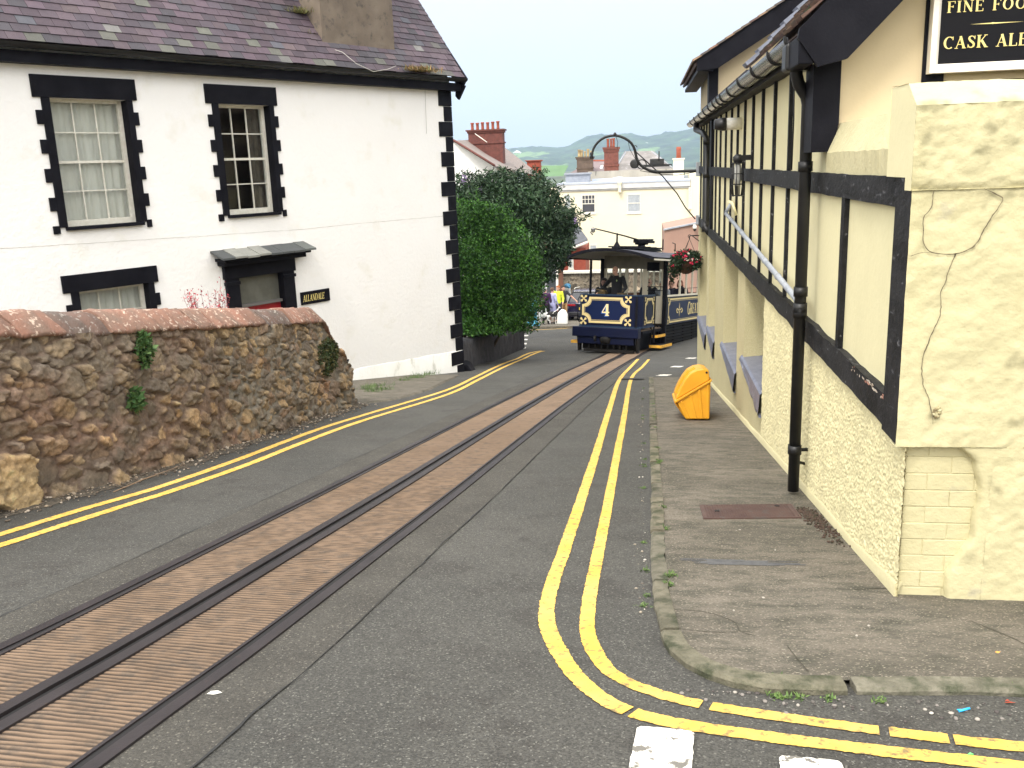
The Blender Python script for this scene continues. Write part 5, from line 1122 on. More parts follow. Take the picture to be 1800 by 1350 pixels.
q = onb(1221, 401, 47.7); cv = thing('security_camera', 'white dome security camera high on the pink wall', 'camera', (q[0], 47.7, q[1]-.2)); m = MB(); m.ell(q[0], 47.6, q[1]+.05, .11, .11, .12); m.box(q[0]-.07, q[0]+.07, 47.6, 48, q[1]+.1, q[1]+.16); m.build('housing', M_['wood_w'], cv); m = MB(); m.ell(q[0], 47.58, q[1]-.06, .08, .08, .09); m.build('dome', M_['iron'], cv)
lp = thing('lamp_post', 'dark brown wall post with a small lantern beside the red cottage', 'lamp post', (onb(985, 530, 44)[0], 44, gz(44)))
m = MB(); a = onb(982, 530, 44); b = onb(989, 462, 44); m.box(a[0], b[0], 44, 44.25, gz(44), b[1]); m.build('post', mat('brown_post', (.12, .05, .03), (.16, .07, .04), 3), lp)
m = MB(); q = onb(988, 466, 43.8); m.lathe(q[0], 43.8, [(.03, q[1]-.32), (.10, q[1]-.2), (.13, q[1]+.05), (.15, q[1]+.08), (.02, q[1]+.2)], 8); m.tube([(q[0], 43.8, q[1]+.2), (q[0]+.1, 43.9, q[1]+.4), (q[0]-.05, 44, q[1]+.35)], .02); m.build('lantern', M_['iron'], lp)
wpz = thing('white_pole', 'slim white pole beside the group of people', 'pole', (onb(978, 530, 43)[0], 43, gz(43))); m = MB(); q = onb(980, 462, 43); q2 = onb(979, 560, 43); m.tube([(q2[0], 43, gz(43)), (q[0], 43, q[1])], .05, 8); m.build('pole', M_['wood_w'], wpz); m = MB(); m.ell(q[0], 43, q[1]+.05, .07, .07, .08); m.build('cap', M_['wood_w'], wpz)
shopf = thing('shop_front', 'grey windowed shop front behind the group of people', 'shop', (-7, 49, -9)); m = MB(); a = onb(935, 560, 46); b = onb(979, 450, 46); m.box(a[0]-1.5, b[0], 46, 48, -11, b[1]); m.build('wall', mat('grey_shop', (.32, .33, .34), (.40, .41, .42), 2), shopf)
m = MB(); a = onb(962, 530, 46); b = onb(976, 478, 46); m.box(a[0], b[0], 45.96, 46.0, a[1], b[1]); m.build('window', M_['dkpane'], shopf)
# hills across the bay
HYD = 4600.
ridge_px = [(700, 285), (800, 272), (880, 264), (905, 260), (950, 262), (985, 261), (1005, 257), (1030, 248), (1044, 243), (1070, 242), (1100, 238), (1140, 241), (1180, 234), (1210, 228), (1260, 216), (1350, 205), (1500, 215), (1700, 235), (1900, 260)]
rx = [ony(HYD, *p)[0] for p in ridge_px]; rz_ = [ony(HYD, *p)[2] for p in ridge_px]
m = MB(); rows = []; HX = np.linspace(-4600, 4800, 420)
for yy in np.linspace(1800, 5680, 110):
    row = []
    for x in HX:
        t = min(1, (yy-1800)/2800); t = t*t*(3-2*t); R_ = np.interp(x*4600/yy*1.0, rx, rz_)*(yy/4600 if yy < 4600 else 1)
        z = -50+(R_+50)*t if yy <= 4600 else R_-(yy-4600)*.12
        z += (20*fb(x*.0018, yy*.0018)+11*fb(x*.007, yy*.007, 3)+9*fb(x*.03, yy*.03, 5))*min(1, t*1.6)*(1 if yy < 4400 else .5)
        row.append((x, yy, z))
    rows.append(row)
m.grid(rows)
hm = mat('hill_woodland', (.012, .032, .016), (.05, .10, .04), .012, .95, c3=(.14, .23, .07), s3=.0035, t3=(.58, .61), detail=12)
struct(m.build('hills', hm, origin=(0, 0, -50), fix=False))
m = MB(); q = ony(1300, 963, 301); m.poly([(q[0]-24, 1290, q[2]-7), (q[0]+22, 1290, q[2]-7), (q[0]+26, 1340, q[2]+7), (q[0]-14, 1340, q[2]+8)]); struct(m.build('field', mat('grass_field', (.07, .15, .035), (.09, .18, .045), .05)))
for k, (px, py) in enumerate([(909, 271), (1137, 257), (1140, 262), (1093, 274), (1101, 276), (1206, 283), (1212, 287), (1176, 288)]):
    q = ony(3900, px, py); m = MB(); m.box(q[0]-16, q[0]+16, 3890, 3910, q[2]-60, q[2]+6); m.prism([(q[0]-18, 3888, q[2]+6), (q[0]+18, 3888, q[2]+6), (q[0], 3888, q[2]+16)], (0, 24, 0))
    tag(m.build('far_cottage', mat('far_white', (.75, .75, .73)) if k == 0 else bpy.data.materials['far_white']), ['tiny white house on the wooded hill, furthest left', 'tiny white house on the hill inside the iron arch'][k > 0] if k == 0 else 'tiny white house on the wooded hill to the right of the chimneys', 'house', 'white houses on the far hill')
# distant tree belt in the town, behind the roofs
# ------------------------------------------------------------------ bracket arm on the pub corner
ba = thing('bracket_arm', 'curved black iron gooseneck arm for the tram wire, fixed to the far pub corner', 'bracket', (1.2, 20.8, -1.6))
pt = lambda px, py, y=20.8: tuple(ony(y, px, py))
m = MB(); P = [pt(*p) for p in ((1229, 300), (1200, 301), (1160, 302), (1140, 299), (1126, 290), (1119, 278), (1116, 264), (1110, 252), (1098, 243), (1082, 238), (1064, 241), (1051, 250), (1043, 262), (1040, 275))]
P = [tuple(p) for p in resample(P, .08)]; m.tube(P, list(np.linspace(.034, .026, len(P))), 10); m.build('arm', M_['iron'], ba)
m = MB(); c = np.array(pt(1128, 289)); m.tube([tuple(c+np.array([.10*math.cos(a), 0, .10*math.sin(a)])) for a in np.linspace(0, 6.283, 25)], .012, 6); c = np.array(pt(1117, 259)); m.tube([tuple(c+np.array([.035*math.cos(a), 0, .035*math.sin(a)])) for a in np.linspace(0, 5, 14)], .008, 5); m.build('scroll', M_['iron'], ba)
m = MB(); m.tube([pt(1117, 266), pt(1140, 287), pt(1165, 310), pt(1190, 340), pt(1205, 365), pt(1222, 385, 20.6)], .014, 6); m.tube([pt(1104, 248), pt(1107, 262), pt(1117, 280)], .006, 5); m.tube([pt(1082, 238), pt(1086, 250), pt(1085, 262)], .006, 5); m.tube([pt(1125, 300), pt(1160, 306), pt(1190, 308), pt(1226, 302)], .008, 5); m.build('stay_cable', M_['iron'], ba)
m = MB(); p = pt(1040, 272); m.lathe(p[0], p[1], [(.03, p[2]-.09), (.05, p[2]-.06), (.03, p[2]-.02), (.045, p[2]+.02), (.03, p[2]+.05)], 10); p = pt(1081, 237); m.lathe(p[0], p[1], [(.02, p[2]-.03), (.045, p[2]), (.02, p[2]+.05)], 10); m.build('insulator', M_['iron'], ba)
for b6 in ((1.19, 1.30, 20.6, 20.95, -.32, -.02), (1.19, 1.28, 20.5, 20.7, -1.35, -1.15)): m = MB(); m.box(*b6); m.build('wall_plate', M_['lead'], ba, bevel=.01)
# ------------------------------------------------------------------ hanging basket
q = pt(1207, 462, 20.3); BX, BYY, BZ = q
hbk = thing('hanging_basket', 'hanging basket of red and white flowers beside the far pub corner', 'hanging basket', (BX, BYY, BZ-.35))
m = MB(); m.lathe(BX, BYY, [(.05, BZ-.24), (.16, BZ-.18), (.24, BZ-.02), (.26, BZ+.06)], 16); m.build('basket', mat('coir_basket', (.05, .022, .013), (.08, .04, .02), 20, .95, .9, 40), hbk)
m = MB(); lob = [(BX, BYY, BZ+.12, .30, .30, .16), (BX-.22, BYY, BZ-.04, .15, .2, .26), (BX+.14, BYY-.15, BZ+.0, .16, .16, .14), (BX-.32, BYY, BZ-.2, .08, .1, .2), (BX-.05, BYY-.2, BZ, .2, .12, .12)]; crown(lob, 5200, .045, [(.012, .028, .01), (.02, .045, .016), (.01, .02, .008)], .5, mb=m); m.build('foliage', M_['leaf'], hbk, fix=False)
m = MB()
for _ in range(40):
    l = random.choice(lob[:3]+lob[4:]); d_ = unit(RNG.normal(size=3)); d_[1] = -abs(d_[1]); p = (l[0]+d_[0]*l[3], l[1]+d_[1]*l[4], l[2]+abs(d_[2])*l[5]*1.1); w_ = random.random() < .22
    for _ in range(5): m.ell(p[0]+random.gauss(0, .014), p[1]+random.gauss(0, .01), p[2]+random.gauss(0, .014), .014, .014, .012, 5, 3, (.7, .7, .55) if w_ else random.choice([(.60, .02, .06), (.45, .015, .05), (.7, .05, .12)]))
m.build('flowers', M_['leaf'], hbk, fix=False)
m = MB(); top = np.array(pt(1212, 420, 20.3)); 
for a in (0, 2.1, 4.2): m.tube([(BX+.25*math.cos(a), BYY+.25*math.sin(a), BZ+.05), tuple(top)], .006, 4)
m.tube([tuple(top), tuple(top+np.array([0, 0, .06])), pt(1216, 414, 20.3), pt(1229, 414, 20.3)], .012, 6); m.tube([pt(1216, 414, 20.3), pt(1229, 424, 20.3)], .01, 5); m.tube([tuple(top+np.array([.03*math.cos(a), 0, .06+.03*math.sin(a)])) for a in np.linspace(0, 5, 10)], .008, 5); m.tube([(BX-.25, BYY, BZ+.1), (BX-.25, BYY, BZ+.42), (BX-.31, BYY, BZ+.44)], .012, 5); m.build('hanger', M_['iron'], hbk)
# ------------------------------------------------------------------ grit bin
gb = thing('grit_bin', 'yellow plastic grit bin with ribbed sides and curved lid on the pavement by the pub', 'grit bin', (.68, 11.75, gz(11.75)+KH))
yel = mat('yellow_plastic', (.76, .37, .02), (.68, .31, .015), 4, .45, .12, 30, c3=(.40, .22, .06), s3=6, t3=(.68, .8))
g0, g1 = 11.45, 12.3
def bp(px, py): q_ = ony(g0, px, py); return q_[0], q_[2]
zbm = gz(g0)+KH+.01
b1, b2, b3, b4 = bp(1205, 745), bp(1247, 741), bp(1246, 690), bp(1189, 706)
sh = (0, g1-g0, gz(g1)-gz(g0))
m = MB(); m.prism([(b1[0], g0, zbm), (b2[0], g0, zbm), (b2[0]+.01, g0, bp(1247, 668)[1]), (b4[0], g0, b4[1])], sh)
body = m.build('bin_body', yel, gb, bevel=.02)
m = MB()
for t in (.14, .42, .68, .93):
    xa_, xb_ = b1[0]+(b2[0]-b1[0])*t, b4[0]+(b2[0]-b4[0])*t; za = b4[1]+(bp(1247, 668)[1]-b4[1])*t-.03
    m.prism([(xa_-.016, g0-.014, zbm+.012), (xa_+.016, g0-.014, zbm+.012), (xb_+.016, g0-.014, za), (xb_-.016, g0-.014, za)], (0, .02, 0))
for t in (.2, .5, .8):
    y = g0+(g1-g0)*t; dz = gz(y)-gz(g0); m.prism([(b1[0]-.016, y-.03, zbm+.02+dz), (b1[0]+.01, y-.03, zbm+.02+dz), (b4[0]+.01, y-.03, b4[1]-.04+dz), (b4[0]-.016, y-.03, b4[1]-.04+dz)], (0, .06, 0))
m.build('rib', yel, body, bevel=.006)
m = MB(); lid = [bp(*p) for p in ((1188, 703), (1190, 694), (1196, 681), (1204, 667), (1213, 656), (1224, 650), (1236, 648), (1246, 650), (1247, 668))]
m.prism([(x, g0-.015, z) for x, z in lid], (0, g1-g0+.03, gz(g1)-gz(g0))); ld = m.build('lid', yel, gb, bevel=.015)
m = MB(); m.prism([(b4[0]-.025, g0-.03, b4[1]-.02), (b2[0]+.02, g0-.03, bp(1247, 668)[1]-.012), (b2[0]+.02, g0-.03, bp(1247, 668)[1]+.018), (b4[0]-.025, g0-.03, b4[1]+.014)], (0, g1-g0+.06, gz(g1)-gz(g0))); m.build('lid_rim', yel, ld, bevel=.006)
m = MB()
for f_ in (.25, .45): 
    for i in range(2, 6):
        (xa_, za), (xb_, zb_) = lid[i-1], lid[i]; y = g0+(g1-g0)*f_; dz = gz(y)-gz(g0); m.prism([(xa_-.012, y, za+.004+dz), (xb_-.008, y, zb_+.010+dz), (xb_+.01, y, zb_-.01+dz), (xa_+.01, y, za-.01+dz)], (0, .02, 0))
m.build('lid_rib', yel, ld); m = MB(); h1 = bp(1242, 653); m.tube([(h1[0], g0-.02, h1[1]-.01), (h1[0], g0, h1[1]-.01)], .014, 10); m.build('hinge_hole', M_['dark'], ld)
# ------------------------------------------------------------------ manhole cover
mc = thing('inspection_cover', 'rusty brown chequered iron inspection cover set in the pavement', 'manhole cover', (.75, 6.3, gz(6.3)+KH))
cz = lambda y: gz(y)+KH
A, B_, C_, D_ = (.42, 6.44), (1.09, 6.52), (1.09, 6.10), (.42, 6.02)
rust = mat('rusty_iron', (.075, .042, .036), (.11, .065, .052), 6, .7, .5, 50, c3=(.08, .07, .065), s3=12)
def q4(u, v): return (A[0]*(1-u)*(1-v)+B_[0]*u*(1-v)+C_[0]*u*v+D_[0]*(1-u)*v, A[1]*(1-u)*(1-v)+B_[1]*u*(1-v)+C_[1]*u*v+D_[1]*(1-u)*v)
def flat(m, u0, u1, v0, v1, h0, h1):
    b_ = [q4(u0, v1), q4(u1, v1), q4(u1, v0), q4(u0, v0)]; m.hexa([(x, y, cz(y)+h0) for x, y in b_], [(x, y, cz(y)+h1) for x, y in b_])
m = MB(); flat(m, .02, .98, .03, .97, -.03, .002); pl_ = m.build('plate', rust, mc)
m = MB()
for i in range(34):
    for j in range(20):
        u_, v_ = .05+i*.0268, .07+j*.0445; a = .011 if (i+j) % 2 else .004; b = .008 if (i+j) % 2 else .018; flat(m, u_-a, u_+a, v_-b, v_+b, .001, .005)
m.build('chequer_tread', rust, pl_, fix=False)
m = MB(); flat(m, 0, 1, 0, .03, -.03, .004); flat(m, 0, 1, .97, 1, -.03, .004); flat(m, 0, .018, .031, .969, -.03, .004); flat(m, .982, 1, .031, .969, -.03, .004); m.build('frame', rust, mc)
for f6 in ((.14, .19, .45, .55, .002, .007), (.80, .85, .12, .20, .002, .007)): m = MB(); flat(m, *f6); m.build('lifting_slot', M_['dark'], pl_)
# tar streak and moss on the pavement
m = MB()
for k in range(9):
    y = 5.02-k*.012; x0 = .2+random.uniform(0, .2); x1 = random.uniform(.55, .95); rows = []
    for x in np.linspace(x0, x1, 30): w_ = .004+.004*abs(fb(x*9, k)); yy = y+.01*fb(x*3, k); rows.append([(x, yy-w_, cz(yy)-.0045), (x, yy+w_, cz(yy)-.0045)])
    m.grid(rows)
struct(m.build('tar_streak', mat('thin_tar', (.07, .07, .072), (.10, .10, .10), 30), origin=(0, 0, -2)))
m = MB()
for i_ in range(5):
    P = [[(.155, 4.12), (.3, 4.10), (.42, 3.98), (.44, 3.85), (.5, 3.8)], [(.17, 3.86), (.33, 3.83), (.5, 3.86)], [(.62, 3.70), (.64, 3.55), (.66, 3.42)], [(1.5, 4.1), (1.62, 3.85), (1.66, 3.6), (1.68, 3.42)], [(.16, 7.35), (.3, 7.28), (.42, 7.3)]][i_]; Q = resample([(a, b, 0) for a, b in P], .02); nn = normals2(Q); rows = []
    for q_, n_ in zip(Q, nn): w_ = .0035*(.4+abs(fb(q_[0]*20, q_[1]*20))); rows.append([(q_[0]-n_[0]*w_, q_[1]-n_[1]*w_, cz(q_[1])-.0045), (q_[0]+n_[0]*w_, q_[1]+n_[1]*w_, cz(q_[1])-.0045)])
    m.grid(rows)
struct(m.build('pavement_crack', mat('dirt_crack', (.05, .045, .03)), origin=(0, 0, -2)))
m = MB(); 
for _ in range(420): a = random.uniform(0, 1); x = 1.12+.1*a+random.gauss(0, .03); y = 6.35-1.0*a*random.random()+random.gauss(0, .05); pebble(m, x, y, cz(y)-.003, random.uniform(.005, .012), random.choice([(.045, .026, .018), (.06, .036, .024), (.035, .028, .016)]))
mo = m.build('brown_moss', M_['moss'], fix=False); mo['kind'] = 'stuff'
# litter
def litter(name, label, cat, px, py, fn, c_):
    p = ong(px, py); m = MB(); fn(m, p[0], p[1], gz(p[1])+.006); tag(m.build(name, mat(name+'_colour', c_, rough=.4)), label, cat)
litter('plastic_fork', 'bright blue broken plastic scrap lying in the gutter, bottom right', 'litter', 1695, 1252, lambda m, x, y, z: (m.tube([(x-.02, y-.004, z), (x+.022, y+.012, z+.004)], .0045, 6), m.tube([(x-.024, y+.006, z), (x, y+.004, z+.002)], .0025, 5)), (.03, .45, .85))
litter('green_scrap', 'small bright green scrap beside the yellow line, bottom right', 'litter', 1706, 1329, lambda m, x, y, z: m.tube([(x-.010, y-.001, z), (x, y+.002, z+.002), (x+.01, y+.002, z)], [.001, .004, .001], 6), (.15, .75, .2))
litter('red_leaf', 'dry red leaf in the gutter at the right edge', 'leaf', 1775, 1238, lambda m, x, y, z: (m.poly([(x-.02, y, z), (x, y-.008, z+.006), (x+.022, y, z+.002), (x, y+.01, z)]), m.poly([(x-.014, y+.01, z), (x, y+.002, z+.009), (x-.004, y+.018, z+.004)])), (.40, .05, .02))
litter('orange_leaf', 'small orange leaf on the pavement near the right edge', 'leaf', 1752, 1162, lambda m, x, y, z: m.poly([(x-.01, y, z+KH+.003), (x, y-.008, z+KH+.003), (x+.012, y, z+KH+.006), (x, y+.01, z+KH+.003)]), (.75, .33, .06))
litter('yellow_leaf', 'yellow leaf lying at the foot of the rubble wall', 'leaf', 479, 751, lambda m, x, y, z: m.poly([(x-.03, y, z+.02), (x, y-.02, z+.02), (x+.03, y, z+.03), (x, y+.03, z+.05)]), (.80, .48, .05))
litter('twig', 'thin brown twig lying at the foot of the rubble wall', 'twig', 285, 842, lambda m, x, y, z: (m.tube([(x-.10, y-.6, z+.09), (x-.06, y-.2, z+.06), (x+.02, y+.35, z+.01)], [.004, .006, .003], 5)), (.25, .16, .09))
litter('white_pebble', 'pale round pebble in the gutter left of the blue scrap', 'stone', 1637, 1256, lambda m, x, y, z: m.ell(x, y, z, .008, .006, .005), (.5, .46, .4))
litter('white_blot', 'white splat of bird dropping beside the right tram rail', 'dropping', 378, 1221, lambda m, x, y, z: m.poly([(x-.03, y-.01, z+.002), (x, y-.012, z+.002), (x+.03, y+.004, z+.002), (x+.005, y+.018, z+.002), (x-.02, y+.012, z+.002)]), (.6, .58, .52))
# ------------------------------------------------------------------ people (one smooth body mesh each, clothing as children)
SK = mat('skin', (.52, .28, .20), (.58, .33, .24), 14, .6)
def vox(name, mb, mt, parent, v=.014, it=4):
    o = mb.build(name, mt, parent, fix=False); r = o.modifiers.new('join', 'REMESH'); r.mode = 'VOXEL'; r.voxel_size = v; r.use_smooth_shade = True
    s_ = o.modifiers.new('soften', 'SMOOTH'); s_.factor = .5; s_.iterations = it; return o
def caps(m, a, b, ra, rb):
    a, b = np.array(a, float), np.array(b, float); d_ = b-a; n = max(2, int(np.linalg.norm(d_)/.05)); P = [a+d_*i/n for i in range(n+1)]; R = [ra+(rb-ra)*i/n for i in range(n+1)]
    m.tube(P, R, 12); m.ell(*a, ra, ra, ra, 10, 8); m.ell(*b, rb, rb, rb, 10, 8)
def person(label, loc, face, pose=None, top=(.1, .1, .3), legs=(.05, .05, .06), hair=(.15, .08, .04), sleeve='long', shorts=False, h=1.7, group=None, M4=None, glasses=False, hairlen=0, bald=False, skin=None, extra=None):
    t = thing('person', label, 'person', loc, face, group)
    if M4 is not None: ROOT[t.name] = M4; t.matrix_world = M4
    k = h/1.7; R = ROOT[t.name]
    def T(x, y, z): v = R @ Vector((x*k, y*k, z*k)); return tuple(v)
    J = dict(pel=(0, 0, .95), che=(0, .0, 1.25), nec=(0, .01, 1.44), hea=(0, -.02, 1.585), shL=(-.185, .01, 1.39), shR=(.185, .01, 1.39), elL=(-.25, .02, 1.12), elR=(.25, .02, 1.12), wrL=(-.25, -.10, .90), wrR=(.25, -.10, .90), hiL=(-.095, 0, .92), hiR=(.095, 0, .92), knL=(-.11, -.02, .50), knR=(.11, -.02, .50), anL=(-.12, .03, .08), anR=(.12, .03, .08))
    J.update(pose or {}); J = {a: np.array(b, float) for a, b in J.items()}; sk = skin or SK
    # all capsules are laid out in world space through T
    class LM(MB):
        pass
    def new(): return MB(T)
    def cap(m, a, b, ra, rb): caps_local(m, J[a] if isinstance(a, str) else np.array(a), J[b] if isinstance(b, str) else np.array(b), ra, rb)
    def caps_local(m, a, b, ra, rb):
        d_ = b-a; n = max(2, int(np.linalg.norm(d_)/.05)); P = [tuple(a+d_*i/n) for i in range(n+1)]; m.tube(P, [(ra+(rb-ra)*i/n)*k for i in range(n+1)], 12); m.ell(*a, ra, ra, ra, 10, 8); m.ell(*b, rb, rb, rb, 10, 8)
    b = new(); hd_ = J['hea']
    b.ell(hd_[0], hd_[1]+.01, hd_[2]+.02, .076, .094, .105, 16, 12); b.ell(hd_[0], hd_[1]-.03, hd_[2]-.045, .055, .062, .065, 12, 8); b.ell(hd_[0], hd_[1]-.095, hd_[2]-.012, .012, .022, .022, 8, 6); b.ell(hd_[0], hd_[1]-.084, hd_[2]-.052, .024, .012, .009, 8, 6)
    for s_ in (-1, 1): b.ell(hd_[0]+s_*.08, hd_[1]+.01, hd_[2]-.005, .013, .02, .032, 8, 6)
    cap(b, 'nec', hd_-np.array([0, -.015, .05]), .055, .052); cap(b, 'che', 'nec', .12, .06); cap(b, 'pel', 'che', .13, .12)
    for s_ in 'LR':
        cap(b, 'sh'+s_, 'che', .055, .11); cap(b, 'sh'+s_, 'el'+s_, .048, .038); cap(b, 'el'+s_, 'wr'+s_, .037, .024)
        cap(b, 'hi'+s_, 'kn'+s_, .078, .052); cap(b, 'kn'+s_, 'an'+s_, .05, .034); a_ = J['an'+s_]; caps_local(b, a_, a_+np.array([0, -.15, -.045]), .035, .028)
        w_ = J['wr'+s_]; d_ = unit(w_-J['el'+s_]); sg_ = 1 if s_ == 'R' else -1; d_ = unit(d_+np.array([0, -.15, -.3])) if d_[2] > -.7 else d_
        pal_ = w_+d_*.055; caps_local(b, w_, pal_, .024, .030); side_ = unit(np.cross(d_, [0, -1, .1])+1e-6)
        for f_, (off, ln) in enumerate(((-.024, .062), (-.008, .074), (.009, .070), (.024, .055))):
            p0 = pal_+side_*off; p1 = p0+d_*ln*.55; p2 = p1+unit(d_+np.array([0, .25, -.35]))*ln*.55; caps_local(b, p0, p1, .0105, .0095); caps_local(b, p1, p2, .0095, .008)
        th_ = w_+d_*.02; caps_local(b, th_, th_-side_*sg_*.045+d_*.03, .012, .010)
    vox('body', b, sk, t, .010, 2)
    c = new(); cap(c, 'pel', 'che', .155, .15); cap(c, 'che', J['nec']-np.array([0, 0, .05]), .15, .095)
    for s_ in 'LR':
        cap(c, 'sh'+s_, 'che', .075, .135); e = J['el'+s_]; sh_ = J['sh'+s_]
        if sleeve == 'long': cap(c, 'sh'+s_, 'el'+s_, .068, .056); cap(c, 'el'+s_, J['wr'+s_]+(e-J['wr'+s_])*.1, .055, .040)
        else: cap(c, 'sh'+s_, sh_+(e-sh_)*.6, .068, .062)
    caps_local(c, J['pel']-np.array([.05, 0, .02]), J['pel']-np.array([-.05, 0, .02]), .13, .13)
    vox('jacket' if sleeve == 'long' else 'shirt', c, mat('cloth', top, tuple(x*.8 for x in top), 9, .9, .3, 12), t, .016, 5)
    c = new(); caps_local(c, J['pel']-np.array([.05, 0, .06]), J['pel']-np.array([-.05, 0, .06]), .125, .125)
    for s_ in 'LR':
        if shorts: cap(c, 'hi'+s_, J['hi'+s_]+(J['kn'+s_]-J['hi'+s_])*.9, .095, .085)
        else: cap(c, 'hi'+s_, 'kn'+s_, .095, .068); cap(c, 'kn'+s_, J['an'+s_]+np.array([0, 0, .02]), .068, .055)
    vox('shorts' if shorts else 'trousers', c, mat('cloth', legs, tuple(x*.8 for x in legs), 9, .9), t, .016, 5)
    c = new()
    for s_ in 'LR': a_ = J['an'+s_]; c.ell(a_[0], a_[1]-.06, a_[2]-.045, .048, .135, .038); c.ell(a_[0], a_[1]+.01, a_[2]-.01, .045, .05, .05)
    vox('shoes', c, mat('shoe', (.05, .045, .04), rough=.7), t, .012, 2)
    if not bald:
        c = new(); c.ell(hd_[0], hd_[1]+.025, hd_[2]+.045, .088, .096, .098, 14, 10); c.ell(hd_[0], hd_[1]-.05, hd_[2]+.095, .06, .045, .035)
        if hairlen: caps_local(c, hd_+np.array([0, .07, 0]), hd_+np.array([0, .09, -hairlen]), .075, .06); [c.ell(hd_[0]+q*.075, hd_[1]+.03, hd_[2]-.04, .03, .05, .08) for q in (-1, 1)]
        vox('hair', c, mat('hair', hair, tuple(x*.6 for x in hair), 30, .8, .5, 60), t, .012, 2)
    c = new()
    for s_ in (-1, 1): c.ell(hd_[0]+s_*.032, hd_[1]-.082, hd_[2]+.012, .013 if not glasses else .026, .009 if not glasses else .01, .008 if not glasses else .02, 8, 6)
    if glasses: c.tube([tuple(hd_+np.array([x, -.088+.9*x*x*6, .02])) for x in np.linspace(-.085, .085, 9)], .004, 5)
    c.build('sunglasses' if glasses else 'eyes', mat('eye_dark', (.02, .015, .012), rough=.2), t)
    if extra: extra(t, T, J, caps_local)
    return t
# ------------------------------------------------------------------ tram no. 4
az, slp = math.radians(17.77), .119
tB = unit([math.sin(az), math.cos(az), -slp]); tR = unit(np.cross(tB, [0, 0, 1])); tU = np.cross(tR, tB)
tc_ = np.array([-.856, 27.324, -5.618])-tR*.2
def TT(x, y, z): return tuple(tc_+tR*x+tB*y+tU*z)
TM = Matrix([[tR[i], tB[i], tU[i], tc_[i]] for i in range(3)]+[[0, 0, 0, 1]])
tram = bpy.data.objects.new('tram', None); COL.objects.link(tram); tram.matrix_world = TM; ROOT[tram.name] = TM
tag(tram, 'old dark blue tram number 4 with gold lining coming up round the bend', 'tram')
navy = mat('tram_navy', (.003, .006, .028), (.0025, .0045, .021), 2, .4, .05, 10, spec=.25); navyd = mat('tram_blue_panel', (.005, .012, .052), rough=.4, spec=.25)
tgold = mat('tram_gold', (.66, .52, .24), rough=.5); tcream = mat('tram_cream', (.70, .64, .50), (.64, .58, .45), 3, .5); tyel = mat('tram_step_yellow', (.82, .42, .03), (.5, .28, .05), 9, .6)
ceil_ = mat('tram_ceiling', (.26, .235, .19), rough=.6); blk = M_['black']; LEN = 9.6
# platform dash: curved plan
plan = [(-1.04, .80), (-1.02, .28), (-.96, .10), (-.85, .0), (.82, .0), (.94, .07), (1.02, .24), (1.05, .60), (1.06, 1.30)]
def wallplan(m, plan, z0, z1, off=0, th=.04):
    P = np.array(plan, float); n = normals2(P); n = n*(1 if n[4][1] < 0 else -1)
    for i in range(len(P)-1):
        a, b = P[i]+n[i]*off, P[i+1]+n[i+1]*off; c, d = P[i+1]+n[i+1]*(off-th), P[i]+n[i]*(off-th)
        m.hexa([(*a, z0), (*b, z0), (*c, z0), (*d, z0)], [(*a, z1), (*b, z1), (*c, z1), (*d, z1)])
m = MB(TT); wallplan(m, plan, .84, 1.76); m.build('dash', navy, tram)
for w4 in ((1.76, 1.80, .015, .07), (.80, .84, .02, .05)): m = MB(TT); wallplan(m, plan, *w4); m.build('dash_rail', mat('tram_mid_blue', (.006, .025, .06), rough=.45), tram)
m = MB(TT); m.box(.86, .92, -.02, .03, .84, 1.76); m.box(1.045, 1.085, 1.24, 1.32, .3, 1.76); m.box(-1.12, -1.08, .55, .60, .84, 1.75); m.tube([(-1.13, .5, 1.7), (-1.17, .45, 1.6), (-1.17, .45, 1.0), (-1.13, .5, .9)], .015, 6); m.build('grab_rail', blk, tram)
def ornate(m, T, x0, x1, z0, z1, wd, ch, inset, d):
    """rectangular line frame with scooped corners"""
    def outline(e, c):
        a, b, lo, hi = x0+e, x1-e, z0+e, z1-e; pts = []
        for (cx, cz, a0) in ((a, lo, 90), (b, lo, 180), (b, hi, 270), (a, hi, 0)):
            for t in np.linspace(0, -90, 8) if True else []:
                an = math.radians(a0+t); pts.append((cx+c*math.cos(an), cz+c*math.sin(an)))
        return pts
    o1, o2 = outline(0, ch), outline(wd, ch); n = len(o1)
    for i in range(n): j = (i+1) % n; m.poly([T(*o1[i], d), T(*o1[j], d), T(*o2[j], d), T(*o2[i], d)])
def fleur(m, T, cx, cz, r, d):
    for dx, dz in ((-1, -1), (1, -1), (1, 1), (-1, 1)):
        x, z = cx+dx*r*.62, cz+dz*r*.62; n = 8; m.poly([T(x+r*.36*math.cos(2*math.pi*k/n), z+r*.36*math.sin(2*math.pi*k/n), d) for k in range(n)])
        m.poly([T(cx-dz*r*.1, cz+dx*r*.1, d+.0004), T(cx+dz*r*.1, cz-dx*r*.1, d+.0004), T(x+dz*r*.13, z-dx*r*.13, d+.0004), T(x-dz*r*.13, z+dx*r*.13, d+.0004)])
F_ = lambda x, z, d: (x, -d, z)
m = MB(TT); m.poly([F_(x, z, .004) for x, z in ((-.70, .95), (.52, .95), (.64, 1.1), (.64, 1.55), (.52, 1.68), (-.70, 1.68), (-.82, 1.55), (-.82, 1.1))]); m.build('number_panel', navyd, tram)
m = MB(TT); ornate(m, F_, -.85, .68, .92, 1.71, .065, .23, 0, .008); ornate(m, F_, -.765, .595, 1.005, 1.625, .012, .21, 0, .008)
for cx in (-.80, .63):
    for cz in (.97, 1.66): fleur(m, F_, cx, cz, .11, .009)
m.build('gold_lining', tgold, tram, fix=False)
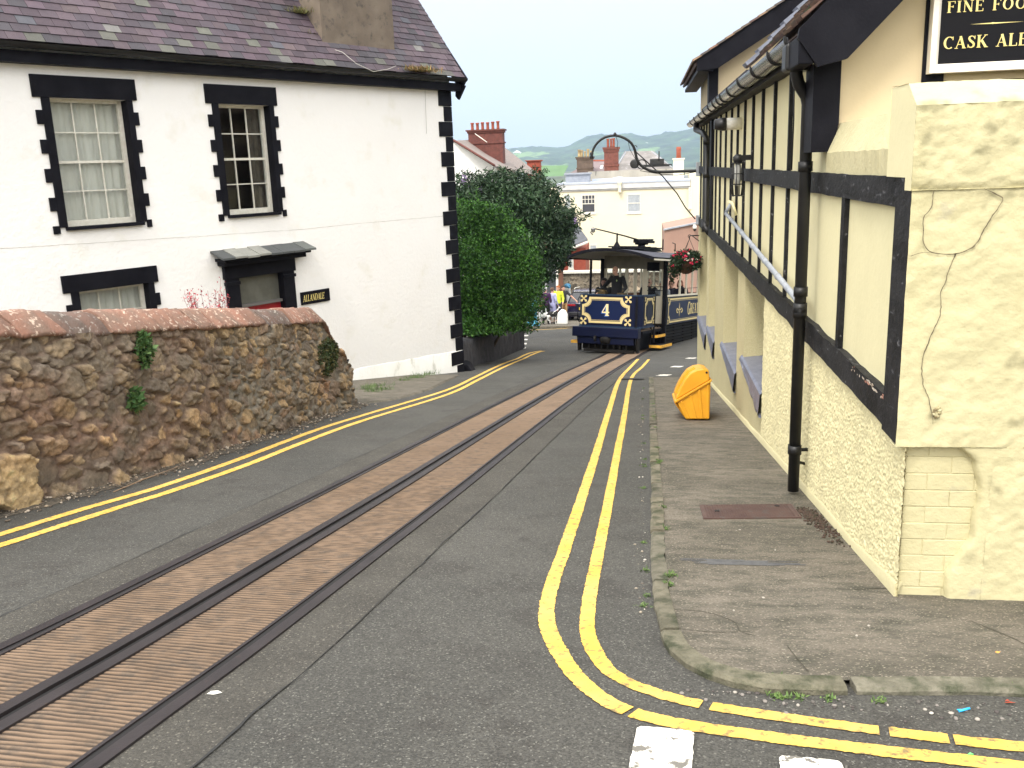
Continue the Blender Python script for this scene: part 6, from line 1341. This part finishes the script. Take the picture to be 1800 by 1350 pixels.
m = MB(); text(m, '4', lambda u, v, d: TT(*F_(u, v, d)), -.215, 1.145, .36, 1.0, th=.012); m.build('number', mat('number_gold', (.82, .66, .36), rough=.4), tram, fix=False)
m = MB(); text(m, '4', lambda u, v, d: TT(*F_(u, v, d)), -.245, 1.12, .36, 1.0, th=.0055); m.build('number_shadow', mat('number_blue', (.02, .12, .42), rough=.4), tram, fix=False)
Sd = lambda x, z, d: (1.058+.01*0+d, x, z)
m = MB(TT); Sp = lambda u, z, d: (1.035+(u-.30)*.028+d+.012, u, z)
ornate(m, Sp, .34, 1.18, .93, 1.70, .05, .15, 0, .004); ornate(m, Sp, .41, 1.11, 1.0, 1.63, .012, .14, 0, .004); 
for cx in (.36, 1.16):
    for cz in (.96, 1.67): fleur(m, Sp, cx, cz, .07, .005)
m.build('gold_lining', tgold, tram, fix=False)
# underframe; its lowest black box is added to stand for shade beneath the tram
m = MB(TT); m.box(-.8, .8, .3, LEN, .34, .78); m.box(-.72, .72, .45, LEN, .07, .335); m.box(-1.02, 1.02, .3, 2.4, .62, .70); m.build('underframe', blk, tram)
m = MB(TT); m.box(-1.12, 1.0, -.12, .18, .50, .80); m.box(-.95, .85, -.06, .1, .28, .50); m.build('buffer_beam', navy, tram, bevel=.02)
m = MB(TT)
for x in (-.98, .9): m.prism([(x, -.05, .5), (x, .25, .5), (x, .22, .05), (x, .05, .05)], (.06, 0, 0))
m.tube([(-.35, -.02, .52), (-.35, -.2, .5), (-.32, -.22, .38)], .04, 8); m.lathe(-.05, .0, [(.0, .28), (.16, .3), (.20, .45), (.14, .52)], 14)
m.box(-.9, .9, .25, .32, .1, .3); m.box(-.75, .85, -.05, .05, .05, .13)
for k in range(7): x = -.6+k*.2; m.box(x, x+.03, -.04, .0, .06, .32)
m.build('lifeguard', mat('oily_iron', (.006, .006, .006), (.014, .012, .010), 8, .7, spec=.2), tram)
for (y_, s_) in ((1.4, -1), (1.4, 1), (3.2, -1), (3.2, 1), (7, -1), (7, 1)):
    m = MB(TT); x = s_*.53; rows = []
    for k in range(25): a = 2*math.pi*k/24; rows.append([(x-.05, y_+.02*math.cos(a), .36+.02*math.sin(a)), (x-.05, y_+.36*math.cos(a), .38+.36*math.sin(a)), (x+.05, y_+.36*math.cos(a), .38+.36*math.sin(a)), (x+.05, y_+.02*math.cos(a), .36+.02*math.sin(a))])
    m.grid(rows); m.build('wheel', M_['steel'], tram)
m = MB(TT)
for k in range(6): z = .16+k*.105; m.box(1.02, 1.06, 2.5, LEN, z, z+.06)
for y_ in np.arange(2.5, LEN, 1.2): m.box(.99, 1.03, y_, y_+.06, .12, .76)
m.box(.6, .98, 2.5, LEN, .2, .7); m.build('side_guard', mat('dirty_black', (.006, .006, .007), (.014, .013, .012), 5, .8, spec=.15), tram)
m = MB(TT); m.box(-1.06, -1.02, 2.5, LEN, .14, .76); m.build('side_guard', M_['black'], tram)
# steps
for (x0, x1, y0_, y1_, z) in ((-1.40, -.98, .55, 1.0, .28), (.98, 1.34, 1.15, 2.35, .20), (.92, 1.14, 1.35, 2.25, .50)):
    m = MB(TT); m.box(x0, x1, y0_, y1_, z-.03, z+.0); m.box(x0, x0+.03, y0_, y1_, z, z+.06) if 0 else None
    s_ = m.build('step', M_['dark'], tram); m = MB(TT); m.box(x0-.01, x1+.01, y0_-.02, y0_+.02, z-.05, z+.03)
    (m.box(x1-.01, x1+.02, y0_+.021, y1_, z-.05, z+.03) if x0 > 0 else m.box(x0-.02, x0+.01, y0_+.021, y1_, z-.05, z+.03)); m.build('step_edge', tyel, s_)
    m = MB(TT); xm = x0 if x0 > 0 else x1; m.box(xm-.03, xm+.03, y0_+.05, y0_+.09, z-.02, .8); m.box(xm-.03, xm+.03, y1_-.1, y1_-.06, z-.02, .8); m.build('step_hanger', blk, s_)
# body side
BW, BY0 = 1.09, 2.42
for s_ in (1, -1):
    m = MB(TT); x0, x1 = (BW-.05, BW) if s_ > 0 else (-BW, -BW+.05); m.box(x0, x1, BY0, LEN, .78, 1.70); m.build('side_panel', navy, tram)
    m = MB(TT); m.box(x0-.02, x1+.02, BY0, LEN, 1.70, 1.755); m.build('waist_rail', tcream, tram)
    for y_ in [BY0+.02, 4.05, 4.85, 5.65, 6.45, 7.25, 8.05, 8.85, LEN-.1]: m = MB(TT); m.box(x0, x1, y_, y_+.085, 1.755, 2.80); m.build('pillar', tcream, tram)
    m = MB(TT); m.box(x0-.01, x1+.01, BY0, LEN, 2.78, 2.92); m.build('cant_rail', tcream, tram)
Sb = lambda u, z, d: (BW+d, u, z)
m = MB(TT); ornate(m, Sb, BY0+.28, LEN-.3, .84, 1.64, .055, .17, 0, .004); ornate(m, Sb, BY0+.37, LEN-.39, .92, 1.56, .012, .15, 0, .004)
for cz in (.88, 1.60): fleur(m, Sb, BY0+.30, cz, .08, .005)
cx, cz = 4.05, 1.24                                          # scroll ornament
for an in (90, 0, 180, 270):
    a = math.radians(an); L_ = .25; m.poly([Sb(cx+math.cos(a)*L_, cz+math.sin(a)*L_, .006), Sb(cx-math.sin(a)*.05+math.cos(a)*.09, cz+math.cos(a)*.035+math.sin(a)*.07, .006), Sb(cx, cz, .006), Sb(cx+math.sin(a)*.05+math.cos(a)*.09, cz-math.cos(a)*.035+math.sin(a)*.07, .006)])
for s_ in (-1, 1): m.tube([Sb(cx+s_*(.26+.08*math.cos(t)), cz-.03+.07*math.sin(t), .006) for t in np.linspace(-2.5, 2.2, 12)], .018, 5)
m.build('gold_lining', tgold, tram, fix=False)
m = MB(TT); m.poly([Sb(u, z, .002) for u, z in ((BY0+.5, .9), (LEN-.5, .9), (LEN-.3, 1.05), (LEN-.3, 1.42), (LEN-.5, 1.6), (BY0+.5, 1.6), (BY0+.32, 1.42), (BY0+.32, 1.05))]); m.build('name_panel', navyd, tram)
m = MB(); xx = text(m, 'G', lambda u, v, d: TT(*Sb(u, v, d)), 5.1, 1.02, .46, 1.0, th=.008); text(m, 'REAT ORME', lambda u, v, d: TT(*Sb(u, v, d)), xx-.02, 1.05, .36, 1.0, th=.008); m.build('lettering', mat('bright_gold', (.85, .68, .30), rough=.5), tram, fix=False)
# black corner post, bulkhead
for b6 in ((1.00, 1.13, BY0-.12, BY0, .12, 2.9), (-1.13, -1.02, BY0-.12, BY0, .7, 2.9), (-.955, -.895, .84, .90, 1.78, 2.86)): m = MB(TT); m.box(*b6); m.build('corner_post', blk, tram)
m = MB(TT)
for x0, x1 in ((-1.02, -.93), (-.30, -.20), (.02, .10), (.30, .48), (.92, 1.0)): m.box(x0, x1, BY0-.06, BY0-.01, 1.72, 2.78)
0; m.box(-1.02, -.30, BY0-.055, BY0-.015, .84, 1.72); m.box(.48, 1.0, BY0-.055, BY0-.015, .84, 1.72)
bh_ = m.build('bulkhead', tcream, tram); m = MB(TT); m.box(-1.02, 1.0, BY0-.07, BY0-.0, 2.58, 2.99); m.build('bulkhead_header', mat('varnished_panel', (.20, .17, .13), (.14, .12, .09), 4, .5), bh_); m = MB(TT)
for x0, x1 in ((-.93, -.30), (.48, .92)): m.box(x0, x1, BY0-.04, BY0-.035, 1.72, 2.60)
gm = bpy.data.materials['pane_glass']; m.build('bulkhead_glass', gm, tram)
m = MB(TT); m.box(.46, .86, BY0-.12, BY0-.072, 2.52, 2.80); m.build('notice_frame', blk, tram)
m = MB(TT); m.box(-1.0, 1.0, .2, BY0, .70, .735); m.box(-1.0, 1.0, BY0, LEN, .80, .86); m.build('floor', mat('wood_floor', (.12, .08, .05)), tram)
# seats
for y_ in (3.3, 4.15, 5.0, 5.85, 6.7, 7.5):
    for x0, x1 in ((-.98, -.12), (.12, .98)):
        m = MB(TT); m.box(x0, x1, y_, y_+.42, 1.18, 1.26); sm_ = m.build('seat', mat('varnished_wood', (.16, .07, .03)) if 'varnished_wood' not in bpy.data.materials else bpy.data.materials['varnished_wood'], tram)
        m = MB(TT); m.box(x0, x1, y_+.42, y_+.46, 1.2, 1.74); m.box(x0+.1, x0+.15, y_+.05, y_+.35, .86, 1.18); m.box(x1-.15, x1-.1, y_+.05, y_+.35, .86, 1.18); m.build('seat_back', bpy.data.materials['varnished_wood'], sm_)
# window glass on the screen beside the driver and brass rails
m = MB(TT)
for z in (2.02, 1.90): m.tube([(.48, BY0-.1, z), (1.0, BY0-.1, z)], .012, 6)
for y_ in np.arange(4.2, 8.5, .8): m.tube([(BW-.02, y_, 1.95), (BW-.02, y_+.7, 1.95)], .010, 6)
m.build('hand_rail', blk, tram)
# roof
def roofz(x): return 2.90+.24*(1-(x/1.36)**2)
def roofgrid(m, off, hwid, y0f):
    rows = []
    ysr = [0, .15, .5, 1, 2, 4, 7, LEN]
    for y_ in ysr: rows.append([(x, (-.42+.40*(abs(x)/hwid)**2.2 if y_ == 0 else y_), roofz(x)+off) for x in np.linspace(-hwid, hwid, 21)])
    m.grid(rows)
m = MB(TT); roofgrid(m, .035, 1.36, 0); m.build('roof', mat('roof_canvas', (.045, .045, .06), (.07, .07, .085), 2, .7, spec=.2), tram, fix=False)
m = MB(TT); roofgrid(m, -.03, 1.33, 0); m.build('ceiling', ceil_, tram, fix=False)
m = MB(TT); xs_ = np.linspace(-1.37, 1.37, 25); rows = [[(x, -.43+.40*(abs(x)/1.36)**2.2-.01, roofz(x)-.05), (x, -.43+.40*(abs(x)/1.36)**2.2-.01, roofz(x)+.04), (x, -.43+.40*(abs(x)/1.36)**2.2+.05, roofz(x)+.04), (x, -.43+.40*(abs(x)/1.36)**2.2+.05, roofz(x)-.05)] for x in xs_]; m.grid(rows, sm=False); m.poly(rows[0]); m.poly(rows[-1]); m.build('roof_edge', blk, tram)
for s_ in (-1, 1): m = MB(TT); m.box(*sorted((s_*1.34, s_*1.37)), .1, LEN, 2.84, 2.89); m.build('roof_gutter', tcream if s_ > 0 else blk, tram)
m = MB(TT); m.box(-.55, .55, 1.6, 3.6, 3.16, 3.20); m.box(-.45, -.2, 1.4, 3.8, 3.20, 3.25); m.box(.2, .45, 1.4, 3.8, 3.20, 3.25)
for y_ in (1.5, 2.1, 2.7, 3.3): m.box(-.6, .6, y_, y_+.12, 3.25, 3.29)
m.build('roof_boards', blk, tram)
m = MB(TT); m.lathe(-.05, .75, [(.14, 3.12), (.10, 3.28), (.03, 3.40), (.025, 3.66)], 10); m.build('trolley_rest', blk, tram)
tr_ = MB(TT); tr_.lathe(.15, 2.6, [(.12, 3.28), (.12, 3.36), (.22, 3.37), (.22, 3.43), (.1, 3.46)], 12); tr_.box(-.05, .5, 2.35, 2.9, 3.42, 3.50)
for x in (-.0, .1, .2, .3, .4): tr_.tube([(x, 2.3, 3.50), (x, 3.0, 3.54)], .03, 6)
tr_.tube([(.75, 3, 3.2), (.75, 3, 3.55)], .02, 5); tb_ = tr_.build('trolley_base', blk, tram)
m = MB(TT); m.tube([(.12, 2.5, 3.50), (.02, 1.2, 3.60), (-.14, -.95, 3.72)], [.028, .022, .018], 8); m.build('trolley_pole', blk, tram)
m = MB(TT); m.ell(-.16, -1.05, 3.70, .07, .09, .05); m.tube([(-.16, -1.05, 3.75), (-.22, -1.1, 3.60), (-.17, -1.05, 3.55)], .022, 6); m.lathe(-.16, -1.05, [(.02, 3.6), (.07, 3.64), (.03, 3.7)], 8); m.build('trolley_head', mat('dull_metal', (.25, .24, .23), metal=.5, rough=.4), tram)
m = MB(TT); m.box(-.45, -.20, .22, .50, .86, 1.86); m.lathe(-.32, .36, [(.12, 1.86), (.12, 1.90), (.02, 1.93)], 12); m.tube([(-.32, .36, 1.92), (-.5, .25, 1.93)], .014, 6); m.box(.18, .42, .22, .5, .86, 1.84); m.tube([(.3, .35, 1.84), (.36, .25, 1.92)], .016, 6); m.build('controls', mat('dark_brass', (.10, .07, .03), metal=.6, rough=.4), tram)
# people on the tram: matrices in the tram frame, facing its front (-y)
def seat_m(x, y, z, turn=0): return TM @ Matrix.Translation((x, y, z)) @ Matrix.Rotation(turn, 4, 'Z')
def driver_badge(t, T, J, cl):
    m = MB(T); m.ell(.09, -.155, 1.33, .022, .006, .03); m.build('badge', mat('badge_green', (.25, .32, .12)), t)
person('bald tram driver in a dark jacket standing at the front controls of the tram', TT(-.02, .82, .86), 0, dict(wrL=(-.40, -.34, .98), wrR=(.36, -.34, .96), elL=(-.37, -.08, 1.16), elR=(.33, -.05, 1.14), hea=(-.03, -.07, 1.60), nec=(-.01, -.02, 1.45)), top=(.005, .005, .007), legs=(.02, .03, .05), bald=True, h=1.88, M4=seat_m(-.04, .84, .74, -.25), extra=driver_badge)
sit = dict(pel=(0, 0, .47), che=(0, .02, .78), nec=(0, .03, .98), hea=(0, .0, 1.12), shL=(-.185, .02, .93), shR=(.185, .02, .93), elL=(-.24, -.02, .68), elR=(.24, -.02, .68), wrL=(-.14, -.26, .58), wrR=(.14, -.26, .58), hiL=(-.1, 0, .46), hiR=(.1, 0, .46), knL=(-.12, -.44, .48), knR=(.12, -.44, .48), anL=(-.12, -.42, .08), anR=(.12, -.42, .08))
Z0 = .84
person('dark silhouetted passenger sitting at the left corner of the tram platform', TT(0, 0, 0), 0, sit, (.012, .012, .014), (.02, .02, .02), (.02, .015, .012), M4=seat_m(-.74, 1.6, Z0+.0, 0), h=1.95, skin=mat('skin_shade', (.22, .12, .09)))
person('older bald passenger with glasses seated behind the tram bulkhead window', TT(0, 0, 0), 0, sit, (.02, .022, .03), (.03, .03, .04), (.2, .15, .1), M4=seat_m(.22, 3.3, Z0, 0), h=1.95, bald=True, glasses=True)
person('white-haired passenger seated beside the bald one inside the tram', TT(0, 0, 0), 0, sit, (.25, .26, .28), (.05, .05, .06), (.6, .6, .56), M4=seat_m(.68, 3.3, Z0, 0), h=1.86)
person('passenger in sunglasses and a navy top at the first open tram window', TT(0, 0, 0), 0, sit, (.012, .014, .03), (.03, .03, .05), (.10, .045, .025), M4=seat_m(.74, 4.2, Z0, .12), h=1.88, glasses=True, sleeve='short')
sit2 = dict(sit); sit2.update(wrR=(.06, -.16, 1.06), elR=(.25, -.18, .84), knL=sit['knL'])
person('red-haired woman resting her face on her hand at an open tram window', TT(0, 0, 0), 0, sit2, (.03, .025, .03), (.03, .03, .05), (.22, .07, .03), M4=seat_m(.74, 5.3, Z0, .15), h=1.88, hairlen=.12)
# ------------------------------------------------------------------ people, dogs and sculptures by the far kerb
gy = 41.5
def gx(px, y=gy): q = ony(y, px, 560); return q[0]
far_pav = MB(); far_pav.grid([[(-16, y, gz(y)+.10), (-6, y, gz(y)+.10), (gx(1050, y), y, gz(y)+.10)] for y in (39.4, 41, 43, 46)]); 
far_pav.poly([(-16, 39.4, gz(39.4)-.02), (gx(1050, 39.4), 39.4, gz(39.4)-.02), (gx(1050, 39.4), 39.4, gz(39.4)+.10), (-16, 39.4, gz(39.4)+.10)])
struct(far_pav.build('far_pavement', M_['pave'], origin=(0, 0, -7)))
PZ = lambda y: gz(y)+.10
def bag(t, T, J, cl):
    m = MB(T); m.tube([(-.15, .0, 1.46), (.0, .17, 1.2), (.19, .1, .95)], .012, 6); m.build('strap', mat('bag_brown', (.25, .11, .03)), t); m = MB(T); m.ell(.21, .08, .86, .07, .12, .11); m.build('bag', bpy.data.materials['bag_brown'], t)
    m = MB(T); m.ell(J['hea'][0], .0, J['hea'][2]+.09, .10, .11, .06); m.ell(J['hea'][0], -.1, J['hea'][2]+.07, .07, .09, .015); m.build('cap', mat('white_cap', (.75, .75, .75)), t)
G_ = 'people standing at the far kerb'
person('person with back turned in a purple top, white cap and brown shoulder bag', (gx(961), 41.2, PZ(41.2)), math.pi*.95, dict(), (.045, .012, .06), (.008, .008, .01), (.5, .5, .5), h=1.68, extra=bag, group=G_)
person('person in a long pale lilac jacket and shorts standing beside the dogs', (gx(972.5), 41.3, PZ(41.3)), math.pi*.8, dict(), (.42, .42, .66), (.36, .36, .58), (.13, .07, .04), shorts=True, h=1.66, group=G_)
person('orange-haired person in a bright yellow vest behind the lilac jacket', (gx(978.5), 42.6, PZ(42.6)), -.4, dict(wrR=(.42, -.35, 1.0)), (.62, .70, .04), (.05, .05, .07), (.45, .13, .03), h=1.72, group=G_)
person('person in a black top and tan trousers beside the white barrier', (gx(985), 43.4, PZ(43.4)), .5, dict(wrR=(.5, -.35, 1.0), elR=(.38, -.2, 1.15)), (.02, .02, .022), (.55, .33, .14), (.05, .03, .02), sleeve='short', h=1.70, group=G_)
def dog(label, px, y, face, patch, sc=1.0):
    x = gx(px, y); z = PZ(y); t = thing('dog', label, 'dog', (x, y, z), face, 'dogs on leads at the far kerb'); R = ROOT[t.name]
    T = lambda a, b, c: tuple(R @ Vector((a*sc, b*sc, c*sc)))
    def seg(m, a, b, ra, rb):
        a, b = np.array(a, float), np.array(b, float); n = 6; m.tube([tuple(a+(b-a)*i/n) for i in range(n+1)], [(ra+(rb-ra)*i/n)*sc for i in range(n+1)], 10); m.ell(*a, ra, ra, ra, 8, 6); m.ell(*b, rb, rb, rb, 8, 6)
    m = MB(T); seg(m, (-.20, 0, .46), (.20, 0, .46), .115, .135); seg(m, (-.28, 0, .46), (-.1, 0, .48), .10, .09); seg(m, (.22, 0, .50), (.36, 0, .66), .085, .06); m.ell(.42, 0, .70, .085, .07, .07); seg(m, (.45, 0, .68), (.56, 0, .655), .045, .03)
    for s_ in (-1, 1):
        seg(m, (.22, s_*.08, .42), (.21, s_*.08, .22), .05, .03); seg(m, (.21, s_*.08, .22), (.23, s_*.08, .03), .028, .022); m.ell(.25, s_*.08, .02, .045, .028, .022)
        seg(m, (-.28, s_*.08, .44), (-.20, s_*.08, .28), .07, .045); seg(m, (-.20, s_*.08, .28), (-.34, s_*.08, .18), .035, .024); seg(m, (-.34, s_*.08, .18), (-.32, s_*.08, .03), .024, .020); m.ell(-.29, s_*.08, .02, .045, .028, .022)
        m.ell(.39, s_*.06, .76, .03, .018, .05)
    seg(m, (-.36, 0, .50), (-.52, 0, .62), .03, .022); seg(m, (-.52, 0, .62), (-.58, 0, .74), .022, .012)
    mt_ = mat('dog_fur', patch[0], rough=.9); nt_ = mt_.node_tree; b_ = nt_.nodes['Principled BSDF']; tcn = nt_.nodes.new('ShaderNodeTexCoord'); nz_ = nt_.nodes.new('ShaderNodeTexNoise'); nz_.inputs['Scale'].default_value = 3.2; nz_.inputs['Detail'].default_value = 1; r_ = nt_.nodes.new('ShaderNodeValToRGB'); r_.color_ramp.elements[0].position = .54; r_.color_ramp.elements[1].position = .57; r_.color_ramp.elements[0].color = (*patch[0], 1); r_.color_ramp.elements[1].color = (*patch[1], 1); nt_.links.new(tcn.outputs['Object'], nz_.inputs[0]); nt_.links.new(nz_.outputs[0], r_.inputs[0]); nt_.links.new(r_.outputs[0], b_.inputs['Base Color'])
    vox('body', m, mt_, t, .013, 3)
    m = MB(T); m.ell(.575, 0, .665, .018, .018, .016); m.ell(.47, .045, .72, .01, .01, .01); m.ell(.47, -.045, .72, .01, .01, .01); m.build('nose_and_eyes', M_['dark'], t)
    m = MB(T); m.tube([(.33+.0*math.cos(a), .075*math.cos(a), .62+.06*math.sin(a)) for a in np.linspace(0, 6.3, 14)], .010, 5); m.build('collar', mat('collar_red', (.3, .03, .03)), t)
dog('black and white dog standing beside the person in lilac', 968, 41.0, .05, ((.015, .014, .014), (.70, .68, .64)), 1.0)
dog('mostly white dog turned away at the left of the group', 957, 41.0, 2.9, ((.72, .70, .66), (.05, .045, .04)), .85)
DLY = 49.0; DLZ = ony(DLY, 999, 498)[2]-1.74
dl = thing('dolphin_sculpture', 'upright blue and white dolphin sculpture with open beak behind the parked car', 'sculpture', (gx(999, DLY), DLY, DLZ))
x = gx(999, DLY); z = DLZ; dblue = mat('sculpture_blue', (.02, .16, .30), (.03, .2, .36), 3, .35); dwht = mat('sculpture_white', (.78, .77, .72), rough=.5)
m = MB(); prof = [(.12, .02), (.17, .3), (.19, .7), (.18, 1.1), (.15, 1.35)]
for (r, zz), (r2, z2) in zip(prof[:-1], prof[1:]): m.tube([(x, DLY+0.00, z+zz), (x+.0, DLY+0.00, z+z2)], [r, r2], 16)
m.ell(x, DLY+-0.05, z+1.42, .17, .2, .18); vox('belly', m, dwht, dl, .03, 5)
m = MB(); m.ell(x-.01, DLY+0.02, z+1.60, .20, .24, .14); m.tube([(x, DLY+-0.15, z+1.60), (x+.12, DLY-.45, z+1.58), (x+.20, DLY-.6, z+1.55)], [.09, .06, .03], 10); m.tube([(x, DLY+0.15, z+1.55), (x, DLY+0.22, z+1.0), (x, DLY+0.16, z+.3)], [.14, .17, .15], 12); m.prism([(x, DLY+0.40, z+1.15), (x, DLY+.7, z+.95), (x, DLY+0.40, z+.75)], (.05, 0, 0)); vox('back', m, dblue, dl, .03, 4)
m = MB(); m.ell(x-.17, DLY+-0.10, z+.9, .04, .08, .18); m.ell(x+.19, DLY+-0.15, z+.9, .06, .08, .18); vox('flipper', m, dblue, dl, .025, 3)
m = MB(); m.tube([(x+.03, DLY+-0.28, z+1.46), (x+.12, DLY-.42, z+1.44)], [.07, .03], 10); m.build('jaw', dwht, dl); m = MB(); m.ell(x-.14, DLY+-0.24, z+1.56, .03, .02, .03); m.ell(x+.12, DLY+-0.27, z+1.6, .03, .02, .03); m.build('eye', M_['dark'], dl)
bs_ = thing('blue_sculpture_base', 'turquoise blue flared sculpture pedestal at the kerb behind the green bush', 'sculpture', (gx(936, 40.2), 40.2, PZ(40.2)))
x = gx(936, 40.2); z = PZ(40.2); m = MB(); m.lathe(x, 40.2, [(a_, z+b_) for a_, b_ in [(.34, 0), (.34, .05), (.26, .12), (.20, .25), (.22, .55), (.28, .85), (.27, 1.05), (.16, 1.2)]], 24); m.build('pedestal', mat('turquoise_paint', (.03, .22, .33), (.04, .26, .38), 3, .4), bs_); m = MB(); m.lathe(x, 40.2, [(a_, z+b_) for a_, b_ in [(.16, 1.19), (.3, 1.35), (.32, 1.5), (.1, 1.62)]], 16); m.build('bowl', dblue, bs_)
wb = thing('white_boulder', 'rounded white painted barrier at the kerb between the people and the dark blue car', 'barrier', (gx(989, 40.9), 40.9, PZ(40.9))); x = gx(988, 40.9); z = PZ(40.9); m = MB(); m.prism([(x-.24, 40.8, z), (x+.26, 40.8, z), (x+.26, 40.8, z+.42), (x+.16, 40.8, z+.62), (x-.02, 40.8, z+.68), (x-.2, 40.8, z+.5)], (0, .3, 0)); vox('hull', m, dwht, wb, .03, 5)
bn = thing('notice_board', 'dark blue and white notice board at the left of the turquoise pedestal', 'board', (gx(921, 41), 41, PZ(41))); x = gx(920, 41); m = MB(); m.box(x-.28, x-.02, 41, 41.06, PZ(41)+.25, PZ(41)+1.05); m.box(x-.26, x-.22, 41.0, 41.05, PZ(41), PZ(41)+.25); m.box(x-.08, x-.04, 41.0, 41.05, PZ(41), PZ(41)+.25); m.build('board', mat('board_blue', (.03, .06, .12)), bn); m = MB(); m.box(x-.25, x-.05, 40.985, 41.0, PZ(41)+.6, PZ(41)+1.0); m.build('poster', mat('poster_grey', (.35, .35, .36), (.15, .15, .17), 12), bn)
# ------------------------------------------------------------------ parked car behind the tram
CY = 43.6; cxm = gx(1028, CY); CZ = gz(CY)
car = thing('parked_car', 'dark blue estate car parked behind the tram, seen from the rear', 'car', (cxm, CY, CZ), -.10)
RC = ROOT[car.name]; TC_ = lambda x, y, z: tuple(RC @ Vector((x, y, z-.10*y)))
cpaint = mat('car_paint_blue', (.010, .010, .040), rough=.25, coat=.5); cglass = mat('car_glass', (.02, .022, .026), rough=.05, spec=.8)
sec = [(0, .80, .40, .92, .30), (.05, .88, .42, 1.0, .25), (.5, .93, .45, 1.02, .22), (1.2, .94, .47, 1.0, .2), (3.2, .93, .47, .96, .2), (4.2, .88, .42, .80, .24), (4.5, .74, .38, .62, .32)]
m = MB(TC_); rows = []
for (y, hw_, zb_, zt_, zl) in sec:
    rows.append([(-hw_*.8, y, zl), (-hw_*.97, y, zl+.08), (-hw_, y, (zl+zt_)/2), (-hw_*.96, y, zt_-.05), (-hw_*.82, y, zt_), (hw_*.82, y, zt_), (hw_*.96, y, zt_-.05), (hw_, y, (zl+zt_)/2), (hw_*.97, y, zl+.08), (hw_*.8, y, zl)])
m.grid(rows); m.poly(rows[0]); m.poly(rows[-1]); body = m.build('body', cpaint, car, smooth=False)
m = MB(TC_); A_ = [(.18, .80, .98), (.55, .66, 1.54), (2.3, .66, 1.58), (3.2, .80, .98)]
rows = [[(-w_, y, z), (w_, y, z)] for (y, w_, z) in A_]
lo = [(-.82, .12, .97), (.82, .12, .97), (.80, 3.2, .95), (-.80, 3.2, .95)]; hi = [(-.62, .55, 1.52), (.62, .55, 1.52), (.62, 2.4, 1.54), (-.62, 2.4, 1.54)]
m.hexa(lo, hi); m.build('windows', cglass, car, bevel=.03)
m = MB(TC_); m.hexa([(-.65, .45, 1.50), (.65, .45, 1.50), (.64, 2.45, 1.51), (-.64, 2.45, 1.51)], [(-.56, .55, 1.58), (.56, .55, 1.58), (.56, 2.35, 1.60), (-.56, 2.35, 1.60)]); m.build('roof', cpaint, car, bevel=.03)
m = MB(TC_)
for s_ in (-1, 1): m.tube([(s_*.58, .6, 1.60), (s_*.58, .7, 1.66), (s_*.58, 2.1, 1.67), (s_*.58, 2.2, 1.61)], .018, 6)
m.build('roof_rail', M_['wood_w'], car)
for s_ in (-1, 1):
    m = MB(TC_); m.prism([(s_*.82, .10, .98), (s_*.86, .2, .98), (s_*.67, .62, 1.54), (s_*.62, .5, 1.54)], (0, .10, 0)); m.build('pillar', cpaint, car)
    for y_ in (.85, 3.55):
        m = MB(TC_); rows = []
        for k in range(25): a = 2*math.pi*k/24; rows.append([(s_*.72, y_+.33*math.cos(a), .34+.33*math.sin(a)), (s_*.76, y_+.35*math.cos(a), .35+.35*math.sin(a)), (s_*.93, y_+.35*math.cos(a), .35+.35*math.sin(a)), (s_*.95, y_+.31*math.cos(a), .35+.31*math.sin(a)), (s_*.93, y_+.2*math.cos(a), .35+.2*math.sin(a))])
        m.grid(rows); wh = m.build('wheel', mat('tyre', (.02, .02, .02)) if 'tyre' not in bpy.data.materials else bpy.data.materials['tyre'], car)
        m = MB(TC_); 
        for k in range(5): a = 2*math.pi*k/5; m.tube([(s_*.92, y_, .35), (s_*.92, y_+.22*math.cos(a), .35+.22*math.sin(a))], .03, 5)
        m.build('rim', M_['lead'], wh)
    m = MB(TC_); m.box(*sorted((s_*.45, s_*.86)), -.015, .12, .80, .90); m.build('tail_light', mat('tail_red', (.35, .01, .015), rough=.2), car, bevel=.02)
m = MB(TC_); m.box(-.8, .8, -.05, .12, .34, .52); m.build('bumper', mat('bumper_black', (.025, .025, .03), rough=.5), car, bevel=.03)
m = MB(TC_); m.box(-.27, .27, -.03, .0, .62, .74); m.build('number_plate', mat('plate_yellow', (.75, .55, .06), rough=.5), car)
# ------------------------------------------------------------------ haze
hz = MB(); hz.box(-5240, 5240, -90, 5740, -82, 620)
for o in COL.objects:
    pass
hzo = struct(hz.build('haze', None, origin=(0, 0, -82)), 'stuff')
vm = bpy.data.materials.new('haze_air'); vm.use_nodes = True; n_ = vm.node_tree.nodes; n_.remove(n_['Principled BSDF']); pv_ = n_.new('ShaderNodeVolumePrincipled'); pv_.inputs['Density'].default_value = .00012; pv_.inputs['Color'].default_value = (.58, .71, .98, 1); pv_.inputs['Anisotropy'].default_value = .2
vm.node_tree.links.new(pv_.outputs[0], n_['Material Output'].inputs['Volume']); hzo.data.materials.append(vm)
